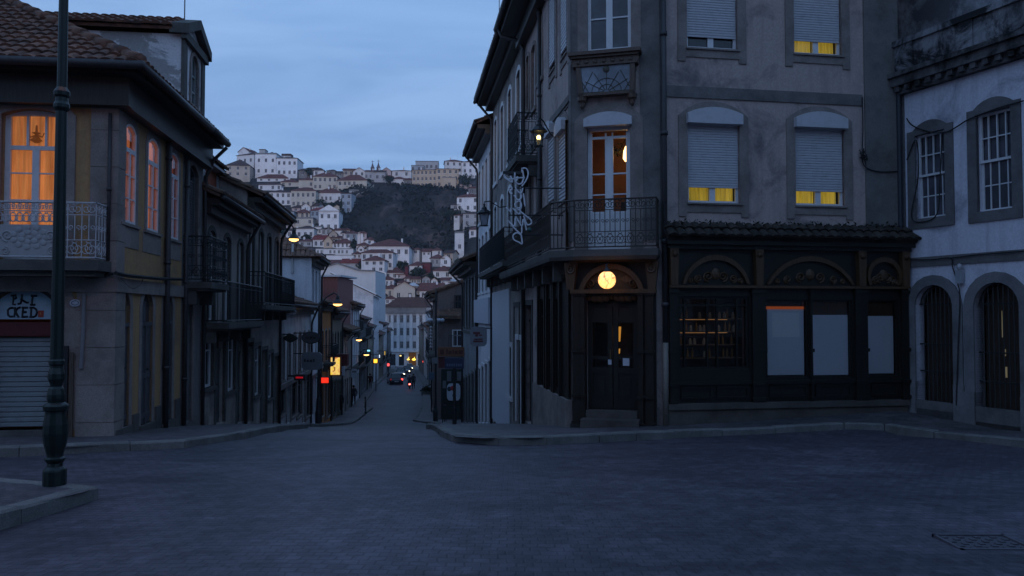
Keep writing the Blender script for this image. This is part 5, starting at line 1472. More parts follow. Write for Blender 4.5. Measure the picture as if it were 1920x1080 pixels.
white_right()
def cable(label, pts, r=.014):
    mb = MB(); P = [V(p) for p in pts]; out = []
    for i in range(len(P) - 1):
        a, b, c, d = P[max(i - 1, 0)], P[i], P[i + 1], P[min(i + 2, len(P) - 1)]
        for k in range(6):
            t = k / 6; out.append(.5 * ((2 * b) + (c - a) * t + (2 * a - 5 * b + 4 * c - d) * t * t + (3 * b - a - 3 * c + d) * t ** 3))
    out.append(P[-1]); mb.tube(out, r, 5); return single(mb, 'electric_cable', M_cable, label, 'cable', P[0])
fp = lambda F, x, y, d=.06: F.p(*F.hit(x, y, d), d)
cable('black cable drooping across both sash windows of the white building', [fp(FW, x, y) for x, y in ((1700, 222), (1712, 236), (1745, 248), (1772, 248), (1790, 240), (1812, 226), (1840, 214), (1880, 200), (1919, 189))])
cable('loose black cable tangle hanging beside the left sash window', [fp(FW, x, y) for x, y in ((1700, 300), (1718, 262), (1722, 330), (1709, 405), (1730, 416), (1757, 400), (1762, 340), (1766, 250))], .012)
cable('cable along the stone band of the white building down to the box', [fp(FW, x, y) for x, y in ((1706, 487), (1745, 487), (1782, 484), (1786, 500), (1796, 532), (1800, 560), (1797, 640), (1793, 760))], .012)
cable('upper cable running along the stone band above the right arched door', [fp(FW, x, y) for x, y in ((1784, 484), (1830, 478), (1880, 474), (1919, 471))], .012)
cable('thin cable on the grey wall right of the second shuttered window', [fp(FM, x, y, .05) for x, y in ((1617, 182), (1618, 240), (1617, 296), (1624, 314), (1650, 322), (1688, 321))], .012)
mb = MB(); c = FM.hit(1618, 296, .05); rr = random.Random(8)
for i in range(9):
    a = [FM.p(c[0] + rr.gauss(0, .05), c[1] + rr.gauss(0, .08), .05 + rr.random() * .04) for k in range(4)]; mb.tube(a, .012, 4)
single(mb, 'cable_knot', M_cable, 'tangled knot of black wire on the wall by the right quoin', 'wire knot', FM.p(c[0], c[1], .05))
cable('thick black cable bundle along the stone band of the yellow building', [fp(FB, 217, 512, .1), fp(FB, 240, 517, .1), fp(FB, 270, 520, .1), fp(FB, 305, 523, .1), fp(FB, 341, 524, .1)], .035)
cable('black cable along the front string course under the pale balcony', [fp(FA, 4, 512, .08), fp(FA, 60, 516, .09), fp(FA, 120, 512, .09), fp(FA, 170, 520, .09), fp(FA, 213, 513, .09)], .025)
cable('black cable under the yellow front eave left of the lamp post', [fp(FA, 0, 156, .03), fp(FA, 50, 157, .03), fp(FA, 105, 147, .03), fp(FA, 160, 148, .03), fp(FA, 214, 152, .05)], .016)
cable('thin slanting wire on the rose corner wall above the neon script', [fp(FS, 1066, 190, .04), fp(FS, 1055, 205, .04), fp(FS, 1030, 236, .04), fp(FS, 1015, 256, .04)], .012)
cable('cable drooping between the dark door arches of the yellow building', [fp(FB, 226, 522, .05), fp(FB, 240, 536, .05), fp(FB, 250, 541, .05), fp(FB, 262, 534, .05), fp(FB, 268, 524, .05)], .008)
# ================================================================ near lamp post
LP = V((-4.37, 7.7, gz(7.7) + .135))
lp = thing('lamp_post', 'tall dark green cast iron lamp post standing on the near left kerb corner', 'lamp post', tuple(LP))
K = .00513
M_green = metal('dark green iron', (.009, .016, .0145), .45, .2)
mb = MB()
prof = [(20, 0), (20, 26), (19, 29), (14, 34), (13, 40), (17, 45), (18, 49), (14, 52), (14, 56), (19, 74), (21.5, 95), (21, 112), (18, 131), (18, 136), (21, 139), (22, 146), (20, 149), (14, 153), (15.5, 160), (15.5, 168), (13, 178), (10, 182), (11, 188),
        (14.5, 196), (14.5, 206), (11, 217), (11, 221), (13.5, 224), (13.5, 230), (11.7, 233)]
mb.lathe([(r * K, z * K) for r, z in prof], LP, 12); mb.build('pedestal', M_green, lp)
mb = MB(); sh = [(11.5, 232), (10.5, 500), (9.8, 700), (12, 703), (14, 707), (14, 713), (11.5, 718), (11, 726), (14, 730), (14.5, 737), (12, 741), (8.8, 746), (8.2, 900), (7, 1150)]
mb.lathe([(r * K, z * K) for r, z in sh], LP, 12); mb.build('pole', M_green, lp)
LT = LP + V((0, 0, 1150 * K))
mb = MB(); mb.lathe([(.03, 0), (.12, .05), (.2, .5), (.22, .52), (.1, .66), (.03, .75)], LT, 6); mb.build('lantern_cap', M_green, lp)
mb = MB(); mb.lathe([(.1, 0), (.12, .06)], LT + V((0, 0, -.07)), 10); mb.build('lamp_glass', glow('warm lamp glow', (1, .33, .12), 160.0), lp)

# ================================================================ wall lanterns
def lantern(loc, wallp, size, lit, label):
    root = thing('wall_lantern', label, 'lantern', tuple(loc)); s = size; c = V(loc)
    mb = MB()
    n = 4
    for k in range(n):
        a = 2 * pi * k / n + pi / 4
        mb.tube([c + V((.16 * s * cos(a), .16 * s * sin(a), -.3 * s)), c + V((.27 * s * cos(a), .27 * s * sin(a), .22 * s))], .016 * s, 4)
    mb.lathe([(.2 * s, -.33 * s), (.2 * s, -.29 * s)], c, 4) if False else mb.lathe([(.17 * s, -.32 * s), (.18 * s, -.29 * s)], c, 8)
    mb.lathe([(.31 * s, .2 * s), (.32 * s, .24 * s), (.2 * s, .36 * s), (.12 * s, .4 * s), (.12 * s, .46 * s), (.06 * s, .5 * s), (.03 * s, .56 * s), (.05 * s, .6 * s), (.01, .66 * s)], c, 8)
    mb.build('lantern_frame', M_iron, root)
    gb = MB(); p = [V((.15 * s * cos(2 * pi * k / n + pi / 4), .15 * s * sin(2 * pi * k / n + pi / 4), -.29 * s)) + c for k in range(n)]; q = [V((.26 * s * cos(2 * pi * k / n + pi / 4), .26 * s * sin(2 * pi * k / n + pi / 4), .21 * s)) + c for k in range(n)]
    for k in range(n): gb.poly([p[k], p[(k + 1) % n], q[(k + 1) % n], q[k]])
    gb.build('lantern_glass', M_clear if lit else glass('frosted lantern glass', (.22, .23, .27), .3), root)
    if lit:
        lb = MB(); lb.ball(tuple(c + V((0, 0, .0))), .075 * s, 8, (1, 1, 1.2)); lb.build('bulb', glow('warm bulb', (1, .72, .25), 5.0), root, True)
        lb = MB(); lb.lathe([(.05 * s, -.3 * s), (.05 * s, -.07 * s)], c, 8); lb.build('holder', paint('pale holder', (.4, .36, .25)), root)
    bb = MB(); w = V(wallp); bb.tube([w, w.lerp(c, .3) + V((0, 0, .12 * s)), w.lerp(c, .75) + V((0, 0, .62 * s)), c + V((0, 0, .72 * s)), c + V((0, 0, .6 * s))], .025 * s, 6); bb.build('bracket', M_iron, root)
    return root
c = at(1010, 258, 17.6); lantern(c, (xR(18.1) , 18.1, c.z + .1), .62, True, 'lit black wall lantern hanging at the upper balcony of the grey corner building')
c = at(908, 410, 26.5); lantern(c, (xR(27.2), 27.2, c.z + .5), .78, False, 'unlit black wall lantern on a curved arm left of the neon script')
# ================================================================ neon script sign
def neon():
    Y = 17.2; x0 = (940 - 960) / 1500 * Y; root = thing('neon_sign', 'unlit white tube script sign hanging vertically from the corner building wall', 'sign', tuple(at(975, 390, Y)))
    def q(x, y): return at(920 + x / 5.68, 290 + y / 5.68, Y)
    def cat(P):
        P = [V((a, b, 0)) for a, b in P]; o = []
        for i in range(len(P) - 1):
            a, b, c, d = P[max(i - 1, 0)], P[i], P[i + 1], P[min(i + 2, len(P) - 1)]
            for k in range(4): t = k / 4; o.append(.5 * ((2 * b) + (c - a) * t + (2 * a - 5 * b + 4 * c - d) * t * t + (3 * b - a - 3 * c + d) * t ** 3))
        return [(p.x, p.y) for p in o + [P[-1]]]
    mb = MB()
    for st in ([(335, 190), (338, 150), (375, 146), (398, 185), (392, 240), (365, 292), (332, 335)], [(150, 232), (190, 262), (270, 252), (365, 243)], [(258, 190), (258, 260), (285, 308), (325, 308), (350, 255), (345, 195), (333, 140)],
               [(145, 210), (150, 245), (190, 272), (230, 292), (222, 250), (208, 225)], [(200, 352), (222, 345), (226, 372), (205, 390), (212, 420), (232, 408)],
               [(262, 345), (285, 385), (325, 415), (342, 355)], [(248, 430), (288, 482), (328, 455), (322, 400)], [(350, 412), (366, 550)], [(332, 562), (275, 565), (262, 520), (308, 496), (328, 540), (303, 590), (268, 560)],
               [(235, 570), (300, 632), (322, 598)], [(310, 600), (380, 655), (428, 695), (432, 735), (392, 747), (368, 700), (350, 650)], [(160, 560), (215, 610), (210, 570)],
               [(185, 700), (250, 762), (268, 668), (332, 762), (350, 680), (382, 805)], [(228, 758), (322, 842), (332, 760)], [(332, 862), (282, 833), (240, 860), (248, 905), (300, 932), (336, 948), (326, 862)]):
        mb.tube([q(*p) for p in cat(st)], .0165, 6)
    mb.build('tube_lettering', paint('white glass tube', (.66, .66, .72), .25, .03), root)
    fb = MB()
    a, b = q(130, 170), q(330, 200); fb.box8([(a.x, Y + .05, b.z), (b.x, Y + .05, b.z), (b.x, Y + .1, b.z), (a.x, Y + .1, b.z), (a.x, Y + .05, a.z), (b.x, Y + .05, a.z), (b.x, Y + .1, a.z), (a.x, Y + .1, a.z)])
    for x in (235, 330): fb.tube([q(x, 170) + V((0, .08, 0)), q(x + 10, 960) + V((0, .08, 0))], .02, 5)
    for y in (350, 640, 850): fb.tube([q(200, y) + V((0, .08, 0)), q(370, y) + V((0, .08, 0)), V((xR(17.3), 17.3, q(370, y).z))], .015, 4)
    fb.build('sign_frame', M_iron, root)
    db = MB(); c = q(415, 800); db.ball(tuple(c), .05, 6); db.build('knob', paint('green knob', (.03, .1, .1)), root)
neon()
# ================================================================ street lamps on brackets
def bracket_lamp(loc, foot, label, lit=True, st=4.0, r=.22, pole_top=None, base=None):
    root = thing('street_lamp', label, 'street lamp', tuple(base if base is not None else loc)); c = V(loc)
    mb = MB(); mb.lathe([(.02, .34), (.07, .3), (.09, .16), (r * .6, .1), (r, -.02), (r * .98, -.04)], c, 12); mb.build('lamp_shade', M_iron, root)
    lb = MB(); lb.lathe([(r * .86, -.05), (r * .8, -.09), (r * .3, -.14)], c, 12)
    lb.build('lamp_glass', glow('sodium lamp', (1, .5, .14), st) if lit else glass('unlit lamp', (.4, .4, .42), .3), root)
    ab = MB(); f = V(foot); ab.tube([f, f.lerp(c, .35) + V((0, 0, .35)), f.lerp(c, .8) + V((0, 0, .5)), c + V((0, 0, .34))], .03, 6); ab.build('arm', M_iron, root)
    if base is not None:
        b = V(base); h = f.z - b.z; pb = MB(); pb.lathe([(.15, 0), (.15, .5), (.12, .6), (.1, 1.1), (.07, 1.2), (.055, h), (.07, h + .02), (.03, h + .2)], b, 8); pb.build('pole', M_iron, root)
    return root
bracket_lamp(at(551, 446, 30.9), at(524, 436, 30.2), 'lit street lamp on a wall arm in front of the brown hipped roof')
b = at(597, 795, 36); b.z = gz(36) + .1
bracket_lamp(at(633, 568, 36), at(599, 575, 36), 'lit street lamp on a black pole arching over the left pavement', base=b, r=.24)
bracket_lamp(at(673, 636, 62), V((xL(62.5), 62.5, at(655, 640, 62).z)), 'small lit street lamp below the mossy jutting eave', r=.26, st=5)
bracket_lamp(at(687, 664, 76), V((xL(77), 77, at(672, 668, 77).z)), 'distant lit street lamp just under the cyan shop sign', r=.3, st=5)
bracket_lamp(at(547, 584, 31), V((xL(31), 31, at(524, 601, 31).z)), 'unlit pale lamp head on an arm over the oval signs', lit=False, r=.2)
bracket_lamp(at(790, 611, 85), V((xR(85) - .5, 85, at(800, 618, 85).z)), 'unlit dark lamp arm reaching left from the right row', lit=False, r=.35)
bracket_lamp(at(734, 619, 120), V((xL(121), 121, at(716, 625, 120).z)), 'unlit lamp on a long arm before the white pilastered block', lit=False, r=.4)
bracket_lamp(at(698, 634, 90), V((xL(91), 91, at(684, 640, 90).z)), 'unlit wall lamp against the white left house with balconies', lit=False, r=.36)
pl = MB(); p = at(548, 512, 39.85); q = at(549, 457, 39.85); pl.tube([p, q], .06, 6)
pl.build('vent_pipe', paint('pale vent pipe', (.42, .40, .40)), h5)
# candelabra lamp
def candelabra():
    b = at(817, 700, 49.3); b.z = gz(49.3) + .1; top = at(817, 548, 49.3).z; root = thing('lamp_post', 'tall slim candelabra lamp post with unlit white globes on the right', 'lamp post', tuple(b))
    mb = MB(); h = top - b.z; mb.lathe([(.16, 0), (.16, .6), (.1, .8), (.07, 1.4), (.06, h), (.02, h + .15)], b, 8); mb.build('pole', M_iron, root)
    zc = at(817, 602, 49.3).z; gb = MB(); ab = MB()
    for k in range(5):
        a = 2 * pi * k / 5 + .3; e = V((b.x + .42 * cos(a), b.y + .42 * sin(a), zc)); ab.tube([V((b.x, b.y, zc - .1)), e + V((0, 0, -.16)), e + V((0, 0, -.06))], .02, 5); gb.ball(tuple(e + V((0, 0, .05))), .12, 7)
    ab.build('arm', M_iron, root); gb.build('lamp_globe', glass('white unlit globe', (.30, .31, .35), .3), root, True)
    for k, y in enumerate((610, 618, 627, 636)):
        pass
    c = V((b.x - .3, b.y, zc - .4)); fb = MB()
    for k in range(7): fb.ball((c.x, c.y, c.z - k * .2), .1, 5)
    fb.build('flower_basket', paint('pale flowers', (.32, .30, .32)), root)
candelabra()
# ================================================================ signs along the street
def sign_disc(mb, c, rx, rz, t=.06, n=20, sq=2):
    pts = []
    for i in range(n):
        a = 2 * pi * i / n; x, z = cos(a), sin(a)
        if sq != 2: m = (abs(x) ** sq + abs(z) ** sq) ** (1 / sq); x, z = x / m, z / m
        pts.append((c.x + rx * x, c.z + rz * z))
    mb.prism([(x, c.y - t / 2, z) for x, z in pts], [(x, c.y + t / 2, z) for x, z in pts])
def hang_sign(name, label, px, py, Y, wpx, hpx, mat, shape=2, wallx=None, marks=None, post=None, arm=True):
    c = at(px, py, Y); k = Y / 1500; root = thing(name, label, 'sign', tuple(c))
    mb = MB(); sign_disc(mb, c, wpx * k / 2, hpx * k / 2, sq=shape); mb.build('sign_board', mat, root)
    if shape == 2:
        rb = MB(); rb.tube([(c.x + wpx * k / 2 * cos(2 * pi * i / 24), c.y, c.z + hpx * k / 2 * sin(2 * pi * i / 24)) for i in range(25)], .035, 5, False); rb.build('rim', M_iron, root)
    if arm:
        ab = MB(); wx = wallx if wallx is not None else xL(Y); ab.tube([(wx, c.y, c.z + hpx * k * .42), (c.x, c.y, c.z + hpx * k * .42)], .025, 5); ab.build('arm', M_iron, root)
    if marks:
        lb = MB()
        for x0, x1, z0, z1 in marks: lb.box(c.x + x0 * wpx * k, c.x + x1 * wpx * k, c.y - .045, c.y - .032, c.z + z0 * hpx * k, c.z + z1 * hpx * k)
        lb.build('lettering', marks_mat, root)
    return root
marks_mat = paint('dark sign letters', (.035, .03, .03))
hang_sign('hanging_sign', 'dark oval hanging sign, upper of two over the pale shop front', 583, 633, 34, 33, 20, paint('dark grey sign', (.065, .065, .07)), 2, None, [(-.3, -.1, -.1, .1), (-.05, .1, -.1, .1), (.14, .3, -.1, .1)])
hang_sign('hanging_sign', 'pale square cornered sign with a round disc, under the dark oval sign', 585, 677, 34, 38, 33, paint('grey blue sign', (.16, .17, .19)), 9, None, [(-.38, -.3, -.05, .12), (-.25, -.15, -.05, .08), (-.1, .02, -.05, .08), (.06, .14, -.05, .12)])
hang_sign('hanging_sign', 'dark leaf shaped hanging sign left of the two round signs', 545, 634, 31, 28, 17, paint('dark green sign', (.03, .035, .03)), 1.3)
marks_mat = paint('dull red letters', (.12, .035, .04))
hang_sign('hanging_sign', 'pale square sign with rounded corners and faded red marks on right wall', 897, 631, 31, 32, 37, paint('pale grey sign', (.21, .21, .24)), 6, xR(31), [(-.3, .1, .12, .24), (-.18, -.02, .0, .12), (.02, .22, .04, .1), (-.3, .28, -.28, -.2), (-.25, .25, -.16, -.1)])
marks_mat = paint('dark sign letters', (.035, .03, .03))
hang_sign('hanging_sign', 'small white sign with dark lettering beside a pedestrian', 664, 700, 60, 11, 17, paint('white sign', (.42, .43, .48), .5, .03), 9, xL(60), [(-.3, -.1, .1, .25), (-.05, .1, .1, .25), (.14, .32, .1, .25)])
hang_sign('hanging_sign', 'small grey square sign low before the candelabra lamp', 815, 676, 47.2, 11, 11, paint('grey sign', (.17, .18, .2)), 9, xR(47.3) - .1, None)
hang_sign('hanging_sign', 'red bordered blue plate beneath the small grey square sign', 809, 705, 48.4, 10, 14, paint('dull blue plate', (.06, .10, .15)), 9, xR(48.4), None, arm=False)
def box_sign(name, label, px0, px1, py0, py1, Y, mat, depth=.25, wallx=None, extra=None):
    a, b = at(px0, py1, Y), at(px1, py0, Y); root = thing(name, label, 'sign', ((a.x + b.x) / 2, Y, a.z))
    mb = MB(); mb.box(a.x, b.x, Y, Y + depth, a.z, b.z); mb.build('sign_board', mat, root)
    ab = MB(); wx = xL(Y) if wallx is None else wallx
    ab.tube([(wx, Y + depth / 2, b.z - .05), (a.x if wx < a.x else b.x, Y + depth / 2, b.z - .05)], .03, 5); ab.build('arm', M_iron, root)
    if extra: extra(root, a, b, Y)
    return root
def advert(root, a, b, Y):
    m = N('lit yellow poster'); n = m.noise(2.6, 3, .5, dist=1.5)
    x = m.ramp(n, .36, .64, (.75, .22, .05, 1), (1, .62, .06, 1)); e = x.node.color_ramp.elements.new(.5); e.color = (1, .72, .22, 1)
    m.l(x, m.b.inputs['Emission Color']); m.b.inputs['Emission Strength'].default_value = .9; m.col((.5, .3, .05))
    mb = MB(); w = .07; mb.box(a.x + w, b.x - w, Y - .02, Y - .002, a.z + w, b.z - w); mb.build('lit_poster', m.m, root)
    pb = MB(); c = V(((a.x * .55 + b.x * .45), Y - .03, a.z)); H = b.z - a.z
    pb.tube([c + V((-.08, 0, H * .2)), c + V((.02, 0, H * .33)), c + V((-.05, 0, H * .48)), c + V((.06, 0, H * .42))], [.015, .03, .03, .012], 5); pb.ball(tuple(c + V((-.04, 0, H * .58))), .04, 6)
    pb.build('poster_figure', paint('red brown poster figure', (.35, .08, .04)), root)
box_sign('advertising_sign', 'lit yellow poster sign in a dark red frame hung over the left pavement', 617.5, 639.5, 668, 705, 47, paint('dark red frame', (.10, .018, .016)), .2, None, advert)
box_sign('shop_sign', 'dark red square box sign behind the lit yellow poster', 622, 651, 664, 686, 48, paint('dark red box', (.10, .02, .022)), .5)
def marks1(root, a, b, Y):
    lb = MB(); w = b.x - a.x
    for k in range(6): lb.box(a.x + w * (.15 + k * .12), a.x + w * (.23 + k * .12), Y - .012, Y - .002, a.z + .12, a.z + .22)
    lb.build('lettering', marks_mat, root)
box_sign('shop_sign', 'white panel sign hanging directly below the lit yellow poster', 620, 646, 687, 704, 47.6, paint('white sign', (.42, .43, .48), .5, .03), .08, None, marks1)
def redlit(root, a, b, Y):
    mb = MB(); mb.box(a.x + .03, b.x - .03, Y - .02, Y - .002, a.z + .03, b.z - .03); mb.build('lit_face', glow('red lit face', (1, .035, .015), 1.1), root)
box_sign('shop_sign', 'small glowing red box sign low on the left row', 601.5, 617, 707, 719, 42, paint('black box', (.02, .02, .02)), .2, None, redlit)
def orange_marks(root, a, b, Y):
    lb = MB(); w = b.x - a.x; h = b.z - a.z
    for x0, x1, z0, z1 in ((.08, .22, .2, .75), (.3, .36, .25, .8), (.38, .5, .25, .6), (.53, .58, .25, .7), (.61, .72, .25, .6), (.75, .9, .25, .65)): lb.box(a.x + w * x0, a.x + w * x1, Y - .012, Y - .002, a.z + h * z0, a.z + h * z1)
    lb.build('lettering', paint('dull red letters', (.09, .03, .025)), root)
box_sign('shop_sign', 'long rust orange shop sign with red letters at the side street', 821, 873, 651, 668, 46.3, paint('rust orange board', (.19, .075, .04)), .15, xR(46.3) + .3, orange_marks)
box_sign('shop_sign', 'dark red upright panel under the rust orange sign', 822, 835, 669, 690, 46.5, paint('dark red panel', (.10, .025, .03)), .12, xR(46.5) + .3)
def fin_sign():
    b = V(at(852, 800, 21)); b.z = gz(21) + .12; root = thing('signpost', 'black post with dark blue street sign on the right pavement corner', 'signpost', tuple(b))
    z1, z0 = at(852, 671, 21).z, at(852, 691, 21).z
    mb = MB(); mb.lathe([(.055, 0), (.055, .42), (.04, .46), (.036, z0 - b.z + .03)], b, 10); mb.build('post', M_iron, root)
    a, c = at(834, 690, 21), at(870, 671, 21); mb = MB(); mb.box(a.x, c.x, 20.97, 21.03, z0, z1); mb.build('sign_board', paint('dark blue sign', (.022, .035, .075)), root)
    lb = MB()
    for k in range(7): lb.box(a.x + .05 + k * .06, a.x + .09 + k * .06, 20.958, 20.968, z0 + .06, z0 + .13)
    lb.build('lettering', paint('faded sign letters', (.09, .12, .18)), root)
fin_sign()
# dark green corner front with poster beneath the rust orange sign
def poster():
    F = Fac(tuple(at(838, 735, 52.2).xy), tuple(at(863, 735, 52.2).xy)); z0, z1 = at(850, 751, 52.2).z, at(850, 719, 52.2).z
    root = thing('poster', 'round topped white poster with red and green blots on dark wall by the signpost', 'poster', tuple(F.p(F.L / 2, z0)))
    mb = MB(); c = F.p(F.L / 2, (z0 + z1) / 2); sign_disc(mb, c, F.L / 2, (z1 - z0) / 2, .05, 20, 6); mb.build('poster_board', paint('white poster', (.42, .45, .5)), root)
    rb = MB(); rb.ball((c.x - .05, c.y - .03, c.z + .25), .18, 7, (1, .1, .9)); rb.build('red_blot', paint('red blot', (.35, .03, .04)), root)
    gb = MB(); gb.ball((c.x - .28, c.y - .03, c.z + .2), .14, 7, (1, .1, 1.1)); gb.ball((c.x + .02, c.y - .028, c.z - .22), .12, 7, (.8, .1, 1)); gb.build('dark_blot', paint('dark green blot', (.02, .04, .05)), root)
poster()
mb = MB(); mb.box(*(sorted((at(821, 700, 52.42).x, at(872, 700, 52.42).x))), 52.36, 52.47, gz(52) - .2, at(850, 692, 52.4).z)
mb.build('shop_front', paint('dark green corner front', (.015, .022, .02)), r5)
mb = MB()
for x0, x1, y0, y1 in ((830, 836, 714, 728), (838, 846, 696, 715), (857, 866, 697, 714)): 
    a, b = at(x0, y1, 52.3), at(x1, y0, 52.3); mb.box(a.x, b.x, 52.31, 52.35, a.z, b.z)
mb.build('shop_panel', paint('grey shop panel', (.13, .14, .15)), r5)
def side_wall_r5():
    a, b = at(822, 600, 52.5), at(868, 600, 52.5); F = Fac((a.x, 52.5), (b.x, 52.5))
    for x0, x1, y0, y1 in ((851, 866, 553, 588), (848, 867, 618, 650)):
        r = F.rect(x0, x1, y0, y1); mb = MB(); frame(mb, F, *r, 0, .01, .07, .07, .05, (.5,), (.66,)); o = mb.build('window', M_white if y0 > 600 else M_iron, r5); pane_mb(F, *r, 0, .02).build('pane', M_glass2 if y0 > 600 else M_glass, o)
        rb = MB(); railing(rb, F, r[0] - .2, r[1] + .2, r[2] - .1, r[2] + .75, .45, .12, False); F.box(rb, r[0] - .2, r[1] + .2, r[2] - .25, r[2] - .12, .01, .5); rb.build('railing', M_iron, o)
    mb = MB(); z = at(840, 592, 52.5).z; F.box(mb, -.2, F.L, z - .2, z, .01, .6); mb.poly([F.p(-.2, z, .6), F.p(F.L, z, .6), F.p(F.L, z + .5, .01), F.p(-.2, z + .5, .01)]); mb.build('pent_roof', M_tile2, r5)
side_wall_r5()
# small lit shop signs and lamps far down
def lit_box(name, label, cat, px, py, Y, w, h, col, st, pole=False):
    c = at(px, py, Y); k = Y / 1500; mb = MB(); W, H = w * k / 2, h * k / 2
    root = thing(name, label, cat, tuple(c)); mb.box(c.x - W, c.x + W, Y, Y + .3, c.z - H, c.z + H); mb.build('lit_face', glow(name + ' ' + str(px), col, st), root)
    fb = MB(); fb.box(c.x - W - .08, c.x + W + .08, Y + .05, Y + .36, c.z - H - .08, c.z + H + .08)
    if pole: fb.tube([(c.x, Y + .4, gz(Y)), (c.x, Y + .4, c.z + H + .2)], .06, 5)
    else: fb.tube([(c.x, Y + .3, c.z + H), ((xL(Y) if px < 745 else xR(Y) - .3), Y + .5, c.z + H)], .04, 5)
    fb.build('casing', M_iron, root)
    return root
lit_box('shop_sign', 'tiny cyan lit shop sign above the distant lamp', 'sign', 691, 657.5, 82, 5, 3, (.3, .8, 1), 1.2)
lit_box('shop_sign', 'small glowing orange sign on a slender pole left of the queue', 'sign', 704, 677, 90, 6.5, 7, (1, .45, .04), 2.2, True)
lit_box('shop_sign', 'narrow white lit sign right of the orange glow', 'sign', 711.5, 668, 100, 1.6, 5.5, (.8, .9, 1), 1.2)
lit_box('traffic_light', 'red traffic light on the left side of the far street', 'traffic light', 728, 684, 125, 4.2, 5, (1, .1, .1), 1.6, True)
lit_box('traffic_light', 'small red traffic light right of the far headlights', 'traffic light', 794, 678, 150, 3.4, 3.4, (1, .1, .08), 1.6, True)
lit_box('traffic_light', 'upper red light on a pole above the other, far right side', 'traffic light', 801.5, 668, 140, 3, 5, (1, .12, .1), 1.0, True)
lit_box('street_lamp', 'bright white far lamp at the right corner of the pilastered block', 'street lamp', 795, 660, 190, 4, 4, (1, .92, .7), 3.0, True)
lit_box('street_lamp', 'faint white lamp right of the two red lights', 'street lamp', 805.5, 674, 130, 2.4, 2, (.9, .85, .9), .9, True)
lit_box('shop_sign', 'tiny yellow light at the foot of the pilastered block', 'sign', 751, 667, 200, 3.2, 2.2, (1, .7, .25), 1.6)
lit_box('shop_sign', 'thin yellow upright sign left of the pilastered block', 'sign', 721.5, 662, 118, 1.6, 7, (1, .6, .12), .5)
lit_box('doorway_light', 'small cyan light over a dark doorway of the left row', 'light', 439, 652, 24.35, 2.4, 7, (.25, 1, .9), .8)
lit_box('glowing_awning', 'thin red awning strip, given a glow, over the pale shop front windows', 'light', 561, 708, 31.8, 13, 3, (1, .02, .04), .22)  # red of the awning put in as emission

# ================================================================ white pilastered block closing the street
def endblock():
    Y = 228; a, b = at(723, 600, Y), at(797, 600, Y); F = Fac((a.x, Y + 1), (b.x, Y)); g0 = gz(Y) - 1
    zt = at(760, 588, Y).z; zc = at(760, 576, Y).z
    root = thing('apartment_block', 'white four storey block with tall pilasters closing the far end of the street', 'building', tuple(F.p(F.L / 2, gz(Y))))
    hs = []; fmt = paint('grey joinery', (.25, .25, .27))
    for y0, y1 in ((591, 605), (615, 629), (640, 653)):
        for x0, x1 in ((729, 733.5), (738.5, 744.5), (750, 756.5), (762, 768), (774, 780.5), (787, 792)):
            r = F.rect(x0, x1, y0, y1); hs.append(win(root, F, *r, 0, fmt, (.5,), (.66,), glass('grey far glass', (.07, .07, .075), .15), None, rev=.25, fw=.1, mw=.06))
    for x0, x1, y0 in ((729, 742, 664), (748, 758, 664), (766.5, 780.5, 661), (784, 794, 664)):
        r = F.rect(x0, x1, y0, 680); lit = x0 == 766.5
        hs.append(win(root, F, r[0], r[1], gz(Y) + .2, r[3], 0, M_iron, (.33, .66), (.8,), glow('dim orange passage', (1, .38, .06), .05, (.1, .05, .02)) if lit else M_glass, None, rev=.3, fw=.12, name='shop_window'))
    mb = MB(); wall(mb, F, 0, F.L, g0, zt, hs, .35); shell(mb, [tuple(F.o), tuple(F.o + F.u * F.L), tuple(F.o + F.u * F.L - F.n * 12), tuple(F.o - F.n * 12)], g0, zt, (0,)); mb.build('wall', plaster('white block render', (.52, .52, .54), (.36, .36, .38), .5, .7, .3), root)
    pb = MB()
    for x in (723.8, 735.8, 747, 759.5, 771, 783.5, 795.5): s = F.S(x); F.box(pb, s - .42, s + .42, at(760, 657, Y).z, zt, .01, .35)
    F.box(pb, 0, F.L, at(760, 658, Y).z - .3, at(760, 656, Y).z, .01, .45)
    pb.build('pilaster', plaster('white pilaster', (.56, .56, .58)), root)
    cb = MB(); F.box(cb, -.5, F.L + .4, zt, zt + .9, -1, .7); F.box(cb, -.2, F.L + .2, zt + .9, zc, -.6, .3); cb.build('cornice', plaster('grey cornice', (.2, .19, .19)), root)
    rb = MB(); q0, q1, q2, q3 = F.p(-.8, zc, .6), F.p(F.L + .6, zc, .6), F.p(F.L - 2, zc + 3.0, -6), F.p(2, zc + 3.0, -6); rb.add([q0, q1, q2, q3, F.p(F.L + .6, zc, -12.5), F.p(-.8, zc, -12.5)], [(0, 1, 2, 3), (1, 4, 2), (4, 5, 3, 2), (5, 0, 3)]); rb.build('roof', farroof('far clay roof', (.11, .055, .045)), root)
    for x, lab in ((776, 'yellow lamp under the orange passage of the pilastered block'), (765.5, 'smaller yellow lamp left of the orange passage')):
        c = at(x, 674, Y - 1.5); mb = MB(); mb.ball(tuple(c), .42 if x > 770 else .3, 7, (1.3, .6, .7)); mb.tube([c, c + V((0, 1.4, .6))], .06, 4)
        single(mb, 'passage_lamp', glow('yellow passage lamp', (1, .62, .08), 2.5), lab, 'lamp', c)
endblock()

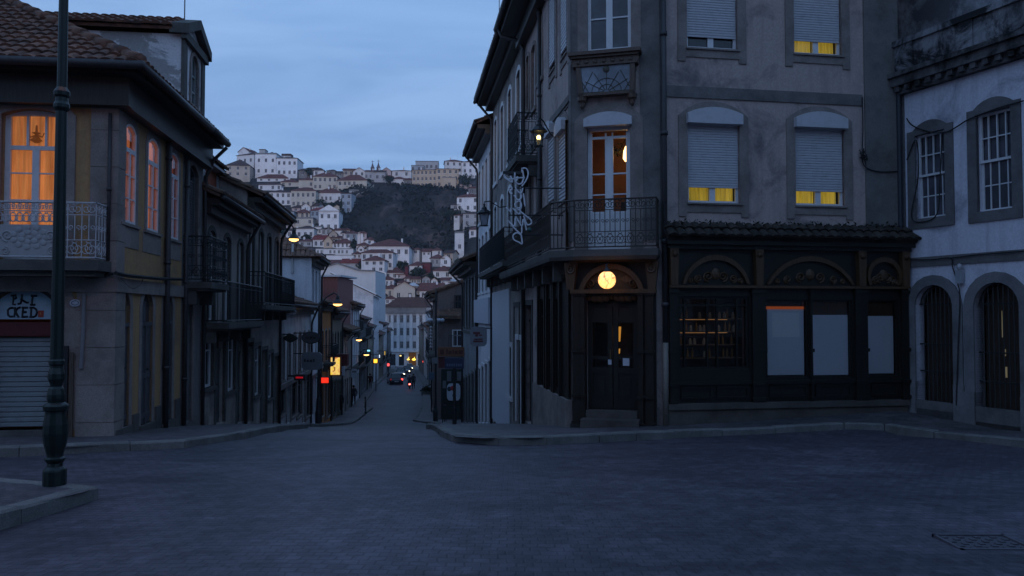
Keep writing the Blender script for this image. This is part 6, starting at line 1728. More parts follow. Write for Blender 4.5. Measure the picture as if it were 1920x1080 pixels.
# ================================================================ vehicles
def car(x, y, yaw, label, colr, front=False, tail=0.0, head=0.0):
    z = gz(y); root = thing('car', label, 'car', (x, y, z)); root.rotation_euler = (0, 0, yaw)
    root['_o'] = (0, 0, 0)
    L, Wd = 4.1, .86
    secs = [(-2.05, .30, .62, .70), (-1.95, .22, .86, .80), (-1.2, .2, .93, .86), (0, .2, .95, .87), (1.2, .2, .90, .86), (1.85, .22, .72, .8), (2.05, .3, .55, .68)]
    mb = MB(); n = 8; pts = []
    for yy, z0, z1, w in secs:
        pts += [(-w * .85, yy, z0), (w * .85, yy, z0), (w, yy, z0 + .15), (w, yy, z1 - .15), (w * .86, yy, z1), (-w * .86, yy, z1), (-w, yy, z1 - .15), (-w, yy, z0 + .15)]
    fs = [tuple(range(7, -1, -1)), tuple(range(len(pts) - 8, len(pts)))]
    for i in range(len(secs) - 1):
        for k in range(8): fs.append((i * 8 + k, i * 8 + (k + 1) % 8, (i + 1) * 8 + (k + 1) % 8, (i + 1) * 8 + k))
    mb.add(pts, fs); body = mb.build('body', metal('car paint ' + label[:12], colr, .25, .2), root, False)
    cb = MB(); low = [(-.76, -1.75, .9), (.76, -1.75, .9), (.78, 1.0, .9), (-.78, 1.0, .9)]; top = [(-.58, -1.35, 1.45), (.58, -1.35, 1.45), (.6, .2, 1.47), (-.6, .2, 1.47)]
    cb.prism(low, top); cb.build('cabin_glass', M_glass, root)
    rb = MB(); rb.prism([(-.57, -1.33, 1.45), (.57, -1.33, 1.45), (.59, .18, 1.47), (-.59, .18, 1.47)], [(-.5, -1.2, 1.52), (.5, -1.2, 1.52), (.52, .1, 1.53), (-.52, .1, 1.53)])
    for l, t_ in zip(low, top): rb.tube([l, t_], .04, 4)
    rb.build('roof', bpy.data.materials[body.data.materials[0].name], root)
    for sx in (-1, 1):
        for yy in (-1.3, 1.3):
            wb = MB(); c = V((sx * .78, yy, .31)); wb.tube([c - V((.1, 0, 0)), c + V((.1, 0, 0))], .31, 14); wo = wb.build('wheel', paint('tyre', (.015, .015, .015)), root)
            hb = MB(); hb.tube([c + V((sx * .1, 0, 0)), c + V((sx * .115, 0, 0))], .19, 10); hb.build('rim', metal('alloy', (.3, .3, .32), .3, .8), wo)
        tb = MB(); tb.box(sx * .72 - .1, sx * .72 + .1, -2.0, -1.92, .66, .86); tb.build('tail_light', glow('tail light %g %d' % (tail, sx), (1, .05, .04), tail * (1 if sx > 0 else .03), (.25, .02, .02)) if tail else paint('tail lens', (.25, .02, .02), .2), root)
        hb = MB(); hb.box(sx * .6 - .13, sx * .6 + .13, 1.86, 1.98, .5, .66); hb.build('headlight', glow('headlight %g %d' % (head, sx), (1, .86, .55), head * (1 if sx < 0 else .15), (.6, .6, .55)) if head else paint('head lens', (.5, .5, .52), .2), root)
    pb = MB(); pb.box(-.26, .26, -2.075, -2.05, .42, .53); pb.build('licence_plate', paint('white plate', (.45, .45, .48)), root)
    return root
def cpos(px, Y): return (px - 960) / 1500 * Y
AX = atan(.14)
car(cpos(741, 106), 106, AX + .12, 'dark hatchback with one red brake light, nearest in the street', (.03, .035, .05), tail=5)
car(cpos(752.5, 140), 140, AX + pi - .05, 'oncoming dark car with lit headlight, second in the far queue', (.02, .022, .028), head=9)
car(cpos(763, 164), 164, AX + pi - .05, 'oncoming dark car in the middle of the far queue with bright headlight', (.05, .03, .03), head=9)
car(cpos(768.5, 194), 194, AX + pi, 'pale oncoming car farthest up the queue before the white block', (.22, .22, .25), head=8)
# ================================================================ people
def person(loc, yaw, label, stride=.25, coat=(.012, .012, .016), legs=(.015, .016, .022), seated=False, scale=1.0, arms=.15, extra_hair=(.02, .015, .012)):
    root = thing('person', label, 'person', tuple(loc)); root.rotation_euler = (0, 0, yaw); root['_o'] = (0, 0, 0)
    s = scale
    P = {}
    if seated:
        J = dict(pelvis=(0, 0, .82), chest=(0, .12, 1.22), neck=(0, .16, 1.4), head=(0, .2, 1.52), crown=(0, .2, 1.64), lk=(.17, .42, .72), la=(.17, .3, .34), lt=(.17, .46, .3), rk=(-.17, .42, .72), ra=(-.17, .3, .34), rt=(-.17, .46, .3),
                 ls=(.2, .13, 1.33), le=(.27, .3, 1.1), lw=(.26, .52, 1.08), lh=(.25, .6, 1.08), rs=(-.2, .13, 1.33), re=(-.27, .3, 1.1), rw=(-.26, .52, 1.08), rh=(-.25, .6, 1.08), lp=(.1, 0, .8), rp=(-.1, 0, .8))
    else:
        a = stride
        J = dict(pelvis=(0, 0, .95), chest=(0, .02, 1.28), neck=(0, .02, 1.47), head=(0, .05, 1.58), crown=(0, .04, 1.72), lp=(.1, 0, .9), rp=(-.1, 0, .9), lk=(.1, a * .55, .5), la=(.1, a, .08), lt=(.1, a + .17, .03), rk=(-.1, -a * .1, .48), ra=(-.1, -a, .1), rt=(-.1, -a + .16, .03),
                 ls=(.2, .0, 1.4), le=(.26, -arms * .4, 1.12), lw=(.25, -arms * .2 + .05, .87), lh=(.25, .06 - arms * .2, .78), rs=(-.2, 0, 1.4), re=(-.26, arms * .6, 1.12), rw=(-.25, arms + .05, .88), rh=(-.25, arms + .09, .79))
    rad = dict(pelvis=.15, chest=.17, neck=.055, head=.095, crown=.06, lp=.1, rp=.1, lk=.065, rk=.065, la=.042, ra=.042, lt=.035, rt=.035, ls=.07, rs=.07, le=.048, re=.048, lw=.034, rw=.034, lh=.03, rh=.03)
    E = [('pelvis', 'chest'), ('chest', 'neck'), ('neck', 'head'), ('head', 'crown'), ('pelvis', 'lp'), ('lp', 'lk'), ('lk', 'la'), ('la', 'lt'), ('pelvis', 'rp'), ('rp', 'rk'), ('rk', 'ra'), ('ra', 'rt'), ('chest', 'ls'), ('ls', 'le'), ('le', 'lw'), ('lw', 'lh'), ('chest', 'rs'), ('rs', 're'), ('re', 'rw'), ('rw', 'rh')]
    names = list(J); me = bpy.data.meshes.new('body'); me.from_pydata([tuple(c * s for c in J[n]) for n in names], [(names.index(a), names.index(b)) for a, b in E], [])
    o = bpy.data.objects.new('body', me); COL.objects.link(o)
    sk = o.modifiers.new('skin', 'SKIN'); ss = o.modifiers.new('sub', 'SUBSURF'); ss.levels = ss.render_levels = 2
    for i, n in enumerate(names): me.skin_vertices[0].data[i].radius = (rad[n] * s, rad[n] * s); me.skin_vertices[0].data[i].use_root = n == 'pelvis'
    dg = bpy.context.evaluated_depsgraph_get(); new = bpy.data.meshes.new_from_object(o.evaluated_get(dg)); o.modifiers.clear(); o.data = new
    new.materials.clear()
    for m in (paint('coat %s' % (coat,), coat, .85), paint('trousers %s' % (legs,), legs, .85), paint('skin', (.28, .17, .12), .6), paint('shoes', (.012, .011, .01), .5)): new.materials.append(m)
    zn = J['neck'][2] * s; hip = J['pelvis'][2] * s - .08
    for p in new.polygons:
        c = p.center; p.use_smooth = True
        hand = min((c - V(J[h]) * s).length for h in ('lh', 'rh')) < .07
        p.material_index = 2 if (c.z > zn - .01 or hand) else (3 if c.z < (.1 if not seated else .3) * s else (1 if c.z < hip else 0))
    o.parent = root
    h = V(J['head']) * s; hb = MB(); hb.ball((h.x, h.y - .02, h.z + .05), .115 * s, 8, (.95, 1, 1)); ho = hb.build('hair', paint('hair %s' % (extra_hair,), extra_hair, .7), root, True)
    fb = MB(); fb.ball((h.x, h.y + .115 * s, h.z - .02), .022, 5)
    for sg in (-1, 1): fb.ball((h.x + sg * .1 * s, h.y, h.z - .01), .025, 5, (.5, 1, 1.4))
    fb.build('face', paint('skin', (.28, .17, .12), .6), root)
    return root
p = at(637, 772, 57); person((p.x, 57, gz(57) + .13), AX + pi, 'person in long black coat walking up the left pavement by the lit poster', .2, scale=1.0)
p = at(663, 752, 68); person((p.x, 68, gz(68) + .13), AX, 'person in dark clothes walking down beside the small white sign', .28, (.02, .02, .03), scale=1.0)
p = at(694, 712, 92); person((p.x, 92, gz(92) + .13), AX, 'person in dark red jacket near the glowing orange sign', .18, (.06, .012, .014), scale=1.05)
p = at(775, 731, 94); person((p.x, 94, gz(94) + .02), AX + pi, 'person on foot in the road just right of the scooter', .25, (.03, .03, .035), scale=1.05)
def scooter():
    x, y = cpos(768.5, 95), 95; z = gz(y); root = thing('scooter', 'dark scooter with red tail light riding away behind the hatchback', 'scooter', (x, y, z)); root.rotation_euler = (0, 0, AX); root['_o'] = (0, 0, 0)
    for yy in (-.62, .62):
        wb = MB(); c = V((0, yy, .27)); wb.tube([c - V((.06, 0, 0)), c + V((.06, 0, 0))], .27, 14); wb.build('wheel', paint('tyre', (.015, .015, .015)), root)
    mb = MB(); mb.prism([(-.16, -.85, .45), (.16, -.85, .45), (.17, -.1, .35), (-.17, -.1, .35)], [(-.13, -.8, .75), (.13, -.8, .75), (.14, .0, .72), (-.14, .0, .72)]); mb.prism([(-.18, -.1, .22), (.18, -.1, .22), (.16, .4, .22), (-.16, .4, .22)], [(-.18, -.1, .32), (.18, -.1, .32), (.16, .4, .32), (-.16, .4, .32)])
    mb.prism([(-.22, .38, .3), (.22, .38, .3), (.14, .5, .3), (-.14, .5, .3)], [(-.18, .42, .95), (.18, .42, .95), (.1, .52, .95), (-.1, .52, .95)]); mb.build('body', paint('dark scooter', (.03, .03, .035), .3), root)
    sb = MB(); sb.prism([(-.14, -.8, .75), (.14, -.8, .75), (.13, .05, .72), (-.13, .05, .72)], [(-.11, -.74, .83), (.11, -.74, .83), (.1, 0, .8), (-.1, 0, .8)]); sb.build('seat', paint('black seat', (.01, .01, .01)), root)
    hb = MB(); hb.tube([(0, .62, .3), (0, .46, 1.02)], .03, 5); hb.tube([(-.33, .42, 1.05), (0, .46, 1.03), (.33, .42, 1.05)], .02, 5); hb.build('handlebar', M_iron, root)
    tb = MB(); tb.box(-.1, .1, -.9, -.84, .55, .68); tb.build('tail_light', glow('scooter tail', (1, .15, .12), 7.0, (.3, .02, .02)), root)
    rd = person((x - .0, y - .0, z), AX, 'rider in dark jacket and helmet sitting on the scooter', seated=True, coat=(.02, .02, .028), extra_hair=(.25, .12, .11))
    rd.location = V((x, y, z)) + Matrix.Rotation(AX, 3, 'Z') @ V((0, -.28, 0))
scooter()
# bollards, barrier, planter, manhole
bm = MB(); bm.lathe([(.09, 0), (.09, .1), (.055, .16), (.05, .75), (.07, .78), (.07, .84), (.03, .92)], (0, 0, 0), 10)
spots = [(693, 760, 60, 'slim dark bollard nearest on the left pavement edge'), (685, 748, 66, 'slim dark bollard second from the left pavement corner'), (736, 706, 118, 'faint dark bollard before the parked hatchback')]
for i, (px, py, Y, lab) in enumerate(spots):
    c = at(px, py, Y); c.z = gz(Y) + .1
    c.x = min(max(c.x, xL(Y) + 1.0), xL(Y) + 1.65)
    if i == 0: bo = single(bm, 'bollard', M_iron, lab, 'bollard', (0, 0, 0), 'bollards along the left pavement'); bo.location = c
    else: dup(bo, c, lab)
def barrier():
    Y = 47; root = None; mb = MB(); a = V((at(830, 780, 46).x, 46, gz(46) + .12)); b = V((a.x - .05, 49.0, gz(49) + .12)); 
    root = thing('guard_rail', 'low dark pedestrian guard rail at the side street kerb', 'guard rail', tuple(a))
    for q in (a, a.lerp(b, .5), b): mb.tube([q, q + V((0, 0, 1.0))], .03, 6)
    mb.tube([a + V((0, 0, 1)), b + V((0, 0, 1))], .03, 6); mb.tube([a + V((0, 0, .5)), b + V((0, 0, .5))], .02, 6); mb.build('rail', M_iron, root)
barrier()
def planter():
    Y = 84; c = V((xR(Y) - 1.15, Y, gz(Y) + .12)); root = thing('planter_bed', 'round stone planter of dark shrubs on the right pavement', 'planter', tuple(c))
    mb = MB(); mb.lathe([(.58, -.2), (.58, .3), (.5, .34), (.5, .2)], c, 18); mb.build('stone_rim', M_kerb, root)
    lb = MB(); rr = random.Random(4)
    for i in range(400):
        p = c + V((rr.gauss(0, .24), rr.gauss(0, .24), .3 + abs(rr.gauss(0, .22)))); n_ = V((rr.gauss(0, 1), rr.gauss(0, 1), rr.gauss(0, 1))).normalized(); t = n_.orthogonal().normalized(); q = n_.cross(t); lb.poly([p - t * .12, p - q * .07, p + t * .12, p + q * .07])
    sh = lb.build('shrubs', leafy('dark shrub leaves', (.035, .05, .03)), root); sh['kind'] = 'stuff'
planter()
def manhole():
    y = 5.9; x = 3.44; z = gz(y) + .004; root = thing('drain_cover', 'square iron drain cover with a studded pattern in the near right setts', 'drain cover', (x, y, z))
    mb = MB(); W_ = .27
    for x0, x1, y0, y1 in ((-W_, W_, -.2, -.175), (-W_, W_, .175, .2), (-W_, -W_ + .025, -.2, .2), (W_ - .025, W_, -.2, .2)): mb.box(x + x0, x + x1, y + y0, y + y1, z - .05, z + .008)
    mb.build('frame', metal('worn cast iron', (.075, .07, .085), .6, .1), root)
    mb = MB(); mb.box(x - W_ + .025, x + W_ - .025, y - .175, y + .175, z - .05, z - .004)
    for i in range(8):
        for j in range(6):
            if (i + j) % 2: mb.box(x - .23 + i * .06, x - .23 + i * .06 + .04, y - .165 + j * .056, y - .165 + j * .056 + .04, z - .004, z + .003)
    mb.build('cover', metal('dark cast iron', (.06, .056, .07), .6, .1), root)
manhole()
# ================================================================ hillside
HP = [(685, 238), (600, 262), (560, 276), (530, 291), (500, 306), (480, 318), (450, 335), (420, 352), (400, 365), (380, 378), (350, 395), (330, 408), (310, 420), (302, 432)]
def YH(py):
    t = sorted(HP)
    if py <= t[0][0]: return t[0][1]
    for (a, b), (c, d) in zip(t, t[1:]):
        if py <= c: return b + (d - b) * (py - a) / (c - a)
    return t[-1][1]
_HZ = sorted((Y, CAMZ + (590 - p + 1.66) / 1500 * Y) for p, Y in HP)
_CZ = [(306, CAMZ + 90 / 1500 * 306), (335, CAMZ + 98 / 1500 * 335), (352, CAMZ + 150 / 1500 * 352), (372, CAMZ + 215 / 1500 * 372), (384, CAMZ + 236 / 1500 * 384), (395, CAMZ + 242 / 1500 * 395), (408, CAMZ + 256 / 1500 * 408), (432, CAMZ + 286 / 1500 * 432)]
from mathutils import noise as mn
def sm(a, b, x): t = min(1, max(0, (x - a) / (b - a))); return t * t * (3 - 2 * t)
def hz(x, Y):
    if Y > 405: return _lin(_HZ, 405) - (Y - 405) * .04
    z = _lin(_HZ, Y); r = x / Y
    if 306 < Y < 432:
        m = sm(-.225, -.195, r) * (1 - sm(-.075, -.05, r))
        zc = _lin(_CZ, Y); z = z + (zc - z) * m
        n = mn.noise(V((x * .05, Y * .05, z * .06))) * 4.5 + mn.noise(V((x * .16, Y * .16, z * .16))) * 2.2
        z += n * m * sm(318, 345, Y) * (1 - sm(385, 400, Y))
    return z
def hill():
    mb = MB(); Ys = [238 + 2.2 * i for i in range(89)] + [440, 460, 500, 560, 640, 800]; rs = [-.75 + .0055 * i for i in range(260)]
    n = len(rs)
    for Y in Ys:
        for r in rs: mb.v.append((r * Y, Y, hz(r * Y, Y)))
    for i in range(len(Ys) - 1):
        for j in range(n - 1): mb.f.append((i * n + j, i * n + j + 1, (i + 1) * n + j + 1, (i + 1) * n + j))
    m = N('hillside scrub and rock')
    veg = m.mix(m.ramp(m.noise(.12, 8, .75), .38, .66), (.018, .021, .020), (.05, .045, .042))
    rk = m.mix(m.ramp(m.noise(.07, 8, .75, dist=.5), .5, .62), veg, (.105, .08, .078))
    m.col(rk); m.set(.95, 0, .1); m.bump(m.noise(.5, 8, .75), 1.0, 1.2)
    structure(mb, 'hill', m.m, False)
    # scrub over the cliff
    rr = random.Random(21); lb = MB()
    for i in range(9000):
        r = rr.uniform(-.222, -.055); Y = rr.uniform(325, 398); 
        if r > -.075 and rr.random() < .4: continue
        x = r * Y; 
        if mn.noise(V((x * .06 + 7, Y * .06, 3))) < -.12 + rr.gauss(0, .1): continue
        z = hz(x, Y); p = V((x, Y, z + rr.random() * 1.6)); s = rr.uniform(.35, 1.15)
        n_ = V((rr.gauss(0, 1), rr.gauss(0, 1) - .5, rr.gauss(0, 1) + .6)).normalized(); t = n_.orthogonal().normalized(); q = n_.cross(t)
        lb.poly([p - t * s, p - q * s * .7, p + t * s, p + q * s * .7])
    o = lb.build('scrub', leafy('cliff scrub', (.015, .020, .019)), None); o['kind'] = 'stuff'
hill()
WC = dict(w=(.60, .59, .61), W=(.68, .67, .70), c=(.48, .43, .38), y=(.47, .37, .29), b=(.30, .33, .38), g=(.36, .36, .38), t=(.40, .34, .29), p=(.46, .37, .37), d=(.2, .19, .19), r=(.13, .035, .04))
RC = dict(r=(.15, .062, .055), d=(.085, .055, .052), R=(.21, .05, .045), g=(.22, .22, .23), w=(.55, .55, .58))
HN = {}
M_far = glass('far window glass', (.022, .022, .03), .5, .15)
def hillhouse(x0, x1, ye, yb, yr, wc, rc, kind, nc, nr, label, yaw=0.0, dep=8.0, Y=None, cat='house', name='hillside_house', arches=False, ov=.45, dy=0, wh=.42):
    Y = Y or YH(yb); Y += dy; k = Y / 1500; cx = (x0 + x1) / 2
    c = at(cx, yb, Y); Wd = (x1 - x0) * k; H = (yb - ye) * k; Rz = (ye - yr) * k
    a = V((c.x - Wd / 2 * cos(yaw), c.y - Wd / 2 * sin(yaw))); b = V((c.x + Wd / 2 * cos(yaw), c.y + Wd / 2 * sin(yaw)))
    F = Fac(tuple(a), tuple(b)); root = thing(name, label, cat, tuple(c))
    ze = c.z + H; zb = c.z - (5 if yb > 335 else 13); mb = MB()
    foot = [a, b, b - F.n * dep, a - F.n * dep]
    mb.prism([(p.x, p.y, zb) for p in foot], [(p.x, p.y, ze) for p in foot])
    if kind == 'gx': mb.add([F.p(0, ze, 0), F.p(F.L, ze, 0), F.p(F.L / 2, ze + Rz, 0), F.p(0, ze, -dep), F.p(F.L, ze, -dep), F.p(F.L / 2, ze + Rz, -dep)], [(0, 1, 2), (4, 3, 5)])
    if kind == 'g': mb.add([F.p(0, ze, 0), F.p(0, ze, -dep), F.p(0, ze + Rz, -dep / 2), F.p(F.L, ze, 0), F.p(F.L, ze, -dep), F.p(F.L, ze + Rz, -dep / 2)], [(1, 0, 2), (3, 4, 5)])
    mb.build('wall', plaster('hill wall ' + wc, WC[wc], dk(WC[wc], .7), .5, .72, .25, True, .1), root)
    rb = MB(); o = ov; th = .14
    def slab(q): rb.prism([V(p) - V((0, 0, th)) for p in q], q)
    if kind == 'f':
        rb.prism([F.p(-.1, ze, .1), F.p(F.L + .1, ze, .1), F.p(F.L + .1, ze, -dep - .1), F.p(-.1, ze, -dep - .1)], [F.p(-.1, ze + Rz, .1), F.p(F.L + .1, ze + Rz, .1), F.p(F.L + .1, ze + Rz, -dep - .1), F.p(-.1, ze + Rz, -dep - .1)])
    elif kind == 'g':
        slab([F.p(-o, ze, o), F.p(F.L + o, ze, o), F.p(F.L + o, ze + Rz + .1, -dep / 2), F.p(-o, ze + Rz + .1, -dep / 2)]); slab([F.p(F.L + o, ze, -dep - o), F.p(-o, ze, -dep - o), F.p(-o, ze + Rz + .1, -dep / 2), F.p(F.L + o, ze + Rz + .1, -dep / 2)])
    elif kind == 'gx':
        m = F.L / 2; slab([F.p(-o, ze - .1, o), F.p(m, ze + Rz + .1, o), F.p(m, ze + Rz + .1, -dep - o), F.p(-o, ze - .1, -dep - o)]); slab([F.p(m, ze + Rz + .1, o), F.p(F.L + o, ze - .1, o), F.p(F.L + o, ze - .1, -dep - o), F.p(m, ze + Rz + .1, -dep - o)])
    else:
        h = min(dep / 2, F.L * .42); e = [F.p(-o, ze, o), F.p(F.L + o, ze, o), F.p(F.L + o, ze, -dep - o), F.p(-o, ze, -dep - o), F.p(h, ze + Rz, -dep / 2), F.p(F.L - h, ze + Rz, -dep / 2)]
        rb.add(e, [(0, 1, 5, 4), (1, 2, 5), (2, 3, 4, 5), (3, 0, 4)]); rb.prism([p - V((0, 0, th)) for p in e[:4]], e[:4])
    ro = rb.build('roof', farroof('hill roof ' + rc, RC[rc]), root)
    rr = random.Random(hash_s(label))
    if F.L > 5 and kind != 'f' and rr.random() < .75:
        s = F.L * rr.uniform(.25, .8); q = F.p(s, ze + Rz * .55, -dep * .42); cb = MB(); w = .32; cb.box(q.x - w, q.x + w, q.y - w, q.y + w, q.z - .5, q.z + rr.uniform(1.0, 1.9)); cb.build('chimney', plaster('hill wall w', WC['w'], dk(WC['w'], .7), .5, .72, .25, True, .1), ro)
    if nc:
        fh = H / nr; ww = min(1.05, F.L / nc * wh)
        for r in range(nr):
            for q in range(nc):
                if rr.random() < .07: continue
                s = F.L * (q + .5) / nc + rr.uniform(-.15, .15); z = c.z + fh * r + fh * .28; hh = min(1.75, fh * .52)
                wb = MB()
                F.box(wb, s - ww / 2, s + ww / 2, z, z + hh, .0, .04)
                if arches: F.extr(wb, arc(s - ww / 2, s + ww / 2, z + hh, ww / 2, 6), 0, .04)
                wo = wb.build('window', M_far, root)
                sb = MB(); F.box(sb, s - ww / 2 - .1, s + ww / 2 + .1, z - .12, z, .0, .12); F.box(sb, s - .04, s + .04, z, z + hh, .04, .06); sb.build('frame', M_white, wo)
    if yaw > .25 or yaw < -.25:
        sgn = 0 if yaw < 0 else 1
    return root, F, c, ze
def hash_s(s): return sum((i + 1) * ord(ch) for i, ch in enumerate(s))
H_ = hillhouse
# crest, left to right
H_(478, 518, 289, 329, 286, 'W', 'g', 'f', 3, 2, 'tall white block with flat parapet at the centre of the hilltop group', 0, 16)
H_(518.3, 557, 296, 331, 289, 'W', 'd', 'h', 4, 2, 'white block with low dark hipped roof, right end of the hilltop group', .04, 14)
H_(440, 479, 290, 328, 282, 'w', 'd', 'h', 3, 2, 'white block with dark hipped roof at left of the hilltop group', -.35, 12, dy=5)
H_(445, 468, 284, 305, 276, 'w', 'r', 'gx', 0, 1, 'small white gable peeping above the hilltop group at left', -.3, 10, Y=446)
H_(486, 497, 281, 290, 279.5, 'g', 'd', 'f', 0, 1, 'grey rooftop hut on the flat white hilltop block', 0, 5, Y=440, ov=0)
H_(501, 514, 289, 294, 283, 'g', 'd', 'h', 0, 1, 'dark little roof house standing behind the flat white hilltop block', 0, 6, Y=448)
H_(528, 545, 292, 297, 288, 'g', 'd', 'f', 0, 1, 'grey plant room above the dark hipped hilltop roof', 0, 5, Y=446, ov=0)
H_(424, 468, 310, 332, 296, 't', 'd', 'h', 3, 2, 'beige house with broad dark roof below hilltop group, beside near roofs', .1, 10, Y=400)
H_(482, 541, 334, 341, 324, 'w', 'r', 'h', 4, 1, 'low house with long maroon roof at the foot of the white hilltop blocks', .03)
H_(484, 528, 346, 358, 338, 'w', 'd', 'h', 4, 1, 'white house with dark roof below the long maroon roof', -.05)
H_(526, 560, 341, 351, 333, 'c', 'r', 'h', 3, 1, 'cream house with reddish roof just right of the dark roofed one', .06)
H_(560, 576, 319, 331, 313, 'd', 'd', 'h', 1, 1, 'dark roofed stone house on the skyline right of the hilltop blocks', .1)
H_(574, 591, 316, 329, 311.5, 'd', 'd', 'g', 1, 1, 'dark gabled skyline house with a pale chimney', -.1)
H_(588, 607, 319, 331, 312, 'w', 'd', 'h', 2, 1, 'white fronted skyline house with black hipped roof', .05)
H_(613, 629, 320, 330, 315, 'd', 'd', 'h', 1, 1, 'small dark pyramid roofed house on the skyline', .0)
H_(643, 664, 319, 331, 313.5, 't', 'r', 'g', 2, 1, 'skyline house with red gable roof above the long cream terraces', .1)
H_(662, 685, 321, 332, 314, 'w', 'r', 'gx', 2, 1, 'pale gable fronted skyline house beside the church', .0)
# church with two little belfries
r_, F_, c_, ze_ = H_(684, 705, 321, 339, 315, 'g', 'r', 'g', 3, 1, 'grey church with two thin spires on the skyline', .05, 12, cat='church', name='church')
for x, y0 in ((698.5, 304), (709.5, 303)):
    q = at(x, 322, 428); q2 = at(x, y0, 428); mb = MB(); mb.lathe([(1.0, -3), (1.0, (q2.z - q.z) * .35), (1.25, (q2.z - q.z) * .4), (.75, (q2.z - q.z) * .5), (.12, (q2.z - q.z) * .92)], q, 8)
    mb.tube([q2 + V((0, 0, -.6)), q2 + V((0, 0, .9))], .12, 4); mb.tube([q2 + V((-.7, 0, .3)), q2 + V((.9, 0, .3))], .1, 4); mb.build('spire', plaster('dark spire', (.13, .10, .11)), r_)
H_(703, 722, 322, 340, 316, 'g', 'd', 'g', 2, 1, 'low grey house between the church and the twin gabled house', .0)
H_(716, 733, 320, 336, 314, 'p', 'r', 'gx', 1, 1, 'pinkish gabled house with a tall chimney right of the church', .05)
H_(735, 771, 320, 333, 316, 'w', 'r', 'h', 2, 1, 'white house with wide dark red roof left of the glass house', .04)
H_(734, 759, 335, 347, 328.5, 'w', 'r', 'h', 2, 1, 'small white house with pyramid roof at the cliff top', .0)
H_(757, 773, 337, 350, 331, 'd', 'r', 'h', 1, 1, 'dark stone house tucked between pyramid roof and tan mansion', .0)
H_(771, 795, 311, 322, 309.5, 'b', 'g', 'f', 4, 1, 'left low wing of the modern glazed house on the crest', .0, 8, Y=431, wh=.7)
H_(779, 822, 303, 320, 301.5, 'g', 'g', 'f', 5, 1, 'modern flat roofed glazed house on the crest', .05, 9, Y=436, wh=.7)
H_(772, 819, 318, 353, 315, 'y', 'd', 'h', 6, 3, 'long tan mansion with dark roof line over the cliff', -.12, 10)
H_(818, 860, 316, 352, 314, 'y', 'd', 'h', 4, 3, 'bright tan wing of the mansion facing the street', .1, 10, dy=-2)
H_(829, 855, 333, 355, 331.5, 'y', 'g', 'f', 1, 1, 'plain sand coloured cube in front of the tan mansion', .08, 5, dy=-3)
H_(834, 868, 302, 336, 295.5, 'w', 'r', 'h', 3, 3, 'big white villa with red roof at the right of the crest', .12, 10, Y=428)
H_(866, 898, 303, 338, 297, 'W', 'r', 'h', 3, 3, 'white villa half hidden behind the near eaves on the right crest', -.1, 10, Y=426)
# below the crest on the right
H_(838, 862, 366, 376, 359, 'w', 'r', 'g', 2, 1, 'low white house with sloping red roof right of the cliff top', .2)
H_(856, 898, 369, 397, 360, 'W', 'r', 'h', 3, 2, 'white two storey house right of the cliff beside the near wall', -.15)
H_(862, 884, 345, 358, 339, 'p', 'd', 'h', 2, 1, 'rosy house beneath the dark tree on the right slope', .0)
H_(878, 900, 352, 366, 346, 'd', 'r', 'h', 2, 1, 'dark roofed house above the white house on the right slope', .0)
H_(853, 870, 437, 471, 434, 'w', 'g', 'f', 1, 2, 'narrow white house low at the right edge of the cliff', .1, 6)
H_(868, 900, 400, 425, 394, 'g', 'd', 'h', 2, 2, 'grey house under the white two storey house on the right', .0)
# long terraces
H_(587, 632, 330.5, 357, 321, 'c', 'r', 'h', 5, 2, 'upper cream terrace, left half under the skyline', .04)
H_(632, 688, 337.5, 364, 324, 'c', 'r', 'h', 6, 2, 'upper cream terrace, right half with the broad brown roof', -.05, 10)
H_(560, 588, 337, 353, 330, 'c', 'r', 'h', 3, 1, 'short cream house left of the upper cream terrace', .03)
H_(545, 592, 357, 390, 348, 'c', 'r', 'h', 5, 2, 'lower cream terrace with two window rows, left part', -.03, 9)
H_(592, 640, 361, 381, 350, 'w', 'r', 'h', 6, 1, 'lower cream terrace with long maroon roof, right part', .03, 9)
H_(505, 546, 360, 386, 353, 'w', 'd', 'h', 4, 2, 'white house with dark roof left of the lower cream terrace', .05)
H_(638, 659, 363, 400, 361, 'b', 'd', 'f', 2, 3, 'tall blue-grey house at the left shoulder of the cliff', -.1, 7)
H_(655, 672, 358, 372, 355, 'g', 'g', 'f', 1, 1, 'pale garden wall house by the cliff steps', .35, 5)
# middle band
r_, F_, c_, ze_ = H_(598, 635, 395, 434, 392, 'W', 'g', 'h', 3, 2, 'white neoclassical house with a triangular pediment left of the cliff', .05, 11)
mb = MB(); m = F_.L / 2; F_.extr(mb, [(-.3, ze_), (F_.L + .3, ze_), (m, ze_ + 2.6)], -.5, .35); F_.box(mb, -.2, F_.L + .2, ze_ - .25, ze_ - .02, 0, .35); F_.box(mb, 0, F_.L, c_.z + 4.6, c_.z + 4.85, 0, .15); mb.build('pediment', plaster('hill wall W', WC['W'], dk(WC['W'], .7), .5, .72, .25, True, .1), r_)
H_(580, 600, 394, 424, 387, 'b', 'R', 'g', 2, 2, 'blue-grey side house with red roof touching the pediment house', -.45, 8, dy=3)
H_(552, 581, 399, 410, 390, 'c', 'r', 'h', 3, 1, 'cream house with three arched windows left of the pediment house', -.03, 7, arches=True)
H_(541, 587, 410, 423, 407, 'c', 'g', 'f', 4, 1, 'wide lower storey house with four dark windows under the arched windows', -.03, 7, dy=-3)
H_(549, 569, 388, 393, 382, 'w', 'd', 'h', 1, 1, 'small pyramid roofed house above the three arched windows', .0, 6)
H_(517, 551, 396, 416, 391, 'b', 'd', 'h', 2, 2, 'pale blue house behind the gutter of the dark grey house', .0)
H_(514, 551, 418, 430, 414, 'p', 'd', 'h', 2, 1, 'pinkish low house beside the wall lamp', .05)
H_(536, 562, 432, 447, 427, 'w', 'd', 'h', 2, 1, 'white house just behind the lit wall lamp head', .0)
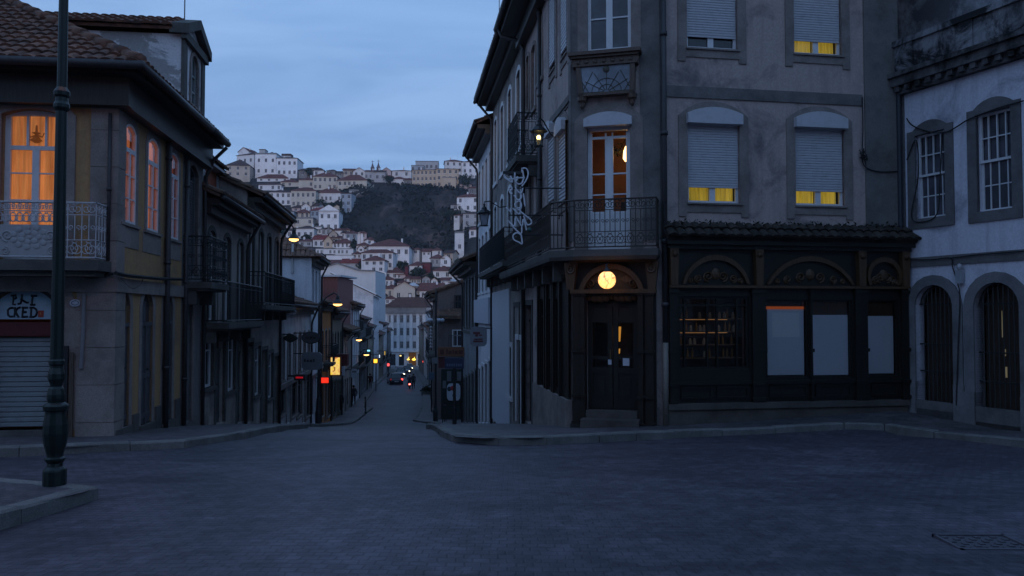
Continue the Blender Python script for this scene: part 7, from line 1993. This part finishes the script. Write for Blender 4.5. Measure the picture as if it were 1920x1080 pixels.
H_(555, 589, 428, 449, 421, 'w', 'd', 'h', 3, 1, 'white house with dark attic roof and two black windows', -.06)
H_(587, 603, 426, 441, 423, 'W', 'g', 'f', 2, 1, 'small flat white house left under the pediment house', .0, 6)
H_(603, 619, 429, 443, 425, 'g', 'd', 'h', 2, 1, 'small grey house directly under the pediment house', .05, 6)
H_(617, 632, 439, 452, 431, 't', 'd', 'gx', 1, 1, 'tan gabled house behind the yellow gable', .2, 7)
H_(586, 608, 449, 465, 440, 'w', 'R', 'g', 2, 1, 'white porch side of the bright red roofed house', -.12, 6)
H_(607, 623, 452, 465, 442, 'y', 'R', 'gx', 1, 1, 'yellow gable end house with bright red roof', .12, 7, dy=-1)
H_(560, 585, 452, 464, 446, 'g', 'r', 'h', 2, 1, 'grey house with dull red roof left of the bright red roof', .0)
H_(623, 662, 456, 466, 446, 'W', 'r', 'h', 5, 1, 'white arcaded house with red roof left of the big yellowish mansion', -.03, 7, arches=True)
H_(648, 669, 437, 450, 431, 'b', 'r', 'h', 2, 1, 'blue-grey house with red roof at the cliff foot', .0, 7)
H_(667, 681, 438, 448, 434.5, 'W', 'r', 'gx', 0, 1, 'little white gable at the cliff foot', .05, 6)
H_(641, 660, 457, 466, 448, 'w', 'r', 'h', 2, 1, 'white cottage with maroon roof above the arcaded white house', .0, 6, dy=4)
H_(684, 701, 450, 458, 442.5, 'W', 'r', 'h', 1, 1, 'small white house with brown roof touching the cliff foot', .05, 7)
H_(668, 692, 460, 470, 453, 'w', 'r', 'h', 2, 1, 'white cottage left of the cream mansion', .0, 7)
H_(592, 662, 467, 478, 465.5, 'w', 'g', 'f', 9, 1, 'long white terrace wall with a row of small windows', .02, 5)
H_(612, 663, 479, 488, 478, 'W', 'g', 'f', 0, 1, 'blank white lower terrace house with dark coping', .02, 4, dy=-1)
# cream mansion group
H_(691, 767, 461, 503, 445, 'W', 'r', 'h', 6, 2, 'big cream mansion with wide hipped red roof before the cliff', .04, 14, ov=.7)
H_(677, 737, 473.5, 506, 466, 'w', 'r', 'h', 5, 2, 'cream house with narrow red roof in front of the big mansion', -.06, 6, dy=-7)
H_(681, 721, 488, 511, 478, 'w', 'r', 'h', 3, 2, 'white balconied house with red roof, lowest of the mansion group', -.04, 7, dy=-11)
H_(640, 682, 493, 508, 484, 'g', 'R', 'g', 0, 1, 'long red roofed shed left of the mansion group', .0, 7)
H_(597, 642, 495, 506, 486, 't', 'r', 'g', 2, 1, 'long brown roofed barn just above the bare white gable', .0, 8)
H_(722, 757, 511, 524, 500, 'w', 'r', 'h', 3, 1, 'white house with red roof below the mansion corner', .05, 8)
H_(759, 765, 500, 524, 498, 'r', 'd', 'f', 0, 1, 'narrow dark red chimney house beside the round tree', .0, 3)
H_(767, 791, 497.5, 516, 489, 'W', 'r', 'h', 1, 1, 'white house with red roof behind the round dark tree', -.1, 8)
H_(791, 807, 494, 513, 491.5, 'r', 'd', 'f', 0, 1, 'dark red walled house right of the round dark tree', .0, 6)
H_(807, 832, 484, 499, 475.5, 'g', 'r', 'h', 3, 1, 'grey villa with dormered roof below the cliff', .0, 7)
H_(826, 845, 485, 499, 477, 'W', 'r', 'gx', 1, 1, 'white gabled house beside the grey villa below the cliff', .1, 7)
H_(812, 848, 507.5, 523, 497, 'w', 'r', 'h', 2, 1, 'white house with a broad red roof under the grey villa', .03, 8)
H_(833, 862, 527, 536, 522, 'W', 'w', 'g', 1, 1, 'house with pale tilted roof near the candelabra lamp', .25, 8)
H_(787, 830, 545, 562, 530, 'w', 'r', 'g', 4, 1, 'white house with plain red roof above the candelabra lamp', .0, 8)
H_(762, 783, 536, 546, 529, 'b', 'w', 'h', 2, 1, 'house with a pale metal roof between tan gable and red roof', .0, 7)
H_(738, 778, 540, 566, 528, 'c', 'r', 'gx', 2, 1, 'large cream bare gable above the pilastered block', .1, 10)
H_(706, 738, 524, 540, 516, 'w', 'r', 'h', 4, 1, 'white house with red roof right of the bare white gable', .0, 8)
H_(716, 745, 541, 560, 533, 'c', 'r', 'h', 3, 1, 'cream house with tiled roof left of the large cream gable', -.05, 8)
H_(700, 722, 552, 572, 545, 'w', 'r', 'h', 2, 1, 'white house behind the left row gables near the pilastered block', .05, 8)
H_(783, 812, 566, 585, 557, 'g', 'r', 'h', 3, 1, 'grey house right of the pilastered block roof', .0, 8)
H_(742, 790, 566, 580, 556, 't', 'r', 'h', 4, 1, 'tan house with red roof right behind the pilastered block', .0, 8, Y=262)

# smaller houses filling the slope
for a in ((606, 617, 325, 332, 320.5, 'w', 'd', 'h', 1, 1, 'tiny white skyline cottage between black roof and pyramid roof'),
          (630, 644, 324, 332, 319, 'd', 'd', 'g', 1, 1, 'low dark skyline house left of the red gabled house'),
          (722, 737, 331, 341, 326, 'g', 'r', 'h', 1, 1, 'grey cottage on the cliff edge under the pinkish gabled house'),
          (640, 656, 431, 440, 426, 't', 'r', 'h', 2, 1, 'tan cottage above the blue-grey house at the cliff foot'),
          (622, 640, 446, 453, 441, 'c', 'r', 'g', 2, 1, 'cream cottage squeezed behind the arcaded white house'),
          (700, 716, 457, 464, 452, 'p', 'r', 'h', 1, 1, 'rosy cottage peeping over the mansion roof at left'),
          (661, 677, 476, 486, 470, 'w', 'r', 'h', 2, 1, 'white cottage at the end of the long terrace wall'),
          (560, 582, 468, 480, 462, 'c', 'r', 'h', 2, 1, 'cream cottage below the dull red roofed grey house'),
          (580, 597, 480, 492, 474, 'w', 'd', 'g', 2, 1, 'white gabled cottage left of the long terrace wall'),
          (744, 760, 514, 524, 508, 'p', 'r', 'h', 2, 1, 'rosy cottage left of the narrow dark red chimney house'),
          (690, 708, 512, 522, 506, 'g', 'd', 'h', 2, 1, 'grey cottage above the bare white gable, near its right end'),
          (745, 764, 530, 540, 524, 'w', 'r', 'h', 3, 1, 'white cottage with red roof behind the large cream gable'),
          (770, 789, 523, 533, 517, 't', 'r', 'h', 2, 1, 'tan cottage below the round dark tree'),
          (794, 812, 517, 528, 511, 'w', 'r', 'h', 2, 1, 'white cottage left of the broad red roof under the villa'),
          (848, 866, 497, 510, 491, 'w', 'r', 'h', 2, 1, 'white cottage right of the white gabled house below the cliff'),
          (850, 872, 516, 528, 510, 'g', 'r', 'h', 2, 1, 'grey cottage close to the near right wall, under the shrubbery'),
          (822, 843, 541, 553, 535, 'c', 'r', 'h', 2, 1, 'cream cottage under the pale tilted roof'),
          (846, 870, 545, 560, 538, 't', 'r', 'h', 2, 1, 'tan cottage low beside the near right wall'),
          (722, 742, 560, 572, 554, 'w', 'r', 'h', 2, 1, 'white cottage left behind the pilastered block roof'),
          (794, 815, 552, 566, 546, 'w', 'd', 'h', 2, 1, 'white cottage with dark roof right above the pilastered block'),
          (845, 862, 384, 396, 378, 'g', 'd', 'h', 1, 1, 'grey cottage on the right flank under the low white house'),
          (880, 902, 430, 446, 424, 'w', 'r', 'h', 2, 1, 'white cottage at the far right flank beside the wall lantern')):
    H_(*a, yaw=((hash_s(a[10]) % 9) - 4) * .05, dep=6.5)
ORD = ('first', 'second', 'third', 'fourth', 'fifth', 'sixth', 'seventh', 'eighth', 'ninth', 'tenth')
for rowname, x0, x1, yb0, yb1, n, sd in (('row under the upper cream terraces', 546, 640, 396, 404, 5, 1), ('row above the arcaded white house', 590, 690, 441, 446, 6, 2),
        ('row below the cliff foot', 770, 850, 478, 486, 4, 3), ('row behind the big mansion', 655, 700, 470, 478, 3, 4),
        ('row over the pilastered block', 700, 812, 549, 556, 7, 5), ('row below the round dark tree', 756, 860, 530, 537, 6, 6), ('row on the right cliff flank', 850, 900, 410, 420, 3, 7)):
    rr = random.Random(sd); st = (x1 - x0) / n
    for i in range(n):
        xa = x0 + st * i + rr.uniform(0, 2); w = st * rr.uniform(.62, .95); yb = yb0 + (yb1 - yb0) * i / n + rr.uniform(-3, 3); h = rr.uniform(7, 11); wc = rr.choice('wwWccgtp'); rc = rr.choice('rrrd')
        kd = rr.choice(('h', 'g', 'gx', 'h'))
        H_(xa, xa + w, yb - h, yb, yb - h - rr.uniform(4, 7), wc, rc, kd, rr.choice((1, 2, 2)), 1, 'small %s cottage, %s from the left in the %s' % (dict(w='off-white', W='white', c='cream', g='grey', t='tan', p='rosy')[wc], ORD[i], rowname), rr.uniform(-.3, .3), 6)
def rwall(px, label):
    mb = MB(); P = [at(x, y, YH(y) - 1) for x, y in px]
    for a, b in zip(P, P[1:]):
        h = 2.2; mb.prism([a - V((0, 0, 5)), b - V((0, 0, 5)), b + V((0, .5, -5)), a + V((0, .5, -5))], [a + V((0, 0, h)), b + V((0, 0, h)), b + V((0, .5, h)), a + V((0, .5, h))])
    single(mb, 'retaining_wall', plaster('pale retaining wall', (.36, .33, .31), None, .45, .7, .3), label, 'wall', P[0])
rwall([(655, 380), (672, 371), (688, 366), (701, 354)], 'pale stepped retaining wall climbing the left shoulder of the cliff')
rwall([(830, 366), (842, 378), (860, 392), (874, 408)], 'grey retaining wall dropping along the right flank of the cliff')
# bare white gable on the lower left
Yg = 150
a, b = at(592, 520, Yg), at(704, 520, Yg); F = Fac((a.x, Yg), (b.x, Yg)); g = thing('warehouse', 'big bare white gable of a warehouse rising behind the left row', 'building', (a.x + 5, Yg, gz(Yg)))
pts = [F.hit(x, y) for x, y in ((592, 509), (604, 503), (633, 495), (672, 508), (702, 509))]; mb = MB(); F.extr(mb, [(0, gz(Yg) - 3), (F.L, gz(Yg) - 3), (F.L, pts[4][1])] + pts[::-1][1:], -12, 0)
mb.build('wall', plaster('warehouse white', (.50, .51, .54), (.40, .41, .44), .5, .75, .2), g)
rb = MB()
for p, q in zip(pts, pts[1:]):
    qd = [F.p(p[0], p[1] + .02, .3), F.p(q[0], q[1] + .02, .3), F.p(q[0], q[1] + .02, -12.3), F.p(p[0], p[1] + .02, -12.3)]; rb.prism(qd, [k + V((0, 0, .22)) for k in qd])
rb.build('roof', farroof('hill roof g', RC['g']), g)
# ---------------------------------------------------------------- trees and bushes of the hillside
def tree(px, py, hp, wp, label, shape='round', colr=(.022, .034, .022), Y=None, seed=0):
    Y = Y or YH(py) - 1; k = Y / 1500; c = at(px, py, Y); H, Wd = hp * k, wp * k; rr = random.Random(seed + int(px * 7))
    root = thing('hillside_tree', label, 'tree', tuple(c)); tb = MB(); tb.tube([c - V((0, 0, 1)), c + V((0, 0, H * .5)), c + V((.2, 0, H * .8))], [.28, .2, .08], 6)
    for i in range(4): a = rr.random() * 6.3; tb.tube([c + V((0, 0, H * .35)), c + V((cos(a) * Wd * .25, sin(a) * Wd * .25, H * .65))], [.1, .04], 4)
    tb.build('trunk', wood('bark', (.05, .04, .03)), root)
    lb = MB(); cl = [(rr.gauss(0, .22), rr.gauss(0, .22), rr.uniform(.25, .9)) for i in range(9)]
    for i in range(480):
        q = rr.choice(cl); z = q[2] + rr.gauss(0, .1)
        wz = (1 - z) * 1.1 if shape == 'cone' else sqrt(max(.05, 1 - ((z - .55) / .5) ** 2))
        p = c + V(((q[0] + rr.gauss(0, .16)) * Wd * wz * 1.1, (q[1] + rr.gauss(0, .16)) * Wd * wz, z * H)); s = rr.uniform(.25, .6)
        n_ = V((rr.gauss(0, 1), rr.gauss(0, 1), rr.gauss(0, 1))).normalized(); t = n_.orthogonal().normalized(); u = n_.cross(t); lb.poly([p - t * s, p - u * s * .6, p + t * s, p + u * s * .6])
    lb.build('crown', leafy('hill leaves', colr), root)
tree(783, 522, 21, 26, 'round dark tree in front of the white house below the mansion', 'round')
tree(874, 354, 26, 34, 'broad dark tree before the white villas on the right crest')
tree(640, 412, 36, 12, 'tall narrow cypress right of the pediment house', 'cone')
tree(596, 388, 14, 30, 'dark clump of trees under the lower cream terrace, left')
tree(622, 392, 12, 26, 'dark clump of trees between terrace and pediment house')
tree(580, 330, 14, 14, 'bushy dark tree among the skyline houses')
tree(728, 346, 16, 18, 'dark bush left of the pyramid roofed house at cliff top')
tree(690, 346, 10, 18, 'low shrub clump at the end of the upper cream terrace')
tree(752, 503, 12, 12, 'small dark shrub at the foot of the big mansion, left')
tree(760, 502, 9, 10, 'small dark shrub at the right corner of the big mansion')
tree(858, 522, 34, 22, 'dark shrubbery on the slope beside the near right wall')
tree(664, 470, 22, 9, 'slim dark tree beside the long white terrace')
tree(575, 450, 10, 12, 'shrub beside the two black windows')
tree(806, 528, 14, 22, 'dark hedge tree left of the broad red roof')
tree(676, 505, 14, 12, 'dark shrub between red shed and balconied house')
tree(846, 408, 12, 26, 'scrubby tree on the right flank of the cliff')
tree(535, 440, 12, 14, 'shrub behind the wall lamp')
antenna(tuple(at(643, 322, 424)), 3.2, 'bare skyline aerial left of the red gabled house', 2.6)
antenna(tuple(at(739, 318, 424)), 3.4, 'twiggy aerial on the skyline above the white wide roofed house', 1.0)
antenna(tuple(at(858, 300, 430)), 4.0, 'thin aerial over the white villa on the right crest', .4)
antenna(tuple(at(936, 22, 26)), .9, 'television aerial at the top edge above the right eaves', 2.9, 5)
# ---------------------------------------------------------------- unseen houses added behind the camera to shade the square
for nm, lab, x0, x1, y0, ht, m in (('unseen_shade_house', 'unseen rendered town house added to shade the square, left', -34, -10, -13, 13, GREYR), ('unseen_shade_house', 'unseen cream town house added to shade the square, middle', -9.7, 9, -15, 12.5, BEI), ('unseen_shade_house', 'unseen white town house added to shade the square, right', 9.3, 34, -12, 13, WHI)):
    F = Fac((x1, y0), (x0, y0)); g = thing(nm, lab, 'house', ((x0 + x1) / 2, y0, 0)); hs = []
    n = int(F.L / 3.4)
    for fl in range(3):
        for c in range(n): s = F.L * (c + .5) / n; z = .9 + fl * 3.7; hs.append(win(g, F, s - .55, s + .55, z, z + 2.1, .1, M_white, (.5,), (.66,), M_glass, M_granite, .15, .15))
    mb = MB(); wall(mb, F, 0, F.L, -.8, ht, hs); shell(mb, [(x1, y0), (x0, y0), (x0, y0 - 10), (x1, y0 - 10)], -.8, ht, (0,)); mb.build('wall', m, g)
    rb = MB(); q = [(x1 + .5, y0 + .6, ht), (x0 - .5, y0 + .6, ht), (x0 - .5, y0 - 5, ht + 2.4), (x1 + .5, y0 - 5, ht + 2.4)]; rb.prism(q, [(a, b, c + .2) for a, b, c in q]); q = [(x0 - .5, y0 - 10.6, ht), (x1 + .5, y0 - 10.6, ht), (x1 + .5, y0 - 5, ht + 2.4), (x0 - .5, y0 - 5, ht + 2.4)]; rb.prism(q, [(a, b, c + .2) for a, b, c in q]); rb.build('roof', M_tile2, g)
HAZE = .00018
mb = MB(); mb.box(-700, 560, -60, 900, -40, 116)
m = bpy.data.materials.new('evening haze'); m.use_nodes = True; nt = m.node_tree; nt.nodes.remove(nt.nodes['Principled BSDF'])
v = nt.nodes.new('ShaderNodeVolumePrincipled'); v.inputs['Color'].default_value = (.72, .78, .95, 1); v.inputs['Density'].default_value = HAZE; v.inputs['Anisotropy'].default_value = .2
nt.links.new(v.outputs[0], nt.nodes['Material Output'].inputs['Volume']); o = mb.build('haze', m, None); o['kind'] = 'stuff'
SC.cycles.volume_bounces = 0
for o in bpy.data.objects:
    if '_o' in o: del o['_o']
